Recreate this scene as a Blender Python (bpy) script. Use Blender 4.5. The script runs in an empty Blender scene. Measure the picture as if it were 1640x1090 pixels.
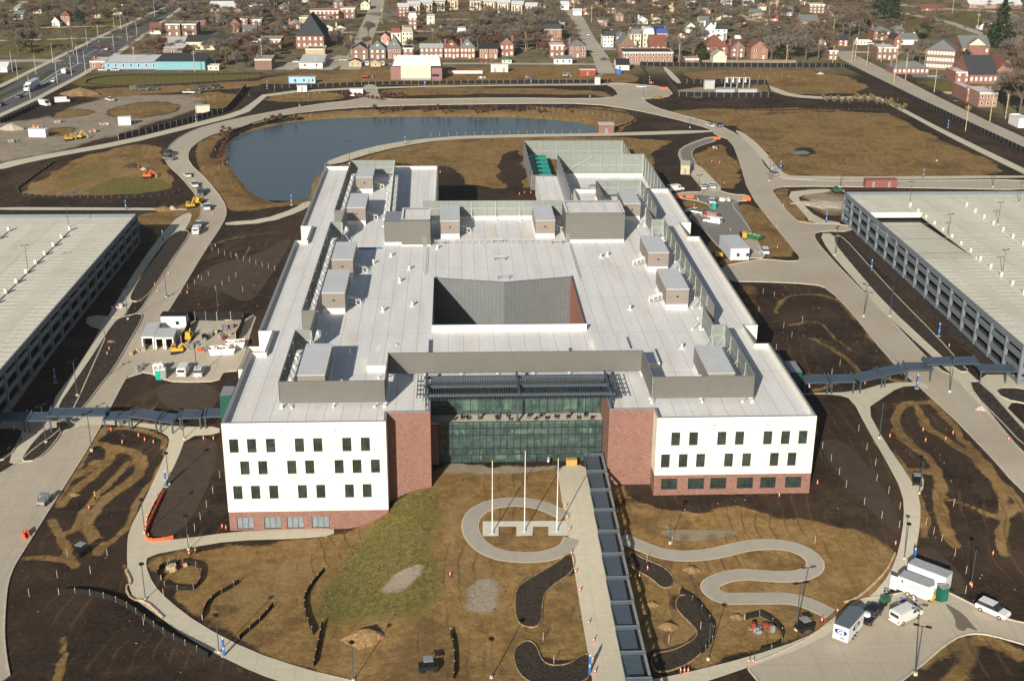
import bpy, math, random
import numpy as np
from mathutils import Vector, Matrix
from mathutils.geometry import delaunay_2d_cdt
random.seed(7); rng = np.random.default_rng(7)
R = math.radians
sc = bpy.context.scene
COL = sc.collection
# ---------------------------------------------------------------- camera
FPX, PITCH, YAW, ROLL, CH = 2009.5, .36904, .04802, .00758, 112.0
cp, sp = math.cos(PITCH), math.sin(PITCH)
FW = Vector((math.sin(YAW)*cp, math.cos(YAW)*cp, -sp))
rt0 = Vector((math.cos(YAW), -math.sin(YAW), 0)); up0 = rt0.cross(FW)
RT = rt0*math.cos(ROLL)+up0*math.sin(ROLL); UP = -rt0*math.sin(ROLL)+up0*math.cos(ROLL)
cam = bpy.data.cameras.new('camera'); camo = bpy.data.objects.new('camera', cam); COL.objects.link(camo)
cam.sensor_width = 36; cam.lens = FPX/1640*36; cam.clip_end = 12000; cam.clip_start = 1
M = Matrix((RT, UP, -FW)).transposed().to_4x4(); M.translation = (0, 0, CH)
camo.matrix_world = M; sc.camera = camo
# ---------------------------------------------------------------- sky and sun
SAZ, SEL = 21.0, 22.5       # light travels toward +y, turned to +x by SAZ; SEL above the ground
w = bpy.data.worlds.new('World'); sc.world = w; w.use_nodes = True
bg = w.node_tree.nodes['Background']
sky = w.node_tree.nodes.new('ShaderNodeTexSky'); sky.sky_type = 'NISHITA'; sky.sun_disc = False
sky.sun_elevation = R(SEL); sky.sun_rotation = R(180+SAZ); sky.air_density = 1.2; sky.dust_density = 1.5
w.node_tree.links.new(sky.outputs[0], bg.inputs[0]); bg.inputs[1].default_value = .052
sl = bpy.data.lights.new('sun', 'SUN'); sl.energy = 5.0; sl.angle = R(.5); sl.color = (1, .92, .80)
so = bpy.data.objects.new('sun', sl); COL.objects.link(so)
sd = Vector((math.sin(R(SAZ))*math.cos(R(SEL)), math.cos(R(SAZ))*math.cos(R(SEL)), -math.sin(R(SEL))))
so.rotation_euler = sd.to_track_quat('-Z', 'Y').to_euler()
sc.view_settings.view_transform = 'Standard'; sc.view_settings.look = 'None'
sc.view_settings.exposure = 0.45; sc.view_settings.gamma = 1

# ---------------------------------------------------------------- terrain
def sm(t): t = np.clip(t, 0, 1); return t*t*(3-2*t)
def hgt(x, y):
    A = 2+4.2*sm((y-150)/60); B = sm((x+20)/15)
    Wl = sm((-52-x)/26)*(1-sm((y-400)/80))        # the west side lies lower
    C = (6.2-3.7*Wl)*sm((y-200)/90)
    return A*B+C*(1-B)
def up(px, py, z=0.):
    d = FW+RT*((px-820)/FPX)-UP*((py-545)/FPX); t = (z-CH)/d.z
    return d.x*t, d.y*t
def T(px, py):
    z = 4.
    for _ in range(9):
        x, y = up(px, py, z); z = float(hgt(x, y))
    return Vector((x, y, z))
def zat(px, py, Y):          # height of a photo point on a wall that stands at y = Y
    d = FW+RT*((px-820)/FPX)-UP*((py-545)/FPX); return CH+d.z*Y/d.y
def gz(x, y): return float(hgt(x, y))
def C4(ox, oy, s, pts): return [(ox+a/s, oy+b/s) for a, b in pts]

# ---------------------------------------------------------------- materials
MATS = {}
def nt(name):
    m = bpy.data.materials.new(name); m.use_nodes = True; t = m.node_tree
    return m, t, t.nodes['Principled BSDF']
def node(t, typ, **k):
    n = t.nodes.new(typ)
    for a, v in k.items():
        if a.startswith('i_'): n.inputs[a[2:].replace('_', ' ')].default_value = v
        else: setattr(n, a, v)
    return n
def mth(t, op, a, b=None, c=None):
    n = t.nodes.new('ShaderNodeMath'); n.operation = op
    for i, v in enumerate((a, b, c)):
        if v is None: continue
        if isinstance(v, (int, float)): n.inputs[i].default_value = v
        else: t.links.new(v, n.inputs[i])
    return n.outputs[0]
def mixc(t, f, a, b):
    n = t.nodes.new('ShaderNodeMix'); n.data_type = 'RGBA'
    for i, v in ((0, f), (6, a), (7, b)):
        if isinstance(v, (int, float)): n.inputs[i].default_value = v
        elif isinstance(v, (tuple, list)): n.inputs[i].default_value = (*v[:3], 1)
        else: t.links.new(v, n.inputs[i])
    return n.outputs[2]
def noise(t, vec, scale, detail=4, rough=.6):
    n = node(t, 'ShaderNodeTexNoise'); n.inputs['Scale'].default_value = scale
    n.inputs['Detail'].default_value = detail; n.inputs['Roughness'].default_value = rough
    t.links.new(vec, n.inputs['Vector']); return n.outputs[0]
def pos(t): return node(t, 'ShaderNodeNewGeometry').outputs['Position']
def obc(t): return node(t, 'ShaderNodeTexCoord').outputs['Object']
def sep(t, v):
    n = node(t, 'ShaderNodeSeparateXYZ'); t.links.new(v, n.inputs[0]); return n.outputs
def rampf(t, f, a, b):
    n = node(t, 'ShaderNodeMapRange'); n.inputs[1].default_value = a; n.inputs[2].default_value = b
    t.links.new(f, n.inputs[0]); return n.outputs[0]
def mat(name, col, rough=.7, metal=0., var=.12, scale=1.5, spec=.3, big=0., world=True, bump=0.):
    """painted / mineral surface with two scales of mottling"""
    if name in MATS: return MATS[name]
    m, t, b = nt(name); p = pos(t) if world else obc(t)
    n1 = noise(t, p, scale, 5); n2 = noise(t, p, scale*.13, 3)
    lo = tuple(c*(1-var*1.6) for c in col); hi = tuple(min(1, c*(1+var)) for c in col)
    c = mixc(t, rampf(t, n1, .3, .7), lo, hi)
    if big: c = mixc(t, mth(t, 'MULTIPLY', rampf(t, n2, .35, .7), big), c, tuple(x*.62 for x in col))
    t.links.new(c, b.inputs['Base Color'])
    b.inputs['Roughness'].default_value = rough; b.inputs['Metallic'].default_value = metal
    b.inputs['Specular IOR Level'].default_value = spec
    if bump:
        bn = node(t, 'ShaderNodeBump'); bn.inputs['Strength'].default_value = bump; bn.inputs['Distance'].default_value = .1
        t.links.new(n1, bn.inputs['Height']); t.links.new(bn.outputs[0], b.inputs['Normal'])
    MATS[name] = m; return m
def mat_roof():
    m, t, b = nt('roof_membrane'); p = pos(t); x, y, z = sep(t, p)
    seam = mth(t, 'LESS_THAN', mth(t, 'FRACT', mth(t, 'MULTIPLY', mth(t, 'ADD', x, 200.), 1/3.1)), .045)
    seam2 = mth(t, 'LESS_THAN', mth(t, 'FRACT', mth(t, 'MULTIPLY', y, 1/22.)), .008)
    sheetid = noise(t, mulv(t, p, (.33, .045, 0)), 1.0, 0)
    n1 = noise(t, p, .9, 6, .7); n2 = noise(t, mulv(t, p, (.5, .08, .2)), .5, 5, .6)
    c = mixc(t, rampf(t, n1, .3, .75), (.66, .655, .64), (.79, .78, .76))
    c = mixc(t, mth(t, 'MULTIPLY', rampf(t, n2, .52, .72), .6), c, (.60, .52, .41))
    c = mixc(t, mth(t, 'MULTIPLY', rampf(t, sheetid, .4, .6), .3), c, (.56, .565, .58))
    n5 = noise(t, p, 2.2, 6, .8)
    c = mixc(t, mth(t, 'MULTIPLY', rampf(t, n5, .62, .74), .5), c, (.40, .34, .27))
    c = mixc(t, mth(t, 'MULTIPLY', mth(t, 'MAXIMUM', seam, seam2), .5), c, (.28, .28, .27))
    t.links.new(c, b.inputs['Base Color']); b.inputs['Roughness'].default_value = .65
    return m
def mulv(t, v, s):
    n = node(t, 'ShaderNodeVectorMath', operation='MULTIPLY'); t.links.new(v, n.inputs[0]); n.inputs[1].default_value = s
    return n.outputs[0]
def mat_lines(name, col, axis, period, dark=.55, duty=.35, rough=.5, metal=0., bump=.6):
    """ribbed sheet: axis 0/1/2 = ribs repeat along x / y / z (3: along x+y)"""
    if name in MATS: return MATS[name]
    m, t, b = nt(name); p = pos(t); s = sep(t, p)
    v = s[axis] if axis < 3 else mth(t, 'ADD', s[0], s[1])
    f = mth(t, 'FRACT', mth(t, 'MULTIPLY', mth(t, 'ADD', v, 500.), 1/period))
    g = mth(t, 'LESS_THAN', f, duty); n1 = noise(t, p, .7, 4)
    c = mixc(t, rampf(t, n1, .3, .7), tuple(x*.9 for x in col), tuple(x*1.06 for x in col))
    c = mixc(t, g, c, tuple(x*dark for x in col))
    t.links.new(c, b.inputs['Base Color']); b.inputs['Roughness'].default_value = rough; b.inputs['Metallic'].default_value = metal
    MATS[name] = m; return m
def mat_brick(name, col, mortar=(.42, .36, .31), s=1.0):
    if name in MATS: return MATS[name]
    m, t, b = nt(name); p = pos(t); x, y, z = sep(t, p)
    cv = node(t, 'ShaderNodeCombineXYZ'); t.links.new(mth(t, 'ADD', x, y), cv.inputs[0]); t.links.new(z, cv.inputs[1])
    br = node(t, 'ShaderNodeTexBrick'); t.links.new(cv.outputs[0], br.inputs['Vector'])
    br.inputs['Scale'].default_value = 2.4*s; br.inputs['Mortar Size'].default_value = .012
    br.inputs['Color1'].default_value = (*[c*.72 for c in col], 1); br.inputs['Color2'].default_value = (*[c*1.22 for c in col], 1)
    br.inputs['Mortar'].default_value = (*mortar, 1); br.inputs['Bias'].default_value = .1
    n = noise(t, p, .35, 4)
    c = mixc(t, mth(t, 'MULTIPLY', rampf(t, n, .4, .75), .3), br.outputs[0], tuple(x*.75 for x in col))
    t.links.new(c, b.inputs['Base Color']); b.inputs['Roughness'].default_value = .85; b.inputs['Specular IOR Level'].default_value = .2
    MATS[name] = m; return m
def mat_glass(name, col, alpha=.5, rough=.04):
    if name in MATS: return MATS[name]
    m, t, b = nt(name); b.inputs['Roughness'].default_value = rough
    t.links.new(mixc(t, rampf(t, noise(t, pos(t), .55, 3, .7), .42, .62), col, tuple(c*1.7+.004 for c in col)), b.inputs['Base Color'])  # lighter blotches mixed into the colour stand for reflections and blinds
    b.inputs['Specular IOR Level'].default_value = .9
    p = pos(t); n = noise(t, p, .5, 2)
    bn = node(t, 'ShaderNodeBump'); bn.inputs['Strength'].default_value = .12; bn.inputs['Distance'].default_value = .4
    t.links.new(n, bn.inputs['Height']); t.links.new(bn.outputs[0], b.inputs['Normal'])
    if alpha < 1:
        tr = node(t, 'ShaderNodeBsdfTransparent'); tr.inputs[0].default_value = (.48, .60, .56, 1)
        mx = node(t, 'ShaderNodeMixShader'); mx.inputs[0].default_value = alpha
        t.links.new(tr.outputs[0], mx.inputs[1]); t.links.new(b.outputs[0], mx.inputs[2])
        t.links.new(mx.outputs[0], t.nodes['Material Output'].inputs[0])
    MATS[name] = m; return m
def mat_ground():
    m, t, b = nt('site_soil'); p = pos(t)
    at = node(t, 'ShaderNodeAttribute'); at.attribute_name = 'soil'
    sc3 = node(t, 'ShaderNodeSeparateColor'); t.links.new(at.outputs['Color'], sc3.inputs[0])
    nf = noise(t, p, 1.3, 7, .75); nm = noise(t, p, .22, 5, .65); nb = noise(t, p, .035, 4, .6)
    st = noise(t, mulv(t, p, (.9, .12, .9)), .8, 5, .7)
    ng = noise(t, p, 3.4, 4, .8)
    fine = mth(t, 'ADD', mth(t, 'MULTIPLY', nf, .6), mth(t, 'MULTIPLY', nm, .4))
    dark = mixc(t, rampf(t, fine, .36, .64), (.012, .009, .007), (.054, .037, .026))
    pk = noise(t, p, .5, 8, .8)
    dark = mixc(t, mth(t, 'MULTIPLY', rampf(t, pk, .54, .68), .6), dark, (.105, .066, .038))
    dark = mixc(t, mth(t, 'MULTIPLY', rampf(t, nb, .45, .7), .75), dark, (.078, .050, .032))
    dark = mixc(t, mth(t, 'MULTIPLY', rampf(t, ng, .60, .74), .5), dark, (.09, .065, .04))
    clay = mixc(t, rampf(t, fine, .32, .7), (.155, .092, .032), (.320, .198, .078))
    clay = mixc(t, mth(t, 'MULTIPLY', rampf(t, nb, .45, .68), .6), clay, (.190, .122, .046))
    clay = mixc(t, mth(t, 'MULTIPLY', rampf(t, pk, .50, .64), .45), clay, (.125, .074, .024))
    clay = mixc(t, mth(t, 'MULTIPLY', rampf(t, pk, .50, .36), .5), clay, (.40, .28, .12))
    clay = mixc(t, mth(t, 'MULTIPLY', rampf(t, st, .52, .72), .45), clay, (.35, .24, .095))
    clay = mixc(t, mth(t, 'MULTIPLY', rampf(t, noise(t, p, .09, 6, .7), .56, .66), .5), clay, (.085, .056, .031))
    grass = mixc(t, rampf(t, nf, .35, .68), (.060, .062, .012), (.23, .19, .055))
    grass = mixc(t, mth(t, 'MULTIPLY', rampf(t, nm, .45, .65), .55), grass, (.175, .13, .055))
    pale = mixc(t, rampf(t, fine, .3, .7), (.22, .175, .125), (.38, .33, .255))
    town = mixc(t, rampf(t, nm, .35, .65), (.12, .10, .05), (.235, .19, .11))
    town = mixc(t, rampf(t, nb, .5, .62), town, (.125, .098, .066))
    town = mixc(t, mth(t, 'MULTIPLY', rampf(t, noise(t, p, .016, 4), .54, .6), .6), town, (.085, .098, .032))
    big = noise(t, p, .055, 7, .72)
    clay = mixc(t, mth(t, 'MULTIPLY', rampf(t, big, .52, .64), .5), clay, (.26, .19, .105))
    clay = mixc(t, mth(t, 'MULTIPLY', rampf(t, big, .47, .38), .55), clay, (.105, .068, .034))
    dark = mixc(t, mth(t, 'MULTIPLY', rampf(t, big, .54, .66), .55), dark, (.085, .060, .040))
    wv = node(t, 'ShaderNodeTexWave'); wv.inputs['Scale'].default_value = .11; wv.inputs['Distortion'].default_value = 38; wv.inputs['Detail'].default_value = 4; wv.inputs['Detail Scale'].default_value = .16; wv.inputs['Detail Roughness'].default_value = .45
    t.links.new(p, wv.inputs['Vector']); rut = rampf(t, wv.outputs['Fac'], .90, .99); rut = mth(t, 'MULTIPLY', rut, rampf(t, noise(t, p, .07, 4), .50, .60))
    clay = mixc(t, mth(t, 'MULTIPLY', rut, .55), clay, (.085, .056, .03)); dark = mixc(t, mth(t, 'MULTIPLY', rut, .5), dark, (.11, .075, .042))
    def wgt(o, k=.55): return rampf(t, mth(t, 'ADD', o, mth(t, 'MULTIPLY', mth(t, 'SUBTRACT', fine, .5), k)), .38, .62)
    c = mixc(t, at.outputs['Alpha'], dark, town)
    c = mixc(t, wgt(sc3.outputs[0], .9), c, clay)
    c = mixc(t, wgt(sc3.outputs[1], 1.1), c, grass)
    c = mixc(t, wgt(sc3.outputs[2], .5), c, pale)
    t.links.new(c, b.inputs['Base Color']); b.inputs['Roughness'].default_value = .95; b.inputs['Specular IOR Level'].default_value = .1
    bn = node(t, 'ShaderNodeBump'); bn.inputs['Strength'].default_value = .8; bn.inputs['Distance'].default_value = .4
    t.links.new(mth(t, 'SUBTRACT', mth(t, 'ADD', fine, mth(t, 'MULTIPLY', pk, .5)), mth(t, 'MULTIPLY', rut, .12)), bn.inputs['Height']); t.links.new(bn.outputs[0], b.inputs['Normal'])
    return m
def mat_paving(name, col, joint=0., rough=.85, tint=.3):
    if name in MATS: return MATS[name]
    m, t, b = nt(name); p = pos(t)
    n1 = noise(t, p, .8, 7, .7); n2 = noise(t, p, .05, 5, .6); n3 = noise(t, mulv(t, p, (.7, .09, 1)), .7, 4)
    c = mixc(t, rampf(t, n1, .3, .7), tuple(x*.9 for x in col), tuple(x*1.07 for x in col))
    c = mixc(t, mth(t, 'MULTIPLY', rampf(t, n2, .45, .7), tint), c, (col[0]*.72, col[1]*.68, col[2]*.62))
    c = mixc(t, mth(t, 'MULTIPLY', rampf(t, n3, .55, .75), tint*.6), c, (col[0]*.62, col[1]*.58, col[2]*.52))
    if joint:
        x, y, z = sep(t, p)
        j = mth(t, 'MAXIMUM', mth(t, 'LESS_THAN', mth(t, 'FRACT', mth(t, 'MULTIPLY', mth(t, 'ADD', x, 900), 1/joint)), .04),
                mth(t, 'LESS_THAN', mth(t, 'FRACT', mth(t, 'MULTIPLY', y, 1/joint)), .04))
        c = mixc(t, mth(t, 'MULTIPLY', j, .28), c, tuple(x*.55 for x in col))
    t.links.new(c, b.inputs['Base Color']); b.inputs['Roughness'].default_value = rough; b.inputs['Specular IOR Level'].default_value = .2
    MATS[name] = m; return m
def mat_wall():
    m, t, b = nt('white_panel_wall'); p = pos(t); x, y, z = sep(t, p)
    j = mth(t, 'MAXIMUM', mth(t, 'LESS_THAN', mth(t, 'FRACT', mth(t, 'MULTIPLY', mth(t, 'ADD', x, 100.1), 1/4.0)), .012), mth(t, 'LESS_THAN', mth(t, 'FRACT', mth(t, 'MULTIPLY', mth(t, 'ADD', z, 100.05), 1/4.27)), .012))
    c = mixc(t, rampf(t, noise(t, p, .35, 5, .6), .35, .7), (.66, .635, .55), (.74, .72, .64))
    c = mixc(t, mth(t, 'MULTIPLY', rampf(t, noise(t, mulv(t, p, (1.6, 1.6, .12)), .6, 4, .6), .55, .75), .35), c, (.56, .52, .43))
    c = mixc(t, mth(t, 'MULTIPLY', j, .45), c, (.40, .38, .34))
    t.links.new(c, b.inputs['Base Color']); b.inputs['Roughness'].default_value = .85; b.inputs['Specular IOR Level'].default_value = .2
    return m
WHITE = mat_wall() if 1 else mat('white_stucco', (.80, .78, .70), .8, var=.035, scale=.25)
CAPG = mat('parapet_cap', (.30, .31, .33), .5, .3, var=.05)
ROOF = mat_roof()
BRICK = mat_brick('red_brick', (.20, .098, .076), (.36, .28, .24), .55)
SCRN = mat_lines('screen_ribs', (.155, .155, .14), 2, .42, .55, .42)
SCRP = mat_lines('screen_panels', (.20, .225, .205), 3, 2.6, .62, .03, .6)
STEEL = mat('galvanised_steel', (.5, .51, .5), .5, .4, var=.1)
DKST = mat('blue_grey_steel', (.085, .11, .135), .45, .4, var=.12, scale=2)
COPS = mat_lines('copper_fins', (.26, .10, .055), 3, .55, 1.9, .3)
CYARD = mat_lines('zinc_seams', (.165, .18, .185), 0, .9, .7, .1, .45, .2)
AHUW = mat_lines('unit_siding', (.215, .185, .16), 3, .6, .85, .06, .6)
AHUT = mat('unit_top', (.60, .61, .62), .5, .1, var=.05, scale=.8, big=.2)
CGLASS = mat_glass('curtain_glass', (.075, .12, .115), .42)
WGLASS = mat_glass('window_glass', (.018, .028, .024), 1., .06)
FRAME = mat('dark_frame', (.035, .045, .045), .5)
BLACK = mat('black_rubber', (.012, .012, .012), .8)
BLKF = mat('black_fabric', (.014, .013, .013), .9, var=.3)
WPAINT = mat('white_paint', (.78, .78, .76), .35, var=.03, spec=.5)
GPAINT = mat('grey_paint', (.30, .31, .32), .4, .2)
ORANGE = mat('orange_plastic', (.72, .13, .035), .55)
YELLOW = mat('yellow_paint', (.55, .34, .04), .5)
REDP = mat('red_paint', (.30, .055, .04), .5)
GREENP = mat('green_paint', (.03, .12, .055), .5)
TEAL = mat('teal_plastic', (.01, .35, .25), .5)
BLUEP = mat('blue_paint', (.02, .16, .50), .45)
WOOD = mat('pale_wood', (.50, .38, .24), .85, var=.25)
CONC = mat_paving('pale_concrete', (.54, .495, .385), 3.0)
ROADM = mat_paving('road_concrete', (.43, .38, .30), 4.6, tint=.4)
ASPH = mat_paving('old_asphalt', (.20, .195, .175), 0)
DASPH = mat_paving('dark_asphalt', (.11, .11, .115), 0)
KERB = mat('kerb_concrete', (.50, .45, .36), .85, var=.15)
DECKM = mat_paving('deck_concrete', (.60, .585, .49), 9.0, tint=.45)
GARW = mat('garage_precast', (.155, .18, .205), .8, var=.08, big=.2)
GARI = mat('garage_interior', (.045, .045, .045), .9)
TEALROOF = mat_lines('canopy_sheet', (.115, .15, .18), 1, .45, .55, .3, .35, .4)
BARK = mat('grey_bark', (.12, .10, .085), .9, var=.3, world=False)

# ---------------------------------------------------------------- mesh builder
class MB:
    def __init__(s): s.v = []; s.f = []; s.m = []; s.mats = []
    def mi(s, m):
        if m not in s.mats: s.mats.append(m)
        return s.mats.index(m)
    def face(s, pts, m):
        i = len(s.v); s.v.extend(tuple(p) for p in pts); s.f.append(tuple(range(i, i+len(pts)))); s.m.append(s.mi(m)); return s
    def box(s, x0, x1, y0, y1, z0, z1, m, top=None, skip=''):
        i = len(s.v)
        s.v += [(x, y, z) for z in (z0, z1) for x, y in ((x0, y0), (x1, y0), (x1, y1), (x0, y1))]
        F = {'b': (3, 2, 1, 0), 't': (4, 5, 6, 7), 's': (0, 1, 5, 4), 'e': (1, 2, 6, 5), 'n': (2, 3, 7, 6), 'w': (3, 0, 4, 7)}
        for k, f in F.items():
            if k in skip: continue
            s.f.append(tuple(i+j for j in f)); s.m.append(s.mi(top if (k == 't' and top) else m))
        return s
    def obox(s, c, ax, hl, hw, z0, z1, m, top=None):
        """box about c, long axis ax (2d unit), half length hl, half width hw; z0,z1 absolute"""
        ax = Vector((ax[0], ax[1])).normalized(); n = Vector((-ax.y, ax.x)); c = Vector((c[0], c[1]))
        q = [c-ax*hl-n*hw, c+ax*hl-n*hw, c+ax*hl+n*hw, c-ax*hl+n*hw]; i = len(s.v)
        s.v += [(p.x, p.y, z) for z in (z0, z1) for p in q]
        for k, f in enumerate(((3, 2, 1, 0), (4, 5, 6, 7), (0, 1, 5, 4), (1, 2, 6, 5), (2, 3, 7, 6), (3, 0, 4, 7))):
            s.f.append(tuple(i+j for j in f)); s.m.append(s.mi(top if (k == 1 and top) else m))
        return s
    def bar(s, a, b, w, h, m):
        a = Vector(a); b = Vector(b); d = (b-a).normalized()
        u = d.cross(Vector((0, 0, 1))); u = u.normalized() if u.length > 1e-3 else Vector((1, 0, 0)); v = u.cross(d)
        i = len(s.v)
        for p in (a, b):
            for x, y in ((-1, -1), (1, -1), (1, 1), (-1, 1)): s.v.append(tuple(p+u*x*w/2+v*y*h/2))
        for f in ((0, 1, 2, 3), (7, 6, 5, 4), (0, 4, 5, 1), (1, 5, 6, 2), (2, 6, 7, 3), (3, 7, 4, 0)):
            s.f.append(tuple(i+j for j in f)); s.m.append(s.mi(m))
        return s
    def tube(s, a, b, r0, r1, m, n=6, cap=True):
        a = Vector(a); b = Vector(b); d = (b-a).normalized()
        u = d.cross(Vector((0, 0, 1))); u = u.normalized() if u.length > 1e-3 else Vector((1, 0, 0)); v = u.cross(d)
        i = len(s.v)
        for p, r in ((a, r0), (b, r1)):
            for k in range(n):
                an = 2*math.pi*k/n; s.v.append(tuple(p+u*math.cos(an)*r+v*math.sin(an)*r))
        for k in range(n):
            s.f.append((i+k, i+(k+1) % n, i+n+(k+1) % n, i+n+k)); s.m.append(s.mi(m))
        if cap:
            s.f.append(tuple(i+n+k for k in range(n))); s.m.append(s.mi(m))
            s.f.append(tuple(i+n-1-k for k in range(n))); s.m.append(s.mi(m))
        return s
    def prism(s, prof, y0, y1, m, taper=1., zc=0):
        """profile in (x,z) extruded along y"""
        i = len(s.v); n = len(prof)
        for y in (y0, y1):
            for x, z in prof: s.v.append((x, y, z))
        s.f.append(tuple(i+k for k in range(n))); s.m.append(s.mi(m))
        s.f.append(tuple(i+n+n-1-k for k in range(n))); s.m.append(s.mi(m))
        for k in range(n):
            s.f.append((i+k, i+n+k, i+n+(k+1) % n, i+(k+1) % n)); s.m.append(s.mi(m))
        return s
    def gable(s, x0, x1, y0, y1, z, h, m, mw, ridge='x', over=.4):
        x0 -= over; x1 += over; y0 -= over; y1 += over
        if ridge == 'x':
            ym = (y0+y1)/2; a, b = (x0, ym, z+h), (x1, ym, z+h)
            s.face([(x0, y0, z), (x1, y0, z), b, a], m); s.face([(x1, y1, z), (x0, y1, z), a, b], m)
            s.face([(x0, y1, z), (x0, y0, z), a], mw); s.face([(x1, y0, z), (x1, y1, z), b], mw)
        else:
            xm = (x0+x1)/2; a, b = (xm, y0, z+h), (xm, y1, z+h)
            s.face([(x1, y0, z), (x1, y1, z), b, a], m); s.face([(x0, y1, z), (x0, y0, z), a, b], m)
            s.face([(x0, y0, z), (x1, y0, z), a], mw); s.face([(x1, y1, z), (x0, y1, z), b], mw)
        s.face([(x0, y1, z), (x1, y1, z), (x1, y0, z), (x0, y0, z)], m); return s
    def hip(s, x0, x1, y0, y1, z, h, m, over=.5, k=.5):
        x0 -= over; x1 += over; y0 -= over; y1 += over; W = x1-x0; D = y1-y0; q = min(W, D)*k
        a = (x0+q, y0+q, z+h); b = (x1-q, y0+q, z+h); c = (x1-q, y1-q, z+h); d = (x0+q, y1-q, z+h)
        A = (x0, y0, z); B = (x1, y0, z); Cc = (x1, y1, z); Dd = (x0, y1, z)
        for f in ((A, B, b, a), (B, Cc, c, b), (Cc, Dd, d, c), (Dd, A, a, d), (a, b, c, d), (Dd, Cc, B, A)): s.face(f, m)
        return s
    def shift(s, dx, dy, dz=0):
        s.v = [(a+dx, b+dy, c+dz) for a, b, c in s.v]; return s
    def mesh(s, name):
        me = bpy.data.meshes.new(name); me.from_pydata([tuple(map(float, q)) for q in s.v], [], s.f)
        for m in s.mats: me.materials.append(m)
        if len(s.mats) > 1: me.polygons.foreach_set('material_index', s.m)
        me.update(); return me
    def build(s, name, parent=None, loc=None, rz=0, tag=None):
        if not s.f: return None
        o = bpy.data.objects.new(name, s.mesh(name)); COL.objects.link(o)
        if parent: o.parent = parent
        if loc is not None: o.location = loc
        if rz: o.rotation_euler.z = rz
        return o
ALLT = []
def tag(o, label, cat, group=None):
    o['label'] = label; o['category'] = cat
    if group: o['group'] = group
    ALLT.append(o); return o
def struct(o): o['kind'] = 'structure'; return o
def stuff(o, label, cat): o['kind'] = 'stuff'; return tag(o, label, cat)
def thing(name, label, cat, loc=(0, 0, 0), rz=0, group=None):
    o = bpy.data.objects.new(name, None); COL.objects.link(o); o.location = loc; o.rotation_euler.z = rz; o.empty_display_size = .5
    return tag(o, label, cat, group)
def dup(r, loc, rz=0, label=None, group=None, scale=None):
    c = r.copy(); COL.objects.link(c); c.location = loc; c.rotation_euler.z = rz
    if scale: c.scale = scale
    if label: c['label'] = label
    if group: c['group'] = group
    for ch in KIDS(r):
        d = ch.copy(); COL.objects.link(d); d.parent = c
        for g in KIDS(ch):
            e = g.copy(); COL.objects.link(e); e.parent = d
    ALLT.append(c); return c
KCACHE = {}
def KIDS(o):
    if o.name not in KCACHE: KCACHE[o.name] = [q for q in COL.objects if q.parent == o]
    return KCACHE[o.name]

# landmark phrases for positions of small things
LM = []
def landmark(px, py, s): LM.append((px, py, s))
def proj(p):
    v = Vector(p)-Vector((0, 0, CH)); d = v.dot(FW); return 820+FPX*v.dot(RT)/d, 545-FPX*v.dot(UP)/d
def near(px, py):
    b = min(LM, key=lambda l: (l[0]-px)**2+((l[1]-py)*1.5)**2); dx, dy = px-b[0], py-b[1]
    if abs(dx) > abs(dy)*1.2: r = 'left of' if dx < 0 else 'right of'
    else: r = 'behind' if dy < 0 else 'in front of'
    return r+' '+b[2]

# ---------------------------------------------------------------- sheets on the terrain
def inpoly(x, y, P):
    x = np.asarray(x); y = np.asarray(y); r = np.zeros(x.shape, bool); n = len(P); j = n-1
    for i in range(n):
        xi, yi = P[i][0], P[i][1]; xj, yj = P[j][0], P[j][1]
        if yi != yj:
            c = ((yi > y) != (yj > y)) & (x < (xj-xi)*(y-yi)/(yj-yi)+xi); r ^= c
        j = i
    return r
def smooth_poly(pts, closed=True, it=1):
    for _ in range(it):
        q = []; n = len(pts); rg = range(n) if closed else range(n-1)
        if not closed: q.append(pts[0])
        for i in rg:
            a, b = pts[i], pts[(i+1) % n]
            q += [(a[0]*.75+b[0]*.25, a[1]*.75+b[1]*.25), (a[0]*.25+b[0]*.75, a[1]*.25+b[1]*.75)]
        if not closed: q.append(pts[-1])
        pts = q
    return pts
def wpoly(P, it=1, closed=True): return [(v.x, v.y) for v in (T(*p) for p in smooth_poly(P, closed, it))]
def strip(pts, wd):
    """world polyline -> polygon of width wd"""
    L = []; Rr = []; n = len(pts)
    for i in range(n):
        a = Vector(pts[max(0, i-1)]); b = Vector(pts[min(n-1, i+1)]); d = (b-a).normalized(); nn = Vector((-d.y, d.x))*wd/2
        p = Vector(pts[i]); L.append(tuple(p+nn)); Rr.append(tuple(p-nn))
    return L+Rr[::-1]
def loops_of(faces):
    E = {}
    S = set()
    for f in faces:
        for i in range(len(f)): S.add((f[i], f[(i+1) % len(f)]))
    nxt = {}
    for a, b in S:
        if (b, a) not in S: nxt.setdefault(a, []).append(b)
    out = []
    while nxt:
        a = next(iter(nxt)); L = [a]; b = nxt[a].pop()
        if not nxt[a]: del nxt[a]
        while b != L[0] and b in nxt:
            L.append(b); c = nxt[b].pop()
            if not nxt[b]: del nxt[b]
            b = c
        if len(L) > 2: out.append(L)
    return out
def densify(P, step):
    q = []
    for i in range(len(P)):
        a, b = P[i], P[(i+1) % len(P)]; L = math.hypot(b[0]-a[0], b[1]-a[1]); k = max(1, int(L/step))
        q += [(a[0]+(b[0]-a[0])*j/k, a[1]+(b[1]-a[1])*j/k) for j in range(k)]
    return q
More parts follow.
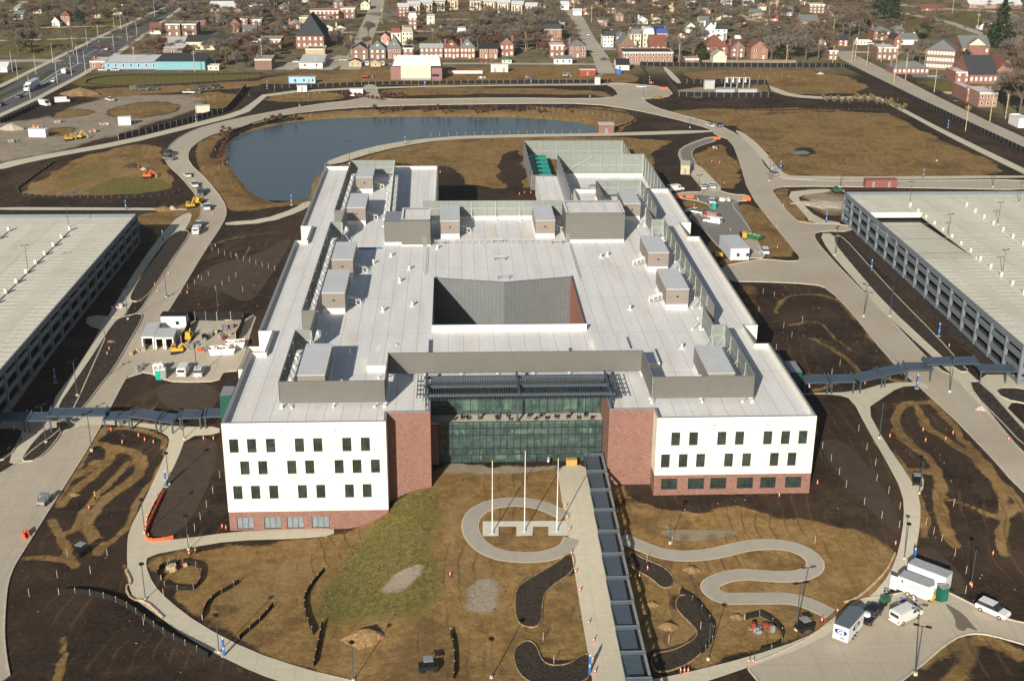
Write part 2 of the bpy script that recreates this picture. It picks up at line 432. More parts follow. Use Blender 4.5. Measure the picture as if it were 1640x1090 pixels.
def sheet(name, polys, m, off, kerb=0, label=None, kmat=None):
    V = []; F = []
    for P in polys:
        P = densify(P, 2.5); i = len(V); V += [Vector(p) for p in P]; F.append(list(range(i, i+len(P))))
    x0 = min(v.x for v in V); x1 = max(v.x for v in V); y0 = min(v.y for v in V); y1 = min(490, max(v.y for v in V))
    if y1 > y0:
        gx, gy = np.meshgrid(np.arange(x0, x1, 1.9), np.arange(y0, y1, 1.9)); gx = gx.ravel()+.013; gy = gy.ravel()+.017; k_ = (gy < 330) | (gx < -48); gx = gx[k_]; gy = gy[k_]
        ok = np.zeros(gx.shape, bool)
        for P in polys: ok |= inpoly(gx, gy, P)
        V += [Vector((a, b)) for a, b in zip(gx[ok], gy[ok])]
    vs, es, fs, *_ = delaunay_2d_cdt(V, [], F, 1, 1e-3)
    mb = MB(); mb.v = [(v.x, v.y, gz(v.x, v.y)+off) for v in vs]
    for f in fs:
        a, b, c = (vs[i] for i in f[:3])
        if (b-a).cross(c-a) < 0: f = f[::-1]
        mb.f.append(tuple(f)); mb.m.append(mb.mi(m))
    o = struct(mb.build(name))
    if kerb:
        kb = MB()
        for L in loops_of(mb.f):
            P = [Vector((vs[i].x, vs[i].y)) for i in L]; n = len(P); ring = []
            for i in range(n):
                d = (P[(i+1) % n]-P[i-1]); d = d.normalized() if d.length > 1e-6 else Vector((1, 0)); nn = Vector((d.y, -d.x))
                z = gz(P[i].x, P[i].y)+off; q = P[i]+nn*kerb
                ring.append(((P[i].x, P[i].y, z), (P[i].x, P[i].y, z+.13), (q.x, q.y, z+.13), (q.x, q.y, z-.2)))
            for i in range(n):
                a, b = ring[i], ring[(i+1) % n]
                for k in range(3): kb.face((a[k], b[k], b[k+1], a[k+1]), kmat or KERB)
        struct(kb.build('kerb'))
    return o

# ================================================================ GROUND
POND = [up(x, y, 4.9) for x, y in smooth_poly([(360,240),(368,224),(395,212),(440,200),(500,192),(580,188),(650,187),(760,187),(850,189),(920,195),(960,204),(955,212),(900,215),(820,214),(740,218),(690,222),(640,230),(590,243),(545,258),(520,270),(500,290),(497,318),(470,322),(425,321),(405,312),(385,290),(365,265)])]
def axis(lo, hi, a, b, s, grow):
    c = list(np.arange(a, b, s)); d = s; v = b
    while v < hi: c.append(v); d = min(d*grow, 400); v += d
    c.append(hi); d = s; v = a-s; L = []
    while v > lo: L.append(v); d = min(d*grow, 400); v -= d
    L.append(lo); return np.array(L[::-1]+c)
XS = axis(-7000, 7000, -125, 150, .85, 1.035); YS = axis(-150, 9000, 140, 335, .85, 1.008)
GX, GY = np.meshgrid(XS, YS); GZ = hgt(GX, GY)
def segdist(x, y, P, closed=True):
    d = np.full(x.shape, 1e9); n = len(P)
    for i in range(n if closed else n-1):
        ax, ay = P[i]; bx, by = P[(i+1) % n]; L = (bx-ax)**2+(by-ay)**2+1e-9
        t = np.clip(((x-ax)*(bx-ax)+(y-ay)*(by-ay))/L, 0, 1); d = np.minimum(d, np.hypot(x-ax-t*(bx-ax), y-ay-t*(by-ay)))
    return d
pm = (GX > -130) & (GX < 110) & (GY > 330) & (GY < 640)
dd = segdist(GX[pm], GY[pm], POND); ins = inpoly(GX[pm], GY[pm], POND); sdp = np.where(ins, -dd, dd)
GZ[pm] += np.interp(sdp, [-4, 0, 5, 12], [-2.6, -1.32, -.5, 0])
def vnoise(x, y, s, seed):
    r = np.random.default_rng(seed).random((256, 256)); xs = x/s; ys = y/s
    xi = np.floor(xs).astype(int); yi = np.floor(ys).astype(int); fx = sm(xs-xi); fy = sm(ys-yi)
    g = lambda a, b: r[a % 256, b % 256]
    return (g(xi, yi)*(1-fx)*(1-fy)+g(xi+1, yi)*fx*(1-fy)+g(xi, yi+1)*(1-fx)*fy+g(xi+1, yi+1)*fx*fy)-.5
WX = GX+vnoise(GX, GY, 7, 1)*3+vnoise(GX, GY, 2.2, 2)*1.6; WY = GY+vnoise(GX, GY, 7, 3)*3+vnoise(GX, GY, 2.2, 4)*1.6
SOIL = np.zeros((4,)+GX.shape)
# 0 clay, 1 grass, 2 pale dust, 3 town ground
def paint(ch, P, val=1., it=1, px=True, soft=1.5):
    P = wpoly(P, it) if px else P
    x0 = min(p[0] for p in P)-4; x1 = max(p[0] for p in P)+4; y0 = min(p[1] for p in P)-4; y1 = max(p[1] for p in P)+4
    i0, i1 = np.searchsorted(XS, [x0, x1]); j0, j1 = np.searchsorted(YS, [y0, y1]); s = np.s_[j0:j1, i0:i1]
    if i1 <= i0 or j1 <= j0: return
    m = inpoly(WX[s], WY[s], P); d = segdist(WX[s], WY[s], P); sd_ = np.where(m, d, -d)
    k = np.clip(.5+sd_/(2*soft), 0, 1)
    SOIL[ch][s] = SOIL[ch][s]*(1-k)+val*k
def stroke(ch, pts, wd, val=1.):
    P = [(v.x, v.y) for v in (T(*p) for p in smooth_poly(pts, False, 2))]
    x0 = min(p[0] for p in P)-wd; x1 = max(p[0] for p in P)+wd; y0 = min(p[1] for p in P)-wd; y1 = max(p[1] for p in P)+wd
    i0, i1 = np.searchsorted(XS, [x0, x1]); j0, j1 = np.searchsorted(YS, [y0, y1]); s = np.s_[j0:j1, i0:i1]
    if i1 <= i0 or j1 <= j0: return
    d = segdist(WX[s]*.5+GX[s]*.5, WY[s]*.5+GY[s]*.5, P, False); k = np.clip(1.1-d/(wd*.62), 0, 1)*val
    SOIL[ch][s] = np.maximum(SOIL[ch][s], k) if val > 0 else SOIL[ch][s]*(1-np.clip(1.1-d/(wd*.62), 0, 1))
SOIL[3] = sm((GY-640)/30)
SOIL[3] = np.maximum(SOIL[3], sm((GX-0.0-(.0*GY)-230)/20)*(GY > 200))
C_, G_, P_, F_ = 0, 1, 2, 3
# --- clay fields
paint(C_, [(235,897),(300,880),(372,868),(540,862),(600,835),(640,805),(690,775),(702,744),(870,742),(905,742),(912,800),(930,900),(950,1000),(990,1088),(960,1120),(600,1120),(480,1068),(380,1025),(310,980),(255,930)])
paint(P_, [(704,747),(712,743),(905,742),(905,752),(720,758)], .8, 0, True, .6)
paint(C_, [(975,778),(1040,778),(1000,800),(980,800)], .9)
paint(C_, [(985,798),(1100,812),(1200,815),(1300,830),(1400,862),(1437,890),(1418,945),(1350,1000),(1230,1048),(1040,1078),(1010,1000),(975,860)])
paint(C_, [(1050,790),(1110,770),(1200,785),(1290,790),(1300,770),(1290,800),(1150,805)], .5)
paint(C_, [(60,290),(120,255),(200,232),(252,230),(262,262),(288,298),(230,312),(60,316),(20,314)], .85)
paint(C_, [(520,262),(600,238),(700,222),(830,218),(1085,222),(1050,240),(1035,300),(705,300),(705,262)])
paint(C_, [(1180,183),(1415,178),(1440,192),(1530,235),(1618,272),(1560,282),(1262,284),(1240,264),(1230,245),(1180,208)], 1., 1, True, 3)
paint(C_, [(1040,178),(1200,172),(1400,176),(1180,182),(1172,206),(1110,186)], 1.)
paint(C_, [(605,157),(700,151),(940,151),(985,158),(960,142),(610,139)], .85)
paint(C_, [(420,166),(560,160),(540,146),(430,150)], .8)
paint(C_, [(400,137),(430,122),(560,112),(900,106),(985,110),(1025,132),(870,136)], .95)
paint(C_, [(1090,112),(1340,112),(1412,150),(1240,152),(1160,132),(1110,130)], .8)
paint(C_, [(1170,332),(1200,324),(1235,345),(1262,378),(1286,412),(1222,414),(1200,352)])
paint(C_, [(1088,320),(1125,322),(1142,336),(1130,339),(1092,339)]); paint(C_, [(1115,240),(1158,228),(1180,262),(1188,300),(1150,304),(1118,270)])
paint(C_, [(1238,306),(1260,300),(1300,356),(1292,362),(1258,346)]); paint(C_, [(1268,300),(1360,308),(1355,345),(1312,348)], .9)
paint(C_, [(1150,412),(1200,412),(1205,424),(1155,426)]); paint(C_, [(1165,452),(1225,455),(1225,540),(1210,520)], .45)
paint(C_, [(212,345),(290,335),(330,300),(340,320),(280,400),(225,355)], .9); paint(C_, [(250,450),(330,360),(290,395),(215,505)], .0)
paint(C_, [(300,640),(345,620),(352,690),(285,668),(180,665),(170,680),(290,700)], .0)
paint(C_, [(975,215),(1090,216),(1110,200),(985,180),(940,176),(930,190)], .0)
paint(G_, [(1330,215),(1400,205),(1440,215),(1400,235)], .42, 1, True, 6); paint(P_, [(1430,205),(1455,203),(1470,212),(1440,212)], .42, 1, True, 4); paint(C_, [(1275,236),(1305,236),(1310,248),(1275,249)], .1, 1, True, 3); paint(G_, [(1190,195),(1230,188),(1260,215),(1230,230)], .4, 1, True, 6)
paint(P_, [(650,238),(700,232),(720,240),(690,250)], .4, 1, True, 4); paint(G_, [(600,252),(660,240),(690,262),(640,272)], .42, 1, True, 5)
# pond banks
ring = (sdp < 16) & (sdp > -1); tmp = SOIL[0][pm]; tmp[(sdp < 11)] = .85; SOIL[0][pm] = tmp
paint(C_, [(840,170),(990,172),(1022,188),(1000,205),(960,200),(850,182)], .9)
stroke(C_, [(345,250),(352,228),(380,205),(430,193),(480,187)], 5, .0-1)
# left construction lot and pale yard
paint(P_, [(-30,200),(60,190),(110,170),(175,152),(330,150),(332,175),(250,198),(180,222),(60,252),(-30,270)], .62, 1, True, 4)
paint(C_, [(175,175),(230,163),(280,165),(284,180),(215,190),(180,185)], 1.); paint(P_, [(175,175),(230,163),(280,165),(284,180),(215,190),(180,185)], 0.)
paint(C_, [(85,180),(120,174),(150,180),(120,187),(85,190)], 1.); paint(P_, [(85,180),(120,174),(150,180),(120,187),(85,190)], 0.)
paint(C_, [(60,210),(110,203),(125,210),(100,218),(60,218)], 1.); paint(P_, [(60,210),(110,203),(125,210),(100,218),(60,218)], .2)
paint(C_, [(280,152),(380,145),(372,172),(335,178),(325,160)], .9)
paint(G_, [(104,138),(135,119),(240,117),(420,116),(415,126),(300,135),(200,139)], 1.); paint(C_, [(140,160),(250,150),(420,140),(420,128),(300,136),(130,143)], .8)
paint(P_, [(440,126),(600,122),(610,130),(440,134)], .4); paint(P_, [(760,128),(1000,124),(1010,134),(760,133)], .35)
paint(P_, [(1275,306),(1300,308),(1355,318),(1352,340),(1310,340)], .95)
paint(P_, [(1090,140),(1215,140),(1232,156),(1080,156)], .9)
paint(C_, [(940,112),(1000,112),(1030,130),(980,134),(930,122)], 1.); paint(P_, [(952,112),(965,112),(970,122),(950,122)], .7)
# grass mound and its bare scrape
paint(G_, [(513,990),(515,940),(548,890),(590,845),(640,800),(690,782),(706,790),(700,860),(712,930),(715,985),(640,1000),(560,1000)], .86, 1, True, 4)
paint(P_, [(612,945),(628,920),(660,905),(685,905),(668,925),(655,945),(638,958)], .8); paint(P_, [(754,930),(775,920),(798,930),(800,960),(795,982),(775,985),(757,970)], .75)
for c in ([(405,930),(415,925),(420,950),(410,960)],[(430,930),(450,925),(452,955),(436,958)],[(440,985),(455,975),(470,1000),(462,1020),(445,1010)],[(410,1030),(440,1025),(480,1045),(470,1060)]): paint(P_, c, .42)
paint(G_, [(80,300),(110,268),(160,255),(190,262),(170,285),(110,305)], .5); paint(G_, [(120,312),(180,285),(250,282),(285,300),(230,312)], .75)
paint(C_, [(325,960),(395,955),(400,985),(360,1002),(335,990)], .5)
paint(G_, [(1265,405),(1285,414),(1230,414)], .3)
# tracks in the planting beds on the left
S = lambda ox, oy, s, pts: [(ox+a/s, oy+b/s) for a, b in pts]
for pts, wd in (([(210,295),(300,300),(345,370),(300,440),(200,500),(130,560),(50,640),(0,710)],2.6),([(370,330),(480,345),(520,380),(520,450),(470,530),(400,590),(320,650),(240,720),(180,800),(170,880),(210,960),(240,1030)],3.2),
   ([(430,420),(370,490),(300,570),(210,670),(140,740),(100,820),(80,890),(10,910)],1.8),([(430,860),(330,940),(250,1000)],1.8),([(280,190),(500,190),(690,250),(712,290),(640,480),(560,640),(480,780),(440,860)],1.7),
   ([(300,190),(200,280),(100,430),(0,600),(-60,680)],2.6),([(210,430),(260,430)],3),([(100,500),(160,470)],3),([(-20,880),(30,1000),(60,1070)],1.6)): stroke(C_, S(100,640,4.193,pts), wd)
stroke(C_, [(85,830),(95,865),(108,895)], 1.8); stroke(C_, [(40,895),(75,890),(108,898),(120,905)], 2); stroke(C_, [(205,905),(208,935),(198,945),(214,960),(235,955),(262,990)], 1.6)
stroke(C_, [(262,990),(330,1032),(410,1070)], 1.8, .55); stroke(C_, [(105,1020),(98,1060),(85,1100)], 1.5)
# soil swales right of the wing
for pts, wd in (([(410,185),(260,185),(180,220),(140,300),(160,380),(250,470),(350,560),(430,630),(460,720),(430,800),(430,950),(480,1050),(560,1150)],2.7),([(290,220),(330,310),(380,370),(480,430),(600,510),(700,590),(800,690),(850,800),(870,930),(860,1080),(880,1200)],2.3),
   ([(450,820),(600,870),(820,950)],1.6),([(360,130),(430,210),(520,340),(640,480),(760,620),(880,760),(1000,900)],2.2),([(0,400),(120,540),(200,650),(300,850),(330,1000),(340,1100)],2.2),([(870,930),(960,880)],3),([(180,650),(250,640),(380,650)],3)): stroke(C_, S(1400,600,4.192,pts), wd)
stroke(C_, [(1295,625),(1390,600),(1450,612)], 2.2, .9); stroke(C_, [(1370,640),(1400,700),(1440,760)], 1.6)
for pts, wd in (([(1240,500),(1260,475),(1300,468),(1340,478),(1365,500),(1400,545),(1440,590)],2.5),([(1300,540),(1340,560),(1380,600)],3),([(1260,520),(1310,510),(1360,560)],2),([(1235,580),(1290,600),(1370,600)],2)): stroke(C_, pts, wd, .62)
stroke(C_, [(1480,1060),(1540,1030),(1590,1025),(1640,1050)], 4, .9); stroke(C_, [(1560,1040),(1545,1070),(1520,1100)], 4, .8)
stroke(C_, [(1480,930),(1540,960),(1590,1000)], 2, .6)
for pts, wd in (([(190,620),(230,610),(270,640),(240,660)],2),([(310,620),(330,612),(345,630)],2.5),([(175,672),(230,675),(290,690),(345,688)],2.5),([(320,400),(370,380),(440,372)],2.5),([(330,450),(380,440),(420,430)],3),([(345,430),(380,425),(400,395)],1.6)): stroke(C_, pts, wd, .6)
paint(C_, [(395,400),(450,385),(470,380),(440,450),(420,505),(395,500),(405,470)], .32)
paint(C_, [(255,790),(300,700),(350,700),(340,760),(290,840),(262,850)], .33); paint(C_, [(1320,700),(1350,700),(1440,810),(1440,850),(1380,800)], .3)
paint(C_, [(1465,850),(1490,860),(1540,930),(1530,960),(1475,905)], .34)
paint(C_, [(195,612),(240,608),(280,625),(345,640),(350,660),(260,655),(190,650)], .28)
# raised planting beds and other dark ground in the clay, one patch painted shadow
BEDS = []
def bed(P): BEDS.append(P); paint(C_, P, 0., 1, True, .7); paint(G_, P, 0., 1, True, .7)
B7 = lambda pts: S(810,780,3.517,pts)
bed(B7([(380,360),(390,470),(250,560),(205,620),(200,770),(140,795),(60,760),(55,600),(80,550),(200,480),(300,420)]))
bed(B7([(60,900),(120,860),(170,890),(200,980),(260,1010),(360,1000),(440,940),(470,945),(480,1100),(200,1130),(80,1060),(45,960)]))
bed(B7([(700,360),(760,400),(890,450),(945,510),(940,560),(880,570),(820,510),(700,450)]))
bed(B7([(990,600),(1060,640),(1150,740),(1180,830),(1100,940),(1000,1010),(860,1050),(820,1000),(830,940),(960,920),(1080,850),(1080,800),(970,700),(955,650)]))
bed([(1160,205),(1240,262),(1250,280),(1230,285),(1190,250)])
bed([(985,780),(1030,775),(1060,785),(1180,795),(1290,795),(1300,760),(1330,790),(1380,840),(1430,870),(1400,862),(1300,826),(1200,812),(1060,815)])
bed([(700,262),(740,270),(745,320),(700,320)]); bed([(800,250),(838,235),(845,300),(800,300)]); bed([(780,305),(850,300),(850,325),(700,322)])  # first patch darkens the clay where the building's shadow falls
bed([(1040,240),(1085,245),(1130,300),(1085,308),(1060,290)])
stroke(C_, [(590,1050),(600,1010),(640,1000),(700,990)], 4, 1.); stroke(P_, [(585,1035),(600,1012),(612,1030)], 2.2, .35)
paint(G_, [(1330,96),(1345,92),(1372,106),(1345,108)], .9); paint(G_, S(1400,0,4.954,[(330,650),(480,640),(710,690),(690,720),(560,740),(430,680)]), .9, 0)
paint(G_, S(1400,0,4.954,[(170,160),(330,130),(560,210),(480,270),(380,240),(200,230)]), .85, 0); paint(G_, S(1400,0,4.954,[(560,90),(720,80),(900,130),(880,190),(640,170)]), .75, 0)
for c in ([(590,72),(660,70),(660,60),(588,60)],[(592,40),(700,44),(700,36),(592,34)],[(665,72),(760,70),(765,58),(670,60)],[(0,62),(90,62),(140,70),(60,90),(0,88)],[(0,48),(60,40),(120,45),(60,52)],[(110,45),(200,34),(230,38),(160,52)],[(0,125),(80,100),(100,104),(30,130),(0,140)],[(1160,50),(1185,46),(1190,56),(1160,58)],[(742,96),(762,94),(764,100),(742,101)]): paint(G_, c, .95, 0)
idx = np.arange(GX.size).reshape(GX.shape)
gm = bpy.data.meshes.new('ground'); nv = GX.size; q = np.stack([idx[:-1, :-1], idx[:-1, 1:], idx[1:, 1:], idx[1:, :-1]], -1).reshape(-1, 4)
gm.vertices.add(nv); gm.vertices.foreach_set('co', np.stack([GX, GY, GZ], -1).ravel())
gm.loops.add(q.size); gm.loops.foreach_set('vertex_index', q.ravel().astype(np.int32)); gm.polygons.add(len(q))
gm.polygons.foreach_set('loop_start', (np.arange(len(q))*4).astype(np.int32)); gm.polygons.foreach_set('loop_total', np.full(len(q), 4, np.int32))
gm.update(calc_edges=True); gm.polygons.foreach_set('use_smooth', np.ones(len(q), bool))
at = gm.attributes.new('soil', 'FLOAT_COLOR', 'POINT'); at.data.foreach_set('color', np.moveaxis(SOIL, 0, -1).clip(0, 1).ravel())
gm.materials.append(mat_ground()); go = bpy.data.objects.new('ground', gm); COL.objects.link(go); struct(go)
# pond water
wm, t, b = nt('pond_water'); b.inputs['Base Color'].default_value = (.040, .056, .068, 1); b.inputs['Roughness'].default_value = .22
b.inputs['Specular IOR Level'].default_value = .9
bn = node(t, 'ShaderNodeBump'); bn.inputs['Strength'].default_value = .35; bn.inputs['Distance'].default_value = .15
t.links.new(noise(t, pos(t), .9, 4), bn.inputs['Height']); t.links.new(bn.outputs[0], b.inputs['Normal'])
px_ = [p for p in POND]; cx = sum(p[0] for p in px_)/len(px_); cy = sum(p[1] for p in px_)/len(px_)
vs, es, fs, *_ = delaunay_2d_cdt([Vector(p) for p in POND], [], [list(range(len(POND)))], 1, 1e-3)
vv = [Vector((v.x, v.y)) for v in vs]; mb = MB()
mb.v = [(v.x, v.y, 4.9) for v in vv]
for f in fs:
    if (vv[f[1]]-vv[f[0]]).cross(vv[f[2]]-vv[f[0]]) < 0: f = f[::-1]
    mb.f.append(tuple(f)); mb.m.append(mb.mi(wm))
struct(mb.build('pond_water'))

# ================================================================ ROADS AND PATHS
A1 = lambda pts: S(0,530,3.893,pts)
road_polys = [
 # left road up the west side and round the pond
 [(-60,1100),(16,1092),(8,1050),(5,1013),(7,970),(11,933),(22,905),(35,885),(66,835),(103,777),(144,712),(168,668),(185,635),(200,607),(230,560),(267,501),(288,468),(326,404),(357,358),(363,340),(358,322),(329,286),(302,262),(300,243),(318,226),(350,212),(410,197),(477,181),(554,173),(640,169),(820,166),(946,166),(1015,176),(1066,187),(1117,200),(1140,208),(1145,216),(1172,225),(1186,262),(1200,310),(1240,360),(1272,400),(1284,414),(1274,420),(1220,415),(1205,418),(1150,428),(1165,451),(1220,451),(1305,455),(1328,463),(1365,500),(1400,545),(1440,590),(1480,625),(1550,690),(1640,790),(1760,900),(1760,800),(1640,716),(1590,662),(1530,605),(1500,590),(1451,540),(1410,495),(1374,460),(1340,425),(1307,388),(1302,374),(1320,370),(1363,371),(1361,360),(1284,358),(1266,347),(1237,309),(1237,303),(1260,298),(1420,300),(1680,305),(1680,288),(1400,290),(1323,290),(1260,287),(1248,284),(1225,270),(1214,246),(1190,222),(1168,209),(1143,198),(1066,178),(1040,168),(1030,160),(1040,158),(1080,154),(1068,140),(1000,134),(968,134),(985,142),(992,155),(946,159),(810,157),(640,160),(612,158),(604,150),(605,140),(595,136),(580,138),(590,150),(575,160),(502,168),(410,184),(350,197),(310,208),(277,227),(266,245),(266,262),(290,283),(316,314),(326,337),(308,373),(290,396),(259,447),(241,473),(226,497),(213,506),(190,510),(143,505),(138,520),(175,530),(150,585),(126,640),(108,674),(92,694),(60,715),(33,739),(0,760),(-80,800),(-80,950)],
 # service court left of the building
 A1([(900,100),(830,200),(780,300),(820,280),(920,250),(1040,312),(1200,318),(1360,312),(1380,270),(1410,250),(1490,250),(1560,0),(1600,-110),(1520,-60),(1100,-80),(1040,0)]),
 # parking at lower right
 [(1195,1066),(1240,1050),(1300,1020),(1345,985),(1375,960),(1420,955),(1470,945),(1505,945),(1516,948),(1556,968),(1600,990),(1700,1010),(1700,1050),(1610,1022),(1570,1013),(1540,1016),(1515,1030),(1480,1060),(1440,1092),(1400,1120),(1250,1130),(1215,1090)],
 # visitor lot behind the right wing
 [(1078,312),(1095,308),(1130,308),(1115,290),(1092,262),(1085,243),(1100,232),(1140,218),(1150,225),(1125,232),(1108,240),(1108,254),(1130,285),(1150,305),(1172,312),(1200,313),(1200,322),(1180,322),(1170,328),(1190,352),(1220,400),(1225,414),(1205,413),(1180,416),(1155,400),(1120,360),(1100,345),(1130,340),(1142,336),(1130,324),(1090,318)],
]
sheet('road', [wpoly(p, 1) for p in road_polys], ROADM, .07, kerb=.25)
asph = [[(1078,316),(1092,318),(1128,324),(1142,336),(1130,341),(1100,346),(1120,362),(1140,385),(1150,398),(1170,385),(1200,385),(1206,372),(1180,330),(1186,322),(1140,314),(1100,312)], [(1096,262),(1088,243),(1102,233),(1140,220),(1144,226),(1125,232),(1107,240),(1108,254),(1116,266)]]
o = sheet('road_patch', [wpoly(p, 1) for p in asph], ASPH, .12)
# paths
P7 = lambda pts: S(810,780,3.517,pts)
walk = [(893,752),(905,745),(937,745),(940,760),(1003,1092),(1012,1130),(955,1130),(949,1092),(915,885),(905,830),(898,790)]
ringL = [(203,960),(207,935),(205,890),(206,850),(232,800),(262,735),(276,700),(240,685),(175,680),(160,672),(150,690),(120,700),(60,760),(45,760)]
paths = [
 walk,
 # big forecourt arc
 [(205,930),(203,880),(206,850),(232,800),(262,735),(272,707),(268,697),(240,685),(172,680),(140,682),(150,666),(175,672),(250,680),(300,684),(352,683),(352,696),(298,699),(285,735),(262,780),(238,822),(232,850),(237,868),(300,862),(372,852),(450,848),(535,845),(535,858),(480,863),(372,866),(300,878),(237,890),(233,905),(245,935),(270,962),(320,1000),(400,1042),(490,1072),(560,1088),(620,1105),(560,1125),(440,1090),(380,1065),(300,1022),(250,985),(212,958)],
 # right arc from the parking round to the east door
 [(1284,632),(1340,632),(1365,640),(1385,680),(1420,740),(1446,790),(1448,830),(1440,880),(1425,920),(1395,955),(1345,990),(1290,1022),(1200,1052),(1080,1082),(1000,1095),(1000,1125),(1090,1105),(1196,1070),(1300,1032),(1372,985),(1440,935),(1465,890),(1474,840),(1474,800),(1460,770),(1415,705),(1388,655),(1410,640),(1440,620),(1468,618),(1490,625),(1480,612),(1420,613),(1370,628),(1284,630)],
 # right sidewalk beside the garage
 [(1312,374),(1335,374),(1380,425),(1450,495),(1500,545),(1552,597),(1600,640),(1680,720),(1680,760),(1620,700),(1560,640),(1530,605),(1480,560),(1420,505),(1360,440),(1325,400)],
 [(1560,600),(1640,600),(1680,625),(1680,640),(1600,648),(1640,690),(1610,690),(1570,650)],
 [(1256,308),(1300,304),(1330,303),(1330,308),(1290,312),(1275,318),(1312,352),(1345,356),(1345,360),(1300,359),(1285,340)],
 [(1175,208),(1190,212),(1222,238),(1250,275),(1270,284),(1680,281),(1680,285),(1270,290),(1240,280),(1215,248),(1190,222)],
 # pond loop paths
 [(516,262),(560,245),(620,230),(700,220),(800,216),(950,214),(1140,208),(1140,213),(1000,218),(830,220),(710,224),(640,235),(580,250),(540,264)],
 [(360,356),(420,352),(470,335),(490,322),(505,325),(480,340),(430,357),(362,362)],
 [(-10,264),(60,250),(200,225),(300,200),(380,180),(403,165),(425,148),(600,139),(900,135),(1000,134),(1000,137),(800,138),(600,142),(432,151),(412,168),(395,183),(300,207),(200,232),(60,257),(-10,275)],
 [(1060,108),(1068,108),(1094,134),(1082,134)], [(1225,136),(1240,140),(1270,152),(1330,156),(1400,153),(1430,165),(1480,192),(1540,222),(1640,270),(1680,290),(1680,298),(1620,270),(1520,220),(1450,182),(1405,158),(1330,160),(1265,156),(1235,146)],
 # left garage walk
 [(300,340),(310,345),(290,380),(262,410),(220,470),(205,497),(160,570),(110,650),(75,655),(130,580),(178,498),(225,420),(275,355)],
 [(-20,332),(200,333),(300,334),(300,338),(200,337),(-20,337)],
 [(-20,665),(85,660),(150,668),(160,676),(100,690),(60,735),(30,745),(10,740),(45,690),(-20,690)],
 # east service walk
 [(1095,262),(1118,262),(1145,290),(1158,304),(1140,308),(1118,290)],
 [(1468,765),(1480,762),(1478,790),(1460,785)],
]
sheet('path', [wpoly(p, 1) for p in paths], CONC, .11)
# curving asphalt walks in the forecourt, with pale edges
loops_ = [
 (P7([(372,320),(300,365),(200,385),(100,392),(0,385),(-80,355),(-140,310),(-175,250),(-180,190),(-140,130),(-60,95),(30,80),(130,85),(230,110),(330,160)]), 2.7),
 (P7([(650,290),(730,310),(850,365),(950,385),(1080,388),(1200,375),(1330,340),(1480,310),(1600,315),(1680,350),(1755,400),(1780,450),(1755,500),(1660,530),(1480,628),(1350,635)]), 2.7)]
loops_ = [(S(810,780,3.517,[(375,290),(345,350),(250,385),(150,398),(0,392),(-90,365),(-155,320),(-195,265),(-205,200),(-170,140),(-90,100),(20,82),(140,88),(240,115),(335,165)]), 2.3),
          (S(810,780,3.517,[(650,285),(730,320),(850,368),(950,388),(1080,388),(1200,370),(1330,335),(1450,322),(1560,325),(1660,350),(1735,400),(1750,450),(1700,490),(1600,508),(1450,500),(1330,490),(1220,510),(1140,550),(1160,595),(1230,630),(1330,628),(1450,628),(1600,625),(1720,660),(1830,715)]), 2.3)]
PUD = mat('muddy_water', (.16, .125, .07), .12, var=.1, spec=.6)
sheet('rain_puddle', [wpoly([(1052,852),(1075,848),(1130,849),(1180,850),(1182,856),(1150,862),(1110,868),(1080,866)], 1)], PUD, .10)
sheet('puddle_patch', [wpoly([(1268,243),(1290,241),(1300,247),(1272,249)], 1)], PUD, .10); sheet('puddle_patch', [wpoly([(85,316),(110,308),(128,300),(126,306),(100,316)], 1)], PUD, .10)
STR = mat('verge_soil', (.045, .034, .026), .95, var=.6, scale=1.5, bump=.5)
for q_ in ([(304,370),(298,385),(272,420),(242,468),(222,484),(208,482),(212,468),(240,420),(266,386),(285,370)], [(196,508),(226,502),(228,510),(206,548),(182,590),(158,620),(136,650),(118,662),(96,660),(94,650),(118,615),(152,565),(182,518)], [(1336,378),(1350,380),(1390,425),(1440,480),(1500,540),(1540,585),(1552,596),(1535,596),(1490,555),(1420,490),(1360,420),(1338,392)], [(1345,372),(1365,372),(1420,425),(1480,478),(1520,512),(1580,575),(1610,600),(1590,600),(1560,575),(1470,492),(1400,425)], [(1548,612),(1572,612),(1640,690),(1680,730),(1680,760),(1640,728),(1590,668)], [(1592,622),(1640,622),(1680,640),(1650,648),(1608,640)]):
    sheet('planting_strip', [wpoly(q_, 1)], STR, .16, kerb=0 if q_[0] == (1345,372) else .18)
DAMP = mat('damp_soil', (.062, .045, .032), .95, var=.18, scale=.6, big=.25)
for q_ in ([(275,735),(295,706),(342,702),(352,720),(338,770),(296,852),(240,864),(240,848),(262,800)], [(1312,702),(1350,706),(1375,725),(1438,815),(1446,862),(1405,830),(1345,762),(1320,730)], [(1482,872),(1500,880),(1545,925),(1552,955),(1510,945),(1475,915)], [(250,612),(345,613),(352,640),(330,664),(285,660),(250,640)], [(400,492),(440,432),(471,384),(452,384),(420,405),(330,428),(302,455),(350,462)]):
    sheet('damp_ground', [wpoly(q_, 2)], DAMP, .05)
sheet('wet_stain', [wpoly([(1512,966),(1522,970),(1545,985),(1558,1002),(1568,1012),(1548,1004),(1545,1012),(1530,1006),(1530,990)], 1)], mat_paving('wet_concrete', (.15, .13, .10), 0), .11)
for q_ in ([(60,702),(76,687),(98,684),(98,694),(82,716),(58,738),(34,740),(44,722)], [(-20,688),(38,686),(32,704),(14,734),(-20,742)]): sheet('planting_strip', [wpoly(q_, 1)], STR, .18, kerb=.18)
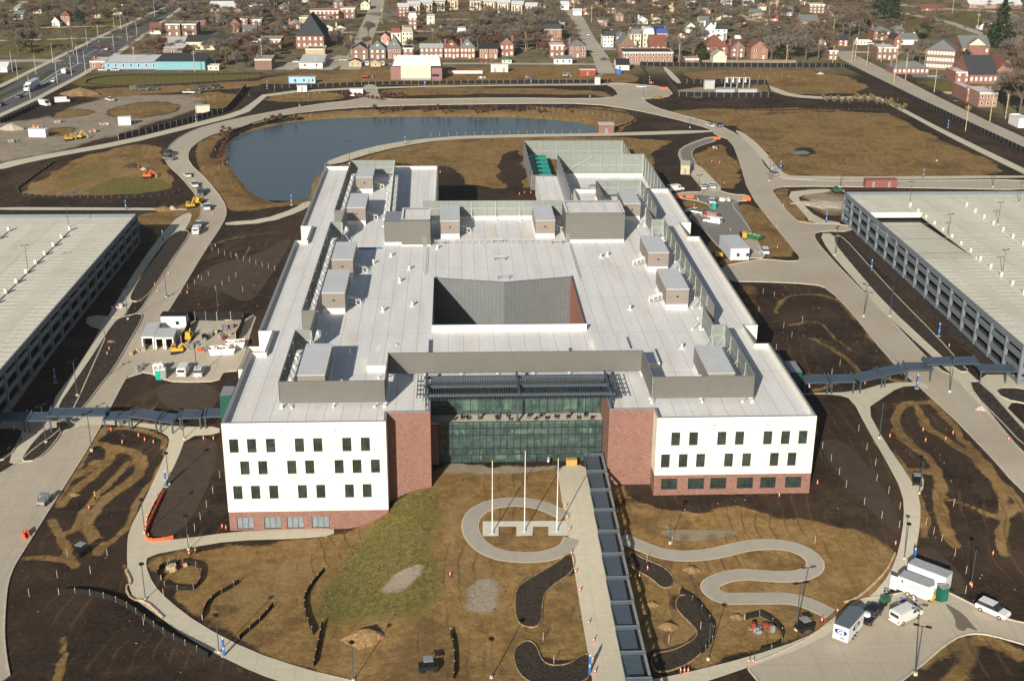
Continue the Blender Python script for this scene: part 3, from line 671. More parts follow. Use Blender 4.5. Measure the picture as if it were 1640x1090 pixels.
for n_, (pl, wd) in enumerate(loops_):
    P = [(v.x, v.y) for v in (T(*p) for p in smooth_poly(pl, False, 2))]
    sheet('walk_edging', [strip(P, wd+.7)], mat_paving('edging_concrete', (.50, .43, .32), 0), .08); sheet('walk', [strip(P, wd+.25)], mat_paving('walk_asphalt', (.34, .315, .27), 0, tint=.4), .13)
BEDM = mat('bed_mulch', (.042, .032, .024), .95, var=.5, scale=2.5, bump=.5)
for P in BEDS[:4]:
    sheet('planting_bed', [wpoly(P, 2)], BEDM, .10, kerb=.16, kmat=mat('bed_edging', (.27, .19, .10), .9, var=.4))
pad = S(810,780,3.517,[(-130,195),(350,192),(350,275),(240,275),(240,225),(155,225),(150,275),(60,278),(60,225),(-40,225),(-40,278),(-130,278)])
sheet('flagpole_plaza', [wpoly(pad, 0)], mat_paving('white_concrete', (.55, .53, .46)), .15)
# town streets
streets = [
 [(-30,160),(0,146),(92,97),(150,68),(235,28),(285,6),(320,-6),(335,-6),(297,6),(242,48),(185,86),(132,118),(60,155),(0,184),(-40,205)],
]
sheet('highway', [wpoly(p, 0) for p in streets], DASPH, .06)
STREETP = []
def world_strip(name, pts, wd, m, off):
    P = [(v.x, v.y) for v in (T(*p) for p in pts)]; STREETP.append(strip(P, wd+3)); sheet(name, [strip(P, wd)], m, off)
world_strip('highway_median', [(-20,164),(60,128),(85,113)], 3.2, mat('lawn', (.055, .075, .018), .95, var=.4), .12)
world_strip('highway_median', [(190,55),(235,35),(270,18)], 4, MATS['lawn'], .12)
world_strip('kerb', [(60,128),(40,136)], 1.2, KERB, .14)
for e in ([(-30,150),(0,139),(92,93),(150,64),(235,25),(285,4)], [(-10,190),(60,158),(132,120),(185,88),(242,49),(300,6)]): world_strip('pavement', e, 3.4, CONC, .14)
LINE = mat('road_line', (.6, .6, .56), .8)
for e in ([(5,162),(60,136),(100,110)], [(40,152),(90,122),(130,100)], [(135,90),(155,80)], [(160,82),(180,72)]): world_strip('lane_marking', e, .5, LINE, .1)
for x0 in range(0, 9): world_strip('crosswalk_marking', [(88+x0*7,102.3),(91+x0*7,102.3)], 1.2, LINE, .11); world_strip('crosswalk_marking', [(100+x0*6,90.6),(103+x0*6,90.6)], 1.2, LINE, .11)
for nm, pts, wd in (('street',[(560,112),(574,85),(588,50),(600,22),(606,-5)],11),('street',[(510,112),(540,98),(560,90)],14),('street',[(450,112),(470,104),(500,96)],12),('street',[(900,2),(925,30),(940,60),(962,92),(972,118)],9),
   ('street',[(430,104),(760,102),(1000,103.5),(1180,104),(1330,104)],5.5),('street',[(820,77),(960,79),(1000,80)],7),('street',[(500,53),(590,52),(700,50),(840,47)],5),('street',[(-20,99),(60,97),(95,99)],10),('street',[(-20,66),(60,64),(160,61),(250,58)],4.5),
   ('street',[(60,45),(130,43),(210,42)],4),('street',[(1345,85),(1410,118),(1480,155),(1560,195),(1680,250)],13),('street',[(1340,84),(1400,84),(1440,88)],8),('street',[(1170,20),(1230,40),(1260,50)],7),('street',[(1430,18),(1480,28),(1520,36),(1580,58)],7),('street',[(1440,8),(1520,15),(1640,22)],12),
   ('street',[(590,35),(700,32),(880,30)],4),('street',[(0,2),(40,3),(20,18)],5),('street',[(1180,33),(1210,32)],4),('street',[(1400,84),(1560,84)],4),('street',[(1555,57),(1600,62)],5)):
    world_strip(nm, pts, wd, ROADM if wd > 5.4 and nm == 'street' else CONC, .06+.004*random.randint(0, 9))
world_strip('parking_lot', S(1400,0,4.954,[(300,600),(420,605),(640,625)]), 12, ASPH, .1); world_strip('parking_lot', S(1400,0,4.954,[(560,740),(700,740)]), 7, CONC, .12)
world_strip('parking_lot', [(605,20),(640,26)], 25, ASPH, .1)
struct(MB().face([(1500,1500,0)]*3, ROADM).build('x')) if 0 else None

# ================================================================ MAIN BUILDING
RZ = 19.95; PZ = 20.9     # roof surface, parapet top
hq = thing('office_building', 'huge white and brick office building with glass entrance and pale flat roof round a courtyard', 'office building', (11.3, 197.3, 6.2))
OFF = Vector((11.3, 197.3, 6.2))
def part(mb, name, parent=hq):
    o = mb.build(name, parent); 
    if parent is hq: o.location = -OFF
    return o
def wall_holes(mb, x0, x1, z0, z1, y, holes, m, depth=.3, mr=None):
    """wall in the plane y facing -y, with rectangular openings and their reveals"""
    mr = mr or m
    xs = sorted({x0, x1, *[h[0] for h in holes], *[h[1] for h in holes]}); zs = sorted({z0, z1, *[h[2] for h in holes], *[h[3] for h in holes]})
    for i in range(len(xs)-1):
        for j in range(len(zs)-1):
            cx, cz = (xs[i]+xs[i+1])/2, (zs[j]+zs[j+1])/2
            if any(h[0] < cx < h[1] and h[2] < cz < h[3] for h in holes): continue
            mb.face([(xs[i], y, zs[j]), (xs[i+1], y, zs[j]), (xs[i+1], y, zs[j+1]), (xs[i], y, zs[j+1])], m)
    for a, b_, c, d in holes:
        e = y+depth
        mb.face([(a, y, c), (b_, y, c), (b_, e, c), (a, e, c)], mr); mb.face([(a, e, d), (b_, e, d), (b_, y, d), (a, y, d)], mr)
        mb.face([(a, y, d), (a, y, c), (a, e, c), (a, e, d)], mr); mb.face([(b_, y, c), (b_, y, d), (b_, e, d), (b_, e, c)], mr)
def window(parent, x0, x1, z0, z1, y, mull=0, off=OFF, pm=None, name='window'):
    f = MB(); t = .09
    f.box(x0, x0+t, y, y+.12, z0, z1, FRAME).box(x1-t, x1, y, y+.12, z0, z1, FRAME).box(x0+t, x1-t, y, y+.12, z0, z0+t, FRAME).box(x0+t, x1-t, y, y+.12, z1-t, z1, FRAME)
    for k in range(mull): xm = x0+(x1-x0)*(k+1)/(mull+1); f.box(xm-.04, xm+.04, y+.005, y+.115, z0+t, z1-t, FRAME)
    o = f.build(name, parent); o.location = -off
    p = MB().box(x0+t, x1-t, y+.05, y+.08, z0+t, z1-t, pm or WGLASS).build('pane', o)
    return o
# front faces of the two wings
rowsL = [(15.28, 17.9, (-39.2, -36.15, -32.9, -27.9-.05, -24.8, -19.8, -16.6)), (11.03, 13.65, (-37.6, -34.5, -29.5, -26.4, -21.3, -18.2, -15.0)), (6.22, 8.87, (-39.15, -36.05, -32.9, -27.9, -24.7, -19.7, -16.6))]
rowsR = [(15.5, 18.1, (37.55, 40.7, 45.7, 48.85, 53.85, 57.0, 60.1)), (11.23, 13.86, (35.95, 39.1, 42.2, 47.2, 50.4, 55.35, 58.5))]
WPAIR = []
for nm, x0, x1, rows, zb, bw in (('front_wall', -40.3, -12.2, rowsL, 3.73, ((-39, -36), (-34.2, -31.2), (-30.2, -27.2), (-25.8, -22.7))), ('front_wall', 34.9, 63, rowsR, 9.75, ((36.2, 39.1), (41.0, 43.9), (45.0, 47.9), (49.8, 52.7), (54.0, 56.8), (58.5, 61.4)))):
    mb = MB(); hs = [(x, x+1.56, a, b_) for a, b_, xs in rows for x in xs]
    wall_holes(mb, x0, x1, zb, PZ, 197.3, hs, WHITE)
    part(mb, nm)
    zw = (.25, 2.55) if x0 < 0 else (6.85, 9.05)
    mb = MB(); hb = [(a, b_, *zw) for a, b_ in bw]; wall_holes(mb, x0, x1, -1.5, zb, 197.36, hb, BRICK, .25)
    part(mb, 'brick_base')
    for h in hs: window(hq, *h, 197.5)
    for h in hb: window(hq, *h, 197.5, 2, pm=(mat('louvre_blind', (.22, .26, .29), .4, .2) if x0 < 0 else None))
    mb = MB()
    for fx in (.36, .69): part(MB().box(x0+(x1-x0)*fx-.25, x0+(x1-x0)*fx+.25, 197.22, 197.3, 19.35, 19.5, CAPG), 'overflow_drain')
# footprint cells
def inside(x, y):
    if 197.3 < y < 387.5 and -40.3 < x < -12.2:
        return not (x < -37.5 and (230.6 < y < 242 or 306.8 < y < 319.7))
    if 197.3 < y < 357.5 and 34.9 < x < 63:
        return not (x > 60.2 and (232.5 < y < 242.8 or 308.2 < y < 321))
    if -12.2 < x < -5 and 329 < y < 387.5: return True
    if -12.2 < x < 34.9 and 201.2 < y < 329:
        if -4.6 < x < 27 and (y < 213.6): return False
        if -4.9 < x < 26.9 and 243.4 < y < 278: return False
        return True
    if 27.0 < x < 34.9 and 329 < y < 332: return False
    return False
def cells(fn, xs, ys):
    F = []; V = {}; vl = []
    def v(i, j):
        if (i, j) not in V: V[(i, j)] = len(vl); vl.append((xs[i], ys[j]))
        return V[(i, j)]
    for i in range(len(xs)-1):
        for j in range(len(ys)-1):
            if fn((xs[i]+xs[i+1])/2, (ys[j]+ys[j+1])/2): F.append((v(i, j), v(i+1, j), v(i+1, j+1), v(i, j+1)))
    return vl, F
def simp(P):
    q = []
    for i in range(len(P)):
        a, b, c = P[i-1], P[i], P[(i+1) % len(P)]
        if abs((b[0]-a[0])*(c[1]-b[1])-(b[1]-a[1])*(c[0]-b[0])) > 1e-6: q.append(b)
    return q
def rim(mb, P, wd, z0, z1, m, top=None):
    n = len(P); q = []
    for i in range(n):
        a, b, c = Vector(P[i-1]), Vector(P[i]), Vector(P[(i+1) % n]); d1 = (b-a).normalized(); d2 = (c-b).normalized()
        n1 = Vector((-d1.y, d1.x)); n2 = Vector((-d2.y, d2.x)); k = (n1+n2); k = k/ max(.3, k.dot(n1)); q.append(b+k*wd)
    for i in range(n):
        j = (i+1) % n; a, b, c, d = P[i], P[j], q[j], q[i]
        mb.face([(*a, z1), (*b, z1), (*c, z1), (*d, z1)], top or m); mb.face([(*c, z0), (*d, z0), (*d, z1), (*c, z1)], m)
xs = [-40.3, -37.5, -12.2, -5, -4.9, -4.6, 26.9, 27, 34.9, 60.2, 63]; ys = [197.3, 201.2, 213.6, 230.6, 232.5, 242, 242.8, 243.4, 278, 306.8, 308.2, 319.7, 321, 329, 357.5, 387.5]
vl, F = cells(inside, xs, ys)
mb = MB()
for f in F: mb.face([(*vl[i], RZ) for i in f], ROOF)
for x0, x1 in ((-4.9, 11.3), (11.3, 26.9)):   # the roof comes forward to a point at the back of the courtyard
    P = [(-4.9, 278.0), (11.3, 274.3), (11.3, 278.0)] if x0 < 0 else [(11.3, 278.0), (11.3, 274.3), (26.9, 278.0)]
    mb.face([(*p, RZ) for p in P], ROOF)
part(mb, 'roof')
mbw = MB(); mbb = MB(); mbp = MB(); mbc = MB()
for L in loops_of(F):
    P = simp([vl[i] for i in L])
    courty = all(243 < p[1] < 279 for p in P)
    if not courty: rim(mbp, P, .42, RZ-.05, PZ, WHITE, CAPG)
    for i in range(len(P)):
        a, b_ = P[i], P[(i+1) % len(P)]
        if a[1] == b_[1] == 197.3: continue
        cy_ = 243 < min(a[1], b_[1]) and max(a[1], b_[1]) < 279 and -5 <= min(a[0], b_[0]) and max(a[0], b_[0]) < 27.5
        if cy_:
            if a[1] == b_[1] and a[1] > 270: continue
            mm = COPS if a[0] == b_[0] and a[0] > 20 else CYARD
            mbc.face([(*a, 5.8), (*b_, 5.8), (*b_, PZ), (*a, PZ)], mm); continue
        if a[1] == b_[1] == 213.6: continue
        brick = (a[1] == b_[1] == 201.2) or (a[0] == b_[0] and a[0] in (-4.6, 27.0) and min(a[1], b_[1]) < 202) 
        if brick: mbb.face([(*a, -1), (*b_, -1), (*b_, PZ-.1), (*a, PZ-.1)], BRICK); mbw.face([(*a, PZ-.1), (*b_, PZ-.1), (*b_, PZ), (*a, PZ)], CAPG); continue
        zb = 3.73 if a[0] < 0 else 9.75
        mbb.face([(*a, -1.5), (*b_, -1.5), (*b_, zb), (*a, zb)], BRICK); mbw.face([(*a, zb), (*b_, zb), (*b_, PZ), (*a, PZ)], WHITE)
part(mbw, 'side_wall'); part(mbb, 'brick_wall'); part(mbp, 'parapet')
for a, b_ in (((-4.9, 278), (11.3, 274.3)), ((11.3, 274.3), (26.9, 278))): mbc.face([(*b_, 5.8), (*a, 5.8), (*a, RZ+.35), (*b_, RZ+.35)][::-1], CYARD); mbc.face([(*a, RZ), (*b_, RZ), (*b_, RZ+.35), (*a, RZ+.35)], CAPG)
mbc.face([(-4.9, 243.4, 6.3), (26.9, 243.4, 6.3), (26.9, 278, 6.3), (-4.9, 278, 6.3)], CONC)
part(mbc, 'courtyard_wall')
mb = MB().box(-4.9, 27.2, 242.95, 243.36, RZ+.01, 21.45, WHITE, CAPG); part(mb, 'courtyard_parapet')
# roof risers beside and behind the central screen
for x0, x1, y0, y1, z in ((-17, -5.4, 222, 229, 21.2), (-15, -5.4, 229, 236.5, 20.9), (27.6, 39.2, 222, 229.5, 21.2), (27.6, 34.6, 229.5, 237, 20.9), (10.5, 22.3, 221.5, 231, 21.0)): part(MB().box(x0, x1, y0, y1, RZ, z, WHITE, ROOF, 'b'), 'roof_riser')
# lower roof behind, on the east side
LOW = mat('lower_white', (.80, .79, .76), .8, var=.03)
mb = MB().box(27.02, 62.98, 357.5, 408, 0, 12.4, WHITE, ROOF, 'b').box(27.02, 62.98, 329.02, 357.48, 0, 12.6, WHITE, ROOF, 'b')
mb.box(27.1, 41, 340, 341, 12.6, 14.2, WHITE); mb.box(35, 62.6, 406.6, 407.6, 12.4, 13.5, WHITE); mb.box(36, 44, 372, 373, 12.4, 13.8, WHITE, CAPG)
mb.box(28, 35, 333, 333.6, 12.6, 15, WHITE, CAPG); mb.box(35.5, 42, 345, 356, 12.6, 15.2, WHITE, ROOF); mb.box(35, 62.9, 357.5, 358.2, 12.4, PZ, WHITE, CAPG)
part(mb, 'lower_roof')
# screens: (polyline of x,y ; z0 ; z1 ; outward ribs?) built as separate parts per run
def screen(pts, z0, z1, m_out, m_in, side=1, braces=True, name='screen_wall', step=6.2):
    mb = MB(); br = MB(); n = len(pts); t = .16
    for i in range(n-1):
        a = Vector(pts[i]); b_ = Vector(pts[i+1]); d = (b_-a).normalized(); nn = Vector((d.y, -d.x))*side   # nn points outward
        p = [a, b_]; o0 = a+nn*t; o1 = b_+nn*t
        mb.face([(*o0, z0), (*o1, z0), (*o1, z1), (*o0, z1)] if side > 0 else [(*o1, z0), (*o0, z0), (*o0, z1), (*o1, z1)], m_out)
        mb.face([(*b_, z0), (*a, z0), (*a, z1), (*b_, z1)] if side > 0 else [(*a, z0), (*b_, z0), (*b_, z1), (*a, z1)], m_in)
        mb.face([(*a, z1), (*o0, z1), (*o1, z1), (*b_, z1)], CAPG)
        L = (b_-a).length; k = max(1, int(L/step))
        for j in range(k+1):
            q = a+(b_-a)*(j/k)-nn*.22
            br.bar((q.x, q.y, RZ if z0 > 18 else z0), (q.x, q.y, z1-.1), .13, .13, STEEL)
            if braces and z0 > 18:
                e = q-nn*1.7; br.bar((e.x, e.y, RZ), (q.x, q.y, RZ+3.0), .12, .12, STEEL); br.tube((e.x, e.y, RZ), (e.x, e.y, RZ+.4), .22, .16, WPAINT, 6); br.tube((q.x, q.y, RZ), (q.x, q.y, RZ+.4), .22, .16, WPAINT, 6)
        br.bar((*(a-nn*.08), (z0+z1)/2), (*(b_-nn*.08), (z0+z1)/2), .08, .12, STEEL)
    part(mb, name); part(br, 'screen_brace')
S0, S1 = 21.0, 25.2
DKS = mat_lines('screen_outer_shade', (.37, .37, .325), 2, .42, .55, .42)
def sc2(pts, side, z0=S0, z1=S1, br=True): screen(pts, z0, z1, SCRN, SCRP, side, br)
sc2([(-31.2, 205.4), (-12.7, 205.4)], 1); sc2([(-12.7, 205.4), (-12.7, 218.5)], 1); sc2([(-12.7, 218.5), (35.2, 218.5)], 1); sc2([(35.2, 218.5), (35.2, 205.6)], 1, br=False); sc2([(35.2, 205.6), (53.6, 205.6)], 1)
sc2([(-31.2, 205.4), (-31.2, 231), (-28.4, 231), (-28.4, 242.3), (-31.2, 242.3), (-31.2, 308.3), (-28.6, 308.3), (-28.6, 319.6), (-31.2, 319.6), (-31.2, 376.8), (-18, 376.8), (-17, 322)], -1)
sc2([(53.6, 205.6), (53.6, 231.8), (51.2, 231.8), (51.2, 242.8), (53.6, 242.8), (53.6, 309.2), (50.8, 309.2), (50.8, 321), (53.6, 321), (53.6, 350.4), (40.7, 350.4), (40.7, 330)], 1)
sc2([(-8.4, 328.4), (30.7, 328.4)], -1)
# tall screens round the lower yard
screen([(34.2, 357), (34.2, 408), (62.9, 408), (62.9, 357.8)], 12.5, 19.8, mat_lines('yard_screen', (.30, .31, .33), 3, 2.6, .75, .05, .5, .3), SCRP, -1, False, 'yard_screen', 6)
screen([(26, 414.2), (34, 414.2)], 6, 11.4, SCRN, SCRP, 1, False, 'yard_screen', 6)
screen([(26, 414.2), (26, 460), (62.8, 460), (62.8, 408)], 5.5, 13.2, mat_lines('yard_screen', (.30, .31, .33), 3, 2.6, .75, .05, .5, .3), SCRP, -1, False, 'yard_screen', 6)
mb = MB()
mb.bar((36, 407.6, 13.3), (46, 407.6, 19.3), .2, .2, STEEL)
part(mb, 'screen_brace')
for k in range(6):
    y = 417+k*6.4; mb = MB().box(26.6, 33.6, y, y+5.2, 6.1, 9.4-.05*k, mat('teal_tarpaulin', (.012, .30, .235), .5, var=.2), None)
    mb.box(29, 30.6, y+1.4, y+2.6, 9.4-.05*k, 9.75-.05*k, BLACK); part(mb, 'cooling_cell')
mb = MB()
for k, (x, y) in enumerate(((43.5, 376), )):
    mb.tube((x, y, 12.4), (x, y, 16.2), 2.6, 2.6, STEEL, 20); mb.tube((x, y, 16.2), (x, y, 17.2), 2.2, 2.2, STEEL, 20)
    mb.tube((x-5, y-.6, 15), (x, y-.6, 15), .8, .8, WPAINT, 10); mb.tube((x-5, y+1.4, 14.4), (x+5, y+1.4, 14.4), .7, .7, WPAINT, 10); mb.tube((x, y-1, 15.6), (x+6, y-1, 15.6), .7, .7, STEEL, 10)
part(mb, 'exhaust_stack')
# penthouses
for x0, x1, xm, y0, y1, zt in ((-17.7, -6.1, -13.4, 304.2, 315.5, 26.4), (28.2, 43.2, 43.2, 306.6, 318.6, 27.3)):
    mb = MB(); H = SCRN
    if xm < x1:
        mb.box(x0, xm, y0+1, y1, 20.7, zt-.5, H, CAPG, 'b'); mb.box(x0, xm, y0+1.05, y1, RZ, 20.7, WHITE, None, 'bt')
        mb.box(xm, x1, y0, y1, 20.3, zt, H, CAPG, 'b'); mb.box(xm, x1, y0+.05, y1, RZ, 20.3, WHITE, None, 'bt')
    else: mb.box(x0, x1, y0, y1, 20.7, zt, H, CAPG, 'b'); mb.box(x0+.05, x1-.05, y0+.05, y1, RZ, 20.7, WHITE, None, 'bt')
    a = part(mb, 'stair_penthouse')
    p = MB(); p.box(x0+.5, x1-.5, y0+1.6, y1-.5, zt+.004, zt+.05, ROOF); rim(p, [(x0, y0+.0), (x1, y0), (x1, y1), (x0, y1)], .5, zt, zt+.45, SCRN, WPAINT)
    if xm < x1: p = MB().box(xm+.6, x1-.5, y0+.5, y1-.5, zt+.004, zt+.05, ROOF); rim(p, [(xm, y0), (x1, y0), (x1, y1), (xm, y1)], .5, zt, zt+.45, SCRN, WPAINT)
    p.build('penthouse_roof', a)
    dx = x1-1.4 if x0 < 0 else x0+.6
    MB().box(dx-.55, dx+.55, y0-.06, y0, RZ, RZ+2.3, mat('door_green', (.16, .19, .17), .5)).build('door', a)
# entrance: glass, terrace and interior
FRW = mat('mullion_metal', (.03, .05, .05), .4, .5)
def curtain(x0, x1, z0, z1, y, nx, zs, name):
    p = MB().face([(x0, y, z0), (x1, y, z0), (x1, y, z1), (x0, y, z1)], CGLASS); o = part(p, name)
    g = MB()
    for k in range(nx+1): x = x0+(x1-x0)*k/nx; g.box(x-.045, x+.045, y-.1, y-.01, z0, z1, FRW)
    for z in zs: g.box(x0, x1, y-.08, y-.012, z-.06, z+.06, FRW)
    g.build('mullion', o)
curtain(-3.3, 26.9, 8.15, 14.9, 209.6, 24, (8.2, 9.5, 12.2, 13.6, 14.9), 'entrance_glass')
curtain(-3.3, 26.9, 6.25, 8.05, 210.3, 15, (6.3, 8.0), 'lobby_glass')
curtain(-4.55, 26.95, 14.75, 19.8, 213.4, 22, (14.8, 18.1), 'upper_glass')
INT = mat('interior_wall', (.62, .70, .46), .8, var=.3, scale=.35); IFL = mat('interior_floor', (.24, .25, .23), .6, var=.3)
mb = MB(); mb.box(-4.58, 26.98, 209.9, 213.3, 14.3, 14.62, mat('terrace_paving', (.50, .47, .40), .8), None); part(mb, 'terrace')
mb = MB()
mb.box(-4.5, 26.9, 217.5, 217.8, 6.2, 19.7, IFL); mb.box(-4.5, 26.9, 210.35, 217.4, 10.55, 10.85, IFL); mb.box(-4.5, 26.9, 213.5, 217.4, 14.4, 14.7, IFL)
for x0, x1, z0, z1, yy in ((1, 4.2, 15, 17.8, 214.6), (6.7, 7.2, 15.2, 17.6, 214.2), (9, 10.3, 15.2, 17.8, 214.3), (20.3, 22.6, 15, 17.8, 214.6), (23.8, 24, 14.8, 18, 213.9), (10, 16.8, 11.4, 12.2, 211.6), (13.6, 14.2, 10.9, 12.2, 212.2), (15, 15.7, 10.9, 12.3, 212), (4.4, 4.7, 6.3, 8, 211.2), (7.4, 9.2, 6.3, 7.2, 211.5), (10.8, 11.8, 6.3, 8, 211.3), (-.2, 2, 10.9, 12, 212), (23, 25.4, 11, 12.2, 212)): mb.box(x0, x1, yy, yy+.15, z0, z1, INT)
for k in range(9): x = -3+k*3.4; mb.box(x, x+.35, 211.6, 211.95, 6.3, 14.3, IFL)
for k in range(26): x = -.6+k*1.07; mb.box(x, x+.5, 211.0+.4*(k % 3), 211.5+.4*(k % 3), 10.9, 11.2+.5*((k*7) % 3), mat('desk', (.2, .16, .12), .7))
part(mb, 'interior')
mb = MB().box(-4.58, -3.35, 209.7, 213.3, 6, 14.28, BRICK); part(mb, 'brick_return')
# pergola over the terrace
mb = MB(); ZP = 22.3
for y in (205.6, 209.6, 213.8): mb.box(-5.9, 28.6, y-.22, y+.22, ZP-.5, ZP, DKST)
for x in (-5.4, 11.2, 27.6): mb.box(x-.2, x+.2, 204.8, 214.6, ZP+.01, ZP+.45, DKST); 
part(mb, 'pergola_frame')
mb = MB()
for k in range(78): x = -5.9+k*.45; mb.box(x-.05, x+.05, 204.7, 214.2, ZP-.95, ZP-.52, DKST)
part(mb, 'pergola_fins')
mb = MB()
for x in (-5.4, 27.6): mb.box(x-.16, x+.16, 205.5, 205.8, RZ, ZP-.5, DKST); mb.box(x-.16, x+.16, 213.6, 213.9, RZ, ZP-.5, DKST); mb.bar((x, 203, RZ+.2), (x, 205.6, ZP-.5), .2, .2, DKST)
mb.box(11.0, 11.4, 209.75, 210.1, 14.62, ZP-.5, DKST)
for y in (206.5, 208.5, 210.5, 212.5): mb.box(-7, -5.9, y-.1, y+.1, ZP-.5, ZP-.3, DKST); mb.box(28.6, 30, y-.1, y+.1, ZP-.5, ZP-.3, DKST)
for x in (-7, -6.4, 29.2, 30): mb.box(x-.07, x+.07, 204.5, 214.6, ZP-.3, ZP-.12, DKST)
part(mb, 'pergola_posts')
# side entrances
GG = mat('green_glass', (.02, .085, .06), .12, spec=.8)
mb = MB().box(63.02, 70.5, 241, 252, 0, 10.3, BRICK, ROOF, 'b').box(70.52, 72.8, 240.8, 247, 3, 11, GG, CAPG, 'b'); rim(mb, [(63.05, 241), (70.5, 241), (70.5, 252), (63.05, 252)], .35, 10.3, 10.8, BRICK, CAPG); part(mb, 'side_entrance')
mb = MB().box(-45.2, -40.32, 235.5, 243.5, -1, 9.6, BRICK, ROOF, 'b').box(-47.6, -45.22, 233.8, 238.6, -1, 10.2, GG, CAPG, 'b').box(-46.4, -40.32, 249.5, 263, 0, 9.4, WHITE, None, 'bt').box(-46.2, -40.5, 249.8, 262.8, 8.3, 8.34, mat('ramp_floor', (.4, .37, .3), .9)); rim(mb, [(-46.4, 249.5), (-40.32, 249.5), (-40.32, 263), (-46.4, 263)], .3, 8.3, 9.4, WHITE, CAPG); part(mb, 'side_entrance')
mb = MB().box(63.02, 66.4, 309.5, 320, 4, 9.6, WHITE, CAPG, 'b'); part(mb, 'service_bay')
mb = MB().box(63.02, 66, 270, 275, 5, 9.5, GPAINT, CAPG, 'b'); part(mb, 'service_bay')
# patio in front of the low door
mb = MB()
landmark(490, 750, 'the white left wing'); landmark(1180, 720, 'the white right wing'); landmark(835, 690, 'the glass entrance'); landmark(800, 480, 'the courtyard opening')
landmark(500, 330, 'the west roof'); landmark(1060, 400, 'the east roof'); landmark(800, 340, 'the rear roof screen')
# roof things: rooftop units
def roof_unit(x0, x1, y0, y1, label, stair):
    t = thing('rooftop_air_unit', label, 'air handling unit', ((x0+x1)/2, y0, RZ), 0, 'air handling units on the roof')
    W = (x1-x0)/2; D = y1-y0
    MB().box(-W+.1, W-.1, .1, D-.1, 0, 1.15, WPAINT, None, 'b').build('unit_base', t)
    b_ = MB().box(-W, W, 0, D, 1.15, 4.55, AHUW, None, 'b'); b_.box(-W-.06, W+.06, -.06, D+.06, 4.56, 4.68, AHUT); b_.build('housing', t)
    MB().box(-.25, .25, -.1, -.01, 2.8, 3.1, BLACK).box(-W+.6, -W+1.7, -.04, -.003, 1.6, 2.9, AHUW).build('vent', t)
    s = MB(); sx = W+.15 if stair > 0 else -W-.15; d = 1 if stair > 0 else -1
    for k in range(5): s.box(min(sx+d*(.1+k*.5), sx+d*(.6+k*.5)), max(sx+d*(.1+k*.5), sx+d*(.6+k*.5)), D*.3, D*.3+1.1, 1.1-k*.24, 1.16-k*.24, STEEL)
    for yy in (D*.3, D*.3+1.1):
        s.bar((sx, yy, 1.1), (sx+d*2.7, yy, 0), .09, .12, STEEL); s.bar((sx, yy, 2.1), (sx+d*2.7, yy, 1), .09, .09, WPAINT)
        for k in range(4): s.bar((sx+d*.9*k, yy, 1.1-.36*k), (sx+d*.9*k, yy, 2.1-.36*k), .08, .08, WPAINT)
    s.build('stair', t)
    return t
P_ = lambda s: s+' air unit on the pale roof'
for i, (x0, x1, y0, y1, l, st) in enumerate(((-28.5, -23.6, 209.5, 225, 'grey topped air unit inside the front left roof screen', 1), (-28.5, -23.6, 254.9, 271, 'tan air unit on the west roof, second from the front', 1), (-28.5, -23.6, 278.5, 292.6, 'tan air unit on the west roof, third from the front', 1), (-28.5, -23.6, 324, 339.2, 'tan air unit on the west roof beside the narrow screen jog, second from the back', 1), (-28.5, -23.6, 357.8, 371.8, 'tan air unit at the back of the west roof, nearest the pond', 1),
    (-3.7, 1.3, 310.8, 326, 'tan air unit beside the smaller ribbed penthouse at the rear', 1), (20.8, 25.8, 310.8, 326, 'tan air unit beside the larger ribbed penthouse at the rear', 1), (45.7, 50.2, 327, 341, 'tan air unit tucked between the large penthouse and east screen', -1), (45.7, 50.6, 282.3, 296.2, 'tan air unit on the east roof, third from the front', -1), (45.7, 50.6, 255.5, 270, 'tan air unit on the east roof, second from the front', -1), (45.7, 50.6, 208.3, 222.3, 'grey topped air unit inside the front right roof screen', -1))): roof_unit(x0, x1, y0, y1, l, st)
# small roof things
RS = []
def vent_pipe():
    t = thing('roof_vent', 'x', 'vent', (0, 0, 0)); MB().tube((0, 0, 0), (0, 0, .9), .2, .2, WPAINT, 8).build('pipe', t); MB().tube((0, 0, .9), (0, 0, 1.25), .38, .28, STEEL, 8).build('hood', t); MB().box(-.35, .35, -.35, .35, 0, .2, WPAINT).build('curb', t); return t
vp = vent_pipe()
for i, (px, py) in enumerate(((626, 409), (598, 421), (613, 497), (1009, 494), (635, 557), (962, 411), (973, 408), (560, 562), (700, 397), (655, 430), (640, 450), (1075, 470), (905, 470), (660, 488), (1092, 556))):
    x, y = up(px, py, RZ+.3)
    if not inside(x, y): continue
    l = 'small white roof vent hood '+near(px, py)
    if i == 0: vp.location = (x, y, RZ); vp['label'] = l; vp['group'] = 'small vents on the roof'
    else: dup(vp, (x, y, RZ), random.random()*3, l, 'small vents on the roof')
def frame_rack():
    t = thing('pipe_rack', 'x', 'rack', (0, 0, 0)); mb = MB()
    for x in (-1.3, 1.3):
        for y in (-.5, .5): mb.bar((x, y, 0), (x, y, .9), .12, .12, DKST)
    f = mb.build('legs', t); MB().bar((-1.5, -.5, .95), (1.5, -.5, .95), .12, .1, STEEL).bar((-1.5, .5, .95), (1.5, .5, .95), .12, .1, STEEL).build('rail', t); return t
fr = frame_rack()
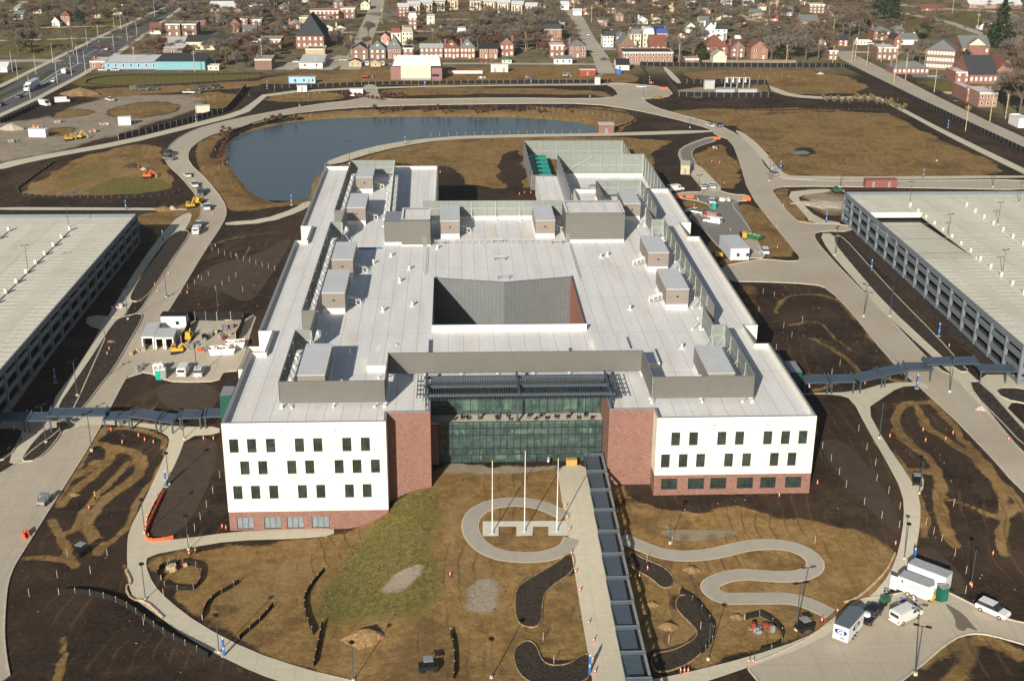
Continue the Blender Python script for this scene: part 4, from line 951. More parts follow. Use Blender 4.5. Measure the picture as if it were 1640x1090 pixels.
for i, (px, py, l) in enumerate(((798, 385, 'low metal pipe rack on the roof nearest the rear screen'), (801, 413, 'low metal pipe rack on the roof midway to the courtyard'), (807, 443, 'low metal pipe rack on the roof at the courtyard tip'), (705, 388, 'low metal pipe rack in front of the left central air unit'), (893, 387, 'low metal pipe rack in front of the right central air unit'))):
    x, y = up(px, py, RZ+.5)
    if i == 0: fr.location = (x, y, RZ); fr['label'] = l; fr['group'] = 'pipe racks on the roof'
    else: dup(fr, (x, y, RZ), 0, l, 'pipe racks on the roof')
def railing(name, label, a, b_, h=1.1, m=STEEL, step=1.6, cat='railing', group=None):
    a = Vector(a); b_ = Vector(b_); n = max(1, int((b_-a).length/step)); t = thing(name, label, cat, a, 0, group); L = b_-a
    p = MB(); r = MB()
    for k in range(n+1): q = L*(k/n); p.bar(q, q+Vector((0, 0, h)), .07, .07, m)
    r.bar((0, 0, h), L+Vector((0, 0, h)), .07, .07, m); r.bar((0, 0, h*.55), L+Vector((0, 0, h*.55)), .05, .05, m)
    p.build('posts', t); r.build('rail', t); return t
railing('roof_railing', 'long steel guard rail across the roof before the two central air units', (-5, 305.5, RZ), (27, 305.5, RZ))
railing('roof_railing', 'steel guard rail on the roof running back from the courtyard left corner', (-7.4, 280, RZ), (-7.4, 302, RZ))
railing('roof_railing', 'steel guard rail on the roof running back from the courtyard right corner', (28.6, 276, RZ), (28.6, 303, RZ))
t = thing('roof_ladder', 'blue ladder lying on the roof beside the smaller ribbed penthouse', 'ladder', (-19.5, 302, RZ+.1)); mb = MB()
mb.box(-4.5, 1.2, -.4, -.25, 0, .2, BLUEP).box(-4.5, 1.2, .25, .4, 0, .2, BLUEP); 
for k in range(10): mb.box(-4.2+k*.5, -4.1+k*.5, -.25, .25, .05, .15, BLUEP)
mb.build('rails', t)
# terrace furniture
def bench_table(x, y, l, cat='table'):
    t = thing('terrace_table', l, cat, (x, y, 14.63), 0, 'tables on the glass front terrace'); W = 1.6
    MB().box(-W, W, -.35, .35, .72, .78, mat('table_top', (.30, .27, .22), .6)).build('table_top', t)
    mb = MB()
    for a in (-W+.2, W-.2): mb.box(a-.04, a+.04, -.3, .3, 0, .72, BLACK)
    mb.build('legs', t); return t
def chair(x, y, l):
    t = thing('terrace_chair', l, 'chair', (x, y, 14.63), 0, 'dark chairs on the glass front terrace')
    MB().box(-.25, .25, -.25, .25, .42, .48, BLACK).build('seat', t); MB().box(-.25, .25, .2, .26, .48, .95, BLACK).build('backrest', t); mb = MB()
    for a in (-.22, .22):
        for b_ in (-.22, .22): mb.box(a-.03, a+.03, b_-.03, b_+.03, 0, .42, BLACK)
    mb.build('legs', t); return t
for x, l in ((3.2, 'long dark terrace table left of the central post'), (19.6, 'long dark terrace table right of the central post')):
    bench_table(x, 211.9, l)
c0 = chair(1, 211.2, 'dark terrace chair near the left end of the terrace')
for x, y in ((2.2, 211.1), (4.3, 211.1), (7.4, 211.9), (9.6, 211.9), (13.4, 211.8), (15.6, 211.8), (18.6, 211.1), (20.6, 211.1), (24, 211.7), (7.6, 210.6), (10, 210.5), (14.6, 210.5), (16.7, 210.6), (22.6, 210.6), (25, 210.5), (-.5, 210.7)):
    dup(c0, (x, y, 14.63), random.random()*6, 'dark terrace chair '+('left' if x < 11 else 'right')+' of the central post on the glass front terrace', 'dark chairs on the glass front terrace')

# ================================================================ GARAGES
def garage(name, label, face, y0, y1, width, side, zg, zt, ramp=False):
    """long side faces the office building at x = face; side=+1: garage lies toward +x"""
    t = thing(name, label, 'parking garage', (face, y0, zg))
    o = Vector((face, y0, zg)); s = side; X = lambda a: a*s      # local x grows away from the office
    def bx(mb, a, b_, c, d, e, f, m, top=None): mb.box(min(X(a), X(b_)), max(X(a), X(b_)), c, d, e, f, m, top)
    H = zt-zg; L = y1-y0; lev = [0, H*.335, H*.665, H-1.05]; nb = int(L/7.9); bw = L/nb
    d = MB(); 
    if ramp:   # the second bay slopes down behind a wall
        bx(d, .35, width, 0, L-66, H-1.35, H-1.05, GARI, DECKM); bx(d, .35, width, L-24.5, L, H-1.35, H-1.05, GARI, DECKM)
        d.face([(X(.35), L-66, H-1.05), (X(15.3), L-66, H-1.05), (X(15.3), L-24.8, H-2.75), (X(.35), L-24.8, H-2.75)][::s], DECKM)
        bx(d, 15.3, width, L-66, L-24.5, H-1.35, H-1.05, GARI, DECKM); d.build('deck', t)
        mb = MB(); bx(mb, .35, 15.6, L-24.7, L-24.4, H-1.34, H+.25, mat('white_upstand', (.66, .64, .56), .8)); bx(mb, 15.3, 15.6, L-66, L-24.7, H-1.04, H-.5, DECKM); mb.build('ramp_wall', t)
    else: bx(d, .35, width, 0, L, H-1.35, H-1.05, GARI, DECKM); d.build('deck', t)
    fl = MB()
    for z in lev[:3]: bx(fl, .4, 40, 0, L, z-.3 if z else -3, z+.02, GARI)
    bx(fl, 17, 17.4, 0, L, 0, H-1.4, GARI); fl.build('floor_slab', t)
    sp_ = MB(); bh = 1.05
    for k, z in enumerate(lev):
        bx(sp_, 0, .3, 0, L, z-(.4 if k else 3), z+(bh if k == 3 else .85), GARW)
    for k, z in enumerate(lev):      # end walls
        bx(sp_, .3, width, -.3, 0, z-(.45 if k else 3), z+bh, GARW); bx(sp_, .3, width, L, L+.3, z-(.45 if k else 3), z+bh, GARW)
    sp_.build('spandrel', t)
    c0 = None
    for k in range(nb+1):
        mb = MB(); y = k*bw; bx(mb, -.22, .5, -.32, .32, -3, H-.9, GARW)
        if c0 is None: c0 = mb.build('column', t); 
        else:
            c = c0.copy(); COL.objects.link(c); c.location = (0, y, 0)
    for k in range(1, int(width/12)):
        mb = MB(); bx(mb, 12*k-.35, 12*k+.35, -.55, -.1, -3, H-.9, GARW); mb.build('column', t)
    # joints across the deck and a pale far parapet
    jm = MB()
    for k in range(1, int(L/14)): jm.box(min(X(.35), X(width)), max(X(.35), X(width)), k*14-.12, k*14+.12, H-1.045, H-1.03, mat('deck_joint', (.38, .37, .33), .9))
    jm.build('deck_joint', t)
    # wheel stalls painted on the deck
    ln = MB(); z = H-1.045; y = 3
    for a in (0.6, 10.2, 16.6, 27.6, 33.6, 44.6, 56.6, 62.6, 73.6, 86):
        if a+5 > width: continue
        for k in range(int((L-6)/2.75)):
            yy = 3+k*2.75
            if ramp and a < 15 and L-67 < yy < L-25: continue
            bx(ln, a, a+5.1, yy-.06, yy+.06, z, z+.012, mat('stall_paint', (.85, .85, .80), .7))
    ln.build('stall_lines', t)['kind'] = 'stuff'
    rims = MB(); rims.box(min(0, X(width)), max(0, X(width)), -.28, 0, H, H+.02, GARW); 
    # upstand posts along the ramps
    for a in (15.8, 33.0, 62.0):
        cb = MB(); bx(cb, a-.1, a+.1, 12, L-14, H-1.05, H-.75, DECKM); cb.build('barrier_curb', t)
        for k in range(int((L-20)/(7.9 if side < 0 else 6.7))):
            mb = MB(); yy = L-14-k*(7.9 if side < 0 else 6.7); bx(mb, a-.33, a+.33, yy-.3, yy+.3, H-1.05, H+.35, mat('deck_upstand', (.55, .54, .46), .8)); mb.build('upstand', t)
    return t
landmark(100, 430, 'the left parking garage'); landmark(1500, 400, 'the right parking garage')
GL = garage('parking_garage', 'long grey parking garage with pale open deck at the left, its side in shade', -94.4, 215, 366, 95, -1, 2.4, 11.7)
GR = garage('parking_garage', 'long grey parking garage with pale open deck and sunken ramp at the right', 121.0, 244, 374.5, 95, 1, 6.2, 15.2, True)

# ================================================================ CANOPIES
def canopy_module(y, zg, label):
    """one bay of the stepped entrance canopy: tilted ribbed roof, frame, posts"""
    t = thing('canopy_bay', label, 'canopy', (24.7, y, zg), 0, 'stepped bays of the entrance walkway canopy'); h = 3.5
    MB().face([(-1.5, -5.9, h-.25), (1.15, -5.9, h-.25), (1.15, -.25, h+.15), (-1.5, -.25, h+.15)], TEALROOF).face([(-1.5, -5.9, h-.33), (-1.5, -.25, h+.07), (1.15, -.25, h+.07), (1.15, -5.9, h-.33)], DKST).build('roof_sheet', t)
    f = MB(); f.box(-1.6, 2.0, -.22, .1, h+.1, h+.62, DKST, GPAINT).box(1.6, 2.0, -5.9, -.24, h-.1, h+.3, DKST, GPAINT).box(-1.62, -1.52, -5.9, -.24, h-.2, h+.22, DKST)
    f.build('frame', t)
    for dy in (-5.2, -.6): MB().box(1.66, 1.94, dy-.14, dy+.14, -.6, h-.12, DKST).build('post', t)
    MB().bar((1.8, -3, h-.1), (1.8, -.6, 1.4), .12, .12, DKST).build('brace', t)
    return t
for k in range(11):
    y = 205.4-6.13*k; zg = gz(24.7, y)
    canopy_module(y, zg, ['entrance canopy bay touching the glass entrance', 'entrance canopy bay beside the brick tower corner', 'third entrance canopy bay from the building', 'entrance canopy bay level with the flagpoles', 'entrance canopy bay where the curving walk ends against it', 'entrance canopy bay just below the curving walk junction', 'entrance canopy bay beside the upper dark planting bed', 'entrance canopy bay between the two dark planting beds', 'third entrance canopy bay from the bottom of the photo', 'second entrance canopy bay from the bottom of the photo', 'bottom entrance canopy bay, cut by the photo edge'][k])
landmark(960, 900, 'the entrance canopy'); landmark(838, 850, 'the flagpoles'); landmark(835, 800, 'the round forecourt walk')
def side_canopy(label, a, b_, h, wd=3.3, posts=True, fins=2):
    a = Vector(a); b_ = Vector(b_); L = (b_-a).length; t = thing('side_canopy', label, 'canopy', ((a.x+b_.x)/2, (a.y+b_.y)/2, (gz(*a)+gz(*b_))/2), math.atan2(b_.y-a.y, b_.x-a.x), 'blue canopies over the side walks')
    MB().face([(-L/2, -wd/2, h-.2), (L/2, -wd/2, h-.2), (L/2, wd/2, h+.2), (-L/2, wd/2, h+.2)], mat_lines('canopy_sheet_cross', (.10, .14, .185), 0, .5, .6, .25, .35, .4)).build('roof_sheet', t)
    f = MB().box(-L/2, L/2, -wd/2-.1, -wd/2, h-.38, h-.16, DKST, GPAINT).box(-L/2, L/2, wd/2, wd/2+.1, h-.2, h+.25, DKST)
    f.build('frame', t)
    n = max(1, int(L/5))
    for k in range(fins):
        x = -L/2+.3+(L-.6)*k/max(1, fins-1); MB().face([(x-.1, -wd/2, h), (x+.1, -wd/2, h), (x+.1, wd/2+.2, h+.75), (x-.1, wd/2+.2, h+.75)], DKST).box(x-.08, x+.08, wd/2-.1, wd/2+.1, h-.1, h+.75, DKST).build('fin', t)
    if posts:
        for k in range(n+1):
            x = -L/2+.4+(L-.8)*k/n; MB().box(x-.15, x+.12, -wd/2+.1, -wd/2+.34, -1.2, h-.36, DKST).build('post', t)
for l, a, b_, h, p in (('blue side canopy at the corner of the left garage', (-97, 238.6), (-88, 238.6), 3.4, True), ('short blue side canopy between left garage corner and left road', (-87.8, 238.6), (-82.6, 238.6), 3.3, True), ('blue canopy bridging high over the left road', (-83.6, 238.4), (-71.6, 238.4), 4.2, False), ('blue side canopy bay just right of the left road', (-72.2, 237.6), (-66.6, 238.0), 3.3, True), ('kinked blue side canopy bay sloping toward the left wing', (-66.4, 238.4), (-60.3, 236.2), 3.3, True), ('lower kinked blue side canopy bay before the left wing', (-60.1, 236.0), (-56.8, 235), 3.1, True), ('blue side canopy bay second from the left wing door', (-56.6, 236.4), (-51.9, 236.6), 3.2, True), ('blue side canopy bay touching the green left door', (-51.7, 236.7), (-47.2, 236.9), 3.2, True),
     ('blue side canopy bay touching the green right door', (72.9, 241), (78.5, 241.2), 3.4, True), ('blue side canopy bay second from the right wing door', (78.7, 241.2), (84.2, 241.4), 3.4, True), ('kinked blue side canopy bay right of the right wing', (84.4, 241.2), (90.6, 244.2), 3.4, True), ('blue side canopy bay halfway to the right road', (90.8, 244.4), (96.8, 247), 3.4, True), ('blue side canopy bay just left of the right road', (97, 247.4), (103, 247.4), 3.5, True), ('blue canopy bridging high over the right road', (101.6, 248), (113.4, 248.2), 4.4, False), ('blue side canopy at the corner of the right garage', (112.6, 246), (124.6, 246), 3.4, True)): side_canopy(l, a, b_, h-.35, 3.1, p)
landmark(210, 665, 'the left side canopy'); landmark(1400, 605, 'the right side canopy')

# ================================================================ SITE FURNITURE
landmark(60, 840, 'the left road'); landmark(300, 780, 'the bare bed by the left wing'); landmark(180, 780, 'the tracked bed at the left'); landmark(290, 920, 'the round silt fence'); landmark(380, 990, 'the straight silt fences')
landmark(610, 880, 'the green mound'); landmark(1200, 910, 'the serpentine walk'); landmark(1090, 980, 'the right planting bed'); landmark(860, 950, 'the left planting bed'); landmark(1450, 960, 'the lower right parking area')
landmark(1520, 760, 'the tracked bed at the right'); landmark(1370, 740, 'the bare bed by the right wing'); landmark(1310, 520, 'the brown bed by the right road'); landmark(370, 440, 'the brown bed by the left road'); landmark(330, 535, 'the fenced storage yard'); landmark(1175, 390, 'the site office trailer')
landmark(640, 200, 'the pond'); landmark(160, 280, 'the brown basin field'); landmark(1400, 230, 'the big clay field'); landmark(1150, 260, 'the visitor drive loop'); landmark(180, 190, 'the construction lot'); landmark(1150, 150, 'the substation'); landmark(720, 260, 'the clay field behind the building'); landmark(670, 125, 'the long white roofed building')
landmark(150, 600, 'the left road crossing'); landmark(1560, 680, 'the right road'); landmark(130, 950, 'the lower left dark field'); landmark(1580, 1060, 'the bottom right corner bed')
def light_pole():
    t = thing('light_pole', 'x', 'lamp post', (0, 0, 0))
    MB().tube((0, 0, -.3), (0, 0, .5), .32, .32, CONC, 8).build('footing', t); MB().tube((0, 0, .5), (0, 0, 8.2), .11, .075, DKST, 6).build('pole', t)
    MB().box(-1.15, 1.15, -.05, .05, 8.2, 8.28, BLACK).box(-1.25, -.45, -.22, .22, 8.26, 8.4, BLACK).box(.45, 1.25, -.22, .22, 8.26, 8.4, BLACK).build('lamp_head', t); return t
def path_pole():
    t = thing('path_lamp', 'x', 'lamp post', (0, 0, 0))
    MB().tube((0, 0, -.3), (0, 0, .4), .25, .25, CONC, 8).build('footing', t); MB().tube((0, 0, .4), (0, 0, 6.6), .08, .06, DKST, 6).build('pole', t); MB().tube((0, 0, 6.55), (0, 0, 6.75), .42, .42, BLACK, 8).build('lamp_head', t); return t
def place_all(proto, desc, pts, group, zf=None, jit=0, scale=None):
    first = True
    for p in pts:
        px, py = p[0], p[1]; v = T(px, py) if zf is None else Vector((*up(px, py, zf), zf)); l = desc+' '+near(px, py)
        rz = p[2] if len(p) > 2 else random.random()*jit; sc_ = None if not scale else (lambda q: (q, q, q))(random.uniform(*scale))
        if first:
            proto.location = v; proto.rotation_euler.z = rz; proto['label'] = l; proto['group'] = group; first = False
            if sc_: proto.scale = sc_
        else: dup(proto, v, rz, l, group, sc_)
place_all(light_pole(), 'tall twin headed light pole', [(1466,1080,-.4),(124,634,.9),(74,709,.9),(267,476,1),(205,512,1),(1408,702,1),(1383,507,-.9),(1425,507,-.9),(1337,409,1),(1521,628,.9),(1275,1008,.2),(316,604,.3),(147,722,.9),(560,262,0),(1118,320,.5),(1238,270,0),(350,508,0),(1232,290,.2),(1500,258,1),(1345,300,0),(1590,300,0),(218,215,0),(316,195,0),(480,170,0),(945,155,0),(1030,158,0),(1105,205,0)], 'twin headed light poles beside roads')
place_all(path_pole(), 'slim path lamp', [(232,853),(302,880),(271,776),(295,703),(351,1045),(566,1090),(1472,790),(1448,895),(1134,1056),(1073,870),(233,960),(787,1085),(1555,935),(488,820)], 'slim path lamps on the forecourt')
d1 = light_pole(); d1.scale = (.8, .8, .8)
place_all(d1, 'deck light pole standing on the pale roof deck', [(45,432,.3),(110,363,.3)], 'light poles on the garage decks', 10.66)
d2 = light_pole(); d2.scale = (.8, .8, .8)
place_all(d2, 'deck light pole standing on the pale roof deck', [(1518,380,.3),(1605,440,.3),(1457,325,.3),(1632,326,.3),(1598,360,.3)], 'light poles on the garage decks', 14.1)
# flagpoles
for i, (px, py, l) in enumerate(((788.4, 854.5, 'white flagpole at the left end of the white plaza'), (839.9, 851, 'white flagpole in the middle of the white plaza, tallest in view'), (891.6, 850.5, 'white flagpole nearest the entrance walk'))):
    v = T(px, py); t = thing('flagpole', l, 'flagpole', v, 0, 'flagpoles on the round forecourt'); MB().tube((0, 0, .1), (0, 0, 13.6+(1.4 if i == 1 else 0)), .10, .055, WPAINT, 8).build('pole', t); MB().tube((0, 0, .1), (0, 0, .4), .35, .3, STEEL, 10).build('base', t); h = 13.6+(1.4 if i == 1 else 0); MB().tube((0, 0, h), (0, 0, h+.3), .14, .05, YELLOW, 8).build('finial', t)
# blue help towers
def tower():
    t = thing('help_tower', 'x', 'help point', (0, 0, 0)); MB().box(-.17, .17, -.12, .12, 0, 3.0, mat('tower_blue', (.025, .12, .34), .5)).build('pillar', t); MB().tube((0, 0, 3.0), (0, 0, 3.3), .1, .1, WPAINT, 8).build('beacon', t); MB().box(-.15, .15, -.18, -.16, 1.2, 1.7, STEEL).build('call_panel', t); MB().box(-.4, .4, -.3, .3, -.1, .08, CONC).build('footing', t); return t
place_all(tower(), 'blue emergency help tower', [(266,779),(359,1050),(944,1078),(1463,905),(1468,622),(261,386),(202,336),(1503,538),(1323,357),(1395,434),(1478,286),(1250,272),(89,612),(428,142),(314,196),(680,137),(850,135),(1040,133),(1518,205),(467,328),(649,232)], 'blue emergency help towers')
# cones and delineators
def cone():
    t = thing('traffic_cone', 'x', 'traffic cone', (0, 0, 0)); MB().box(-.28, .28, -.28, .28, 0, .06, BLACK).build('base', t); MB().tube((0, 0, .06), (0, 0, .95), .15, .05, ORANGE, 8).build('cone', t); MB().tube((0, 0, .45), (0, 0, .62), .112, .096, WPAINT, 8).build('white_band', t); return t
CN = [(906,813),(909,831),(912,850),(915,888),(922,918),(929,948),(943,1000),(951,1028),(950,1058),(953,1078),(985,998),(989,822),(1010,925),(1037,912),(1024,925),(1090,1076),(1096,1076),(1102,1076),(1199,1062),(1206,1062),(1316,995),(1341,980),(303,888),(313,884),(272,902),(356,845),(362,847),(143,815),(130,874),(196,710),(178,690),(222,699),(232,706),(246,710),(326,704),(342,704),(721,922),(1434,872),(1556,940),(1590,888),(1425,700),(1478,690),(1482,707),(1514,705),(1526,695),(1615,705),(1520,555),(1248,795),(1309,775),(222,268),(270,440),(248,457),(1160,392),(1170,370),(1245,398),(1255,330),(1245,365),(1112,330),(1230,350),(1355,300),(705,277),(690,276),(850,310),(840,310),(832,312),(895,312),(340,345),(345,395),(300,470),(318,445),(378,410),(175,560),(172,568),(252,468),(1140,260),(1152,262),(1148,240),(1160,295),(1290,340),(1296,355),(235,835),(234,842),(233,850),(236,828),(238,860),(246,806),(250,795),(270,760),(1208,775),(1385,615),(402,612)]
place_all(cone(), 'orange traffic cone with white band', CN, 'orange traffic cones round the site', jit=3)
def stake():
    t = thing('survey_stake', 'x', 'stake', (0, 0, 0)); MB().box(-.03, .03, -.03, .03, -.2, 1.5, mat('weathered_wood', (.48, .45, .40), .8)).build('post', t); MB().box(-.045, .045, -.045, .045, 1.2, 1.4, ORANGE).build('ribbon', t); return t
ST = [(371,712),(368,730),(352,765),(341,790),(331,812),(321,832),(312,850),(302,868),(262,955),(230,1000),(92,925),(47,955),(145,918),(172,890),(108,890),(1308,695),(1317,718),(1331,738),(1344,760),(1355,780),(1375,690),(1388,720),(1402,745),(1404,770),(1423,790),(1441,815),(1440,845),(1412,830),(1384,808),(1305,870),(1036,900),(1076,870),(1483,840),(1508,866),(1529,890),(1547,918),(1546,950),(1495,855),(1527,810),(1425,605),(1443,600),(970,905),(1122,1008),(1071,1030),(887,1062),(870,1025),(1239,600),(1243,560),(1268,540),(1255,525),(1285,515),(1340,480),(1240,475),(1222,470),(1215,500),(1332,600),(1345,585)]
ST += [(350+a, 270-a*.55+(a/42)**2) for a in range(0, 60, 7)]+[(470+i*9, 187+(i % 3)) for i in range(22)]+[(600+i*13, 186-(i % 2)) for i in range(16)]+[(850+i*9, 175+i*.9) for i in range(16)]
ST += [(520+i*8.5, 268-i*2.6) for i in range(14)]+[(690+i*14, 218-i*.25) for i in range(18)]+[(290+i*11, 470-(i*37 % 30)) for i in range(10)]+[(330+i*10, 400+(i*53 % 50)) for i in range(12)]+[(1320+i*9, 157+(i*17 % 8)) for i in range(14)]+[(1180+i*12, 128-(i*7 % 9)) for i in range(10)]+[(300+i*11, 160-i*.6) for i in range(10)]+[(440+i*9, 148+(i*7 % 9)) for i in range(13)]
ST = [p for p in ST if not inpoly(np.array([T(*p).x]), np.array([T(*p).y]), POND)[0]]
place_all(stake(), 'white survey stake', ST, 'white survey stakes planted in the soil', jit=2)
# silt fences
def fence_line(name, label, pts, h, m, postm, cat, step=2.6, th=.05, px=True, ph=.15, pr=.05, group=None, it=1):
    P = [T(*p) for p in (smooth_poly(pts, False, it) if it else pts)] if px else [Vector((x, y, gz(x, y))) for x, y in pts]
    t = thing(name, label, cat, P[0], 0, group); o = P[0]; mb = MB(); posts = []; acc = 0
    for a, b_ in zip(P, P[1:]):
        d = (b_-a); L = d.xy.length
        if L < .01: continue
        n = Vector((-d.y, d.x, 0)).normalized()*th; A = a-o; B = b_-o; Z = Vector((0, 0, h)); lo = Vector((0, 0, -.15))
        mb.face([A+n+lo, B+n+lo, B+n+Z, A+n+Z][::-1], m); mb.face([A-n+lo, B-n+lo, B-n+Z, A-n+Z], m); mb.face([A-n+Z, B-n+Z, B+n+Z, A+n+Z], m)
        s = acc
        while s < L: posts.append(A+d*(s/L)); s += step
        acc = s-L
    mb.build('mesh_panel', t)
    if len(posts) > 100: posts = posts[::int(len(posts)/95)+1]
    pm = MB().box(-pr, pr, -pr, pr, -.2, h+ph, postm).mesh('post')
    for q in posts:
        c = bpy.data.objects.new('post', pm); COL.objects.link(c); c.parent = t; c.location = q
    return t
SF = [('zigzag black silt fence ringing the small clay basin in the forecourt', S(0,800,3.758,[(970,480),(940,465),(975,400),(1040,395),(1090,380),(1190,400),(1215,430),(1210,490),(1185,535),(1130,545),(1020,540),(975,510)]), .8), ('long curved black silt fence across the lower left dark field', S(0,800,3.758,[(355,570),(450,562),(550,575),(640,595),(760,640),(880,730),(990,810),(1080,860),(1180,910),(1255,950)]), 1.0),
 ('short bent black silt fence upper left of the green mound', S(0,800,3.758,[(1218,720),(1235,650),(1300,580),(1380,540),(1440,500)]), .8), ('straight black silt fence running to the arc path', S(0,800,3.758,[(1440,840),(1500,790),(1580,720),(1645,640)]), .8), ('curved black silt fence left of the green mound', S(400,780,3.517,[(425,470),(370,530),(320,600),(305,660),(320,740),(350,810),(360,830)]), .8), ('short straight black silt fence below the green mound', S(400,780,3.517,[(410,770),(395,850),(375,940),(362,1010)]), .8),
 ('ragged black silt fence beside the lower clay pit', S(400,780,3.517,[(1130,820),(1150,900),(1155,980),(1150,1080)]), .8), ('curved black silt fence along the right planting bed', S(810,780,3.517,[(980,595),(1060,640),(1130,720),(1180,800),(1160,880),(1100,940)]), .8), ('black silt fence loop round the bare crown at the right planting bed', S(810,780,3.517,[(1345,745),(1400,730),(1450,720),(1550,800),(1570,860),(1520,910),(1430,930)]), .8), ('low black silt fence along the brown basin field', S(0,260,3.893,[(340,0),(200,100),(80,190),(240,215),(500,222),(900,222),(1050,205),(1140,180)]), .6),
 ('long low silt fence looping over the green field', [(420,118),(300,121),(180,121),(140,128),(136,135),(200,139),(300,135),(415,127)], .6), ('silt fence bordering the far side of the pond bank', [(345,240),(365,215),(420,192),(500,180),(620,172),(760,170),(900,172),(985,178),(1020,186),(1010,198),(985,205)], .5), ('low dark silt fence along the big clay field', [(1175,176),(1250,177),(1350,176),(1420,177)], .5)]
for l, p, h in SF: fence_line('silt_fence', l, p, h, BLKF, WOOD, 'silt fence', group='black silt fences on the site')
for l, p in (('tall black mesh fence along the right hand street', [(1352,108),(1400,130),(1470,165),(1560,208),(1645,248),(1700,275)]), ('tall black mesh fence along the back street at the upper right', [(1026,106),(1120,107),(1240,108),(1350,108)]), ('short tall black fence slanting from the brick hall to the gate', [(1025,105),(1035,120),(1045,135)]), ('black fence enclosing the left side of the construction lot', [(190,224),(240,213),(300,198),(335,187),(362,180),(378,163),(394,141)]), ('low dark fence running beside the back road', [(440,142),(600,136),(780,134),(950,133),(978,132)]), ('black picket fence round the substation', [(1070,135),(1086,155),(1160,156),(1235,156),(1228,136)]), ('black fence behind the substation', [(1100,134),(1160,134),(1228,136)]),
    ('black screened fence on the left of the storage yard', [(291,553),(298,540),(305,520)]), ('black screened fence on the right of the storage yard', [(378,548),(385,535),(392,515)]), ('black screened fence at the back of the storage yard', [(262,512),(300,513),(345,514),(392,513)]), ('low steel fence beside the highway', [(0,198),(40,180),(60,170),(100,162)])):
    fence_line('mesh_fence', l, p, 2.3 if 'low' not in l else 1.6, BLKF, STEEL, 'fence', 3.5, .04, group='mesh fences round the site', it=0)
t = fence_line('orange_barrier_net', 'orange plastic safety net round the path corner by the left wing', [(262,790),(250,815),(236,845),(232,860),(240,868),(262,866),(278,862)], .7, ORANGE, ORANGE, 'barrier', 2)
# water barriers
def barrier():
    t = thing('water_barrier', 'x', 'barrier', (0, 0, 0)); mb = MB(); i = 0
    mb.prism([(-.3, 0), (.3, 0), (.3, .15), (.1, .45), (.1, 1.0), (-.1, 1.0), (-.1, .45), (-.3, .15)], -.9, .9, ORANGE); mb.build('body', t); MB().tube((0, -.5, 1.0), (0, -.5, 1.08), .07, .07, BLACK, 6).build('cap', t); return t
place_all(barrier(), 'orange water filled barrier', [(1085,317,1.5),(1089,317,1.5),(1103,317,1.4),(1107,317,1.5),(1194,320,1.3),(1198,321,1.2),(1148,223,1.5),(1150,223,1.4),(44,856,.6),(39,860,.4),(1044,134,1.5),(1062,143,1.4),(1067,143,1.3)], 'orange water filled barriers')

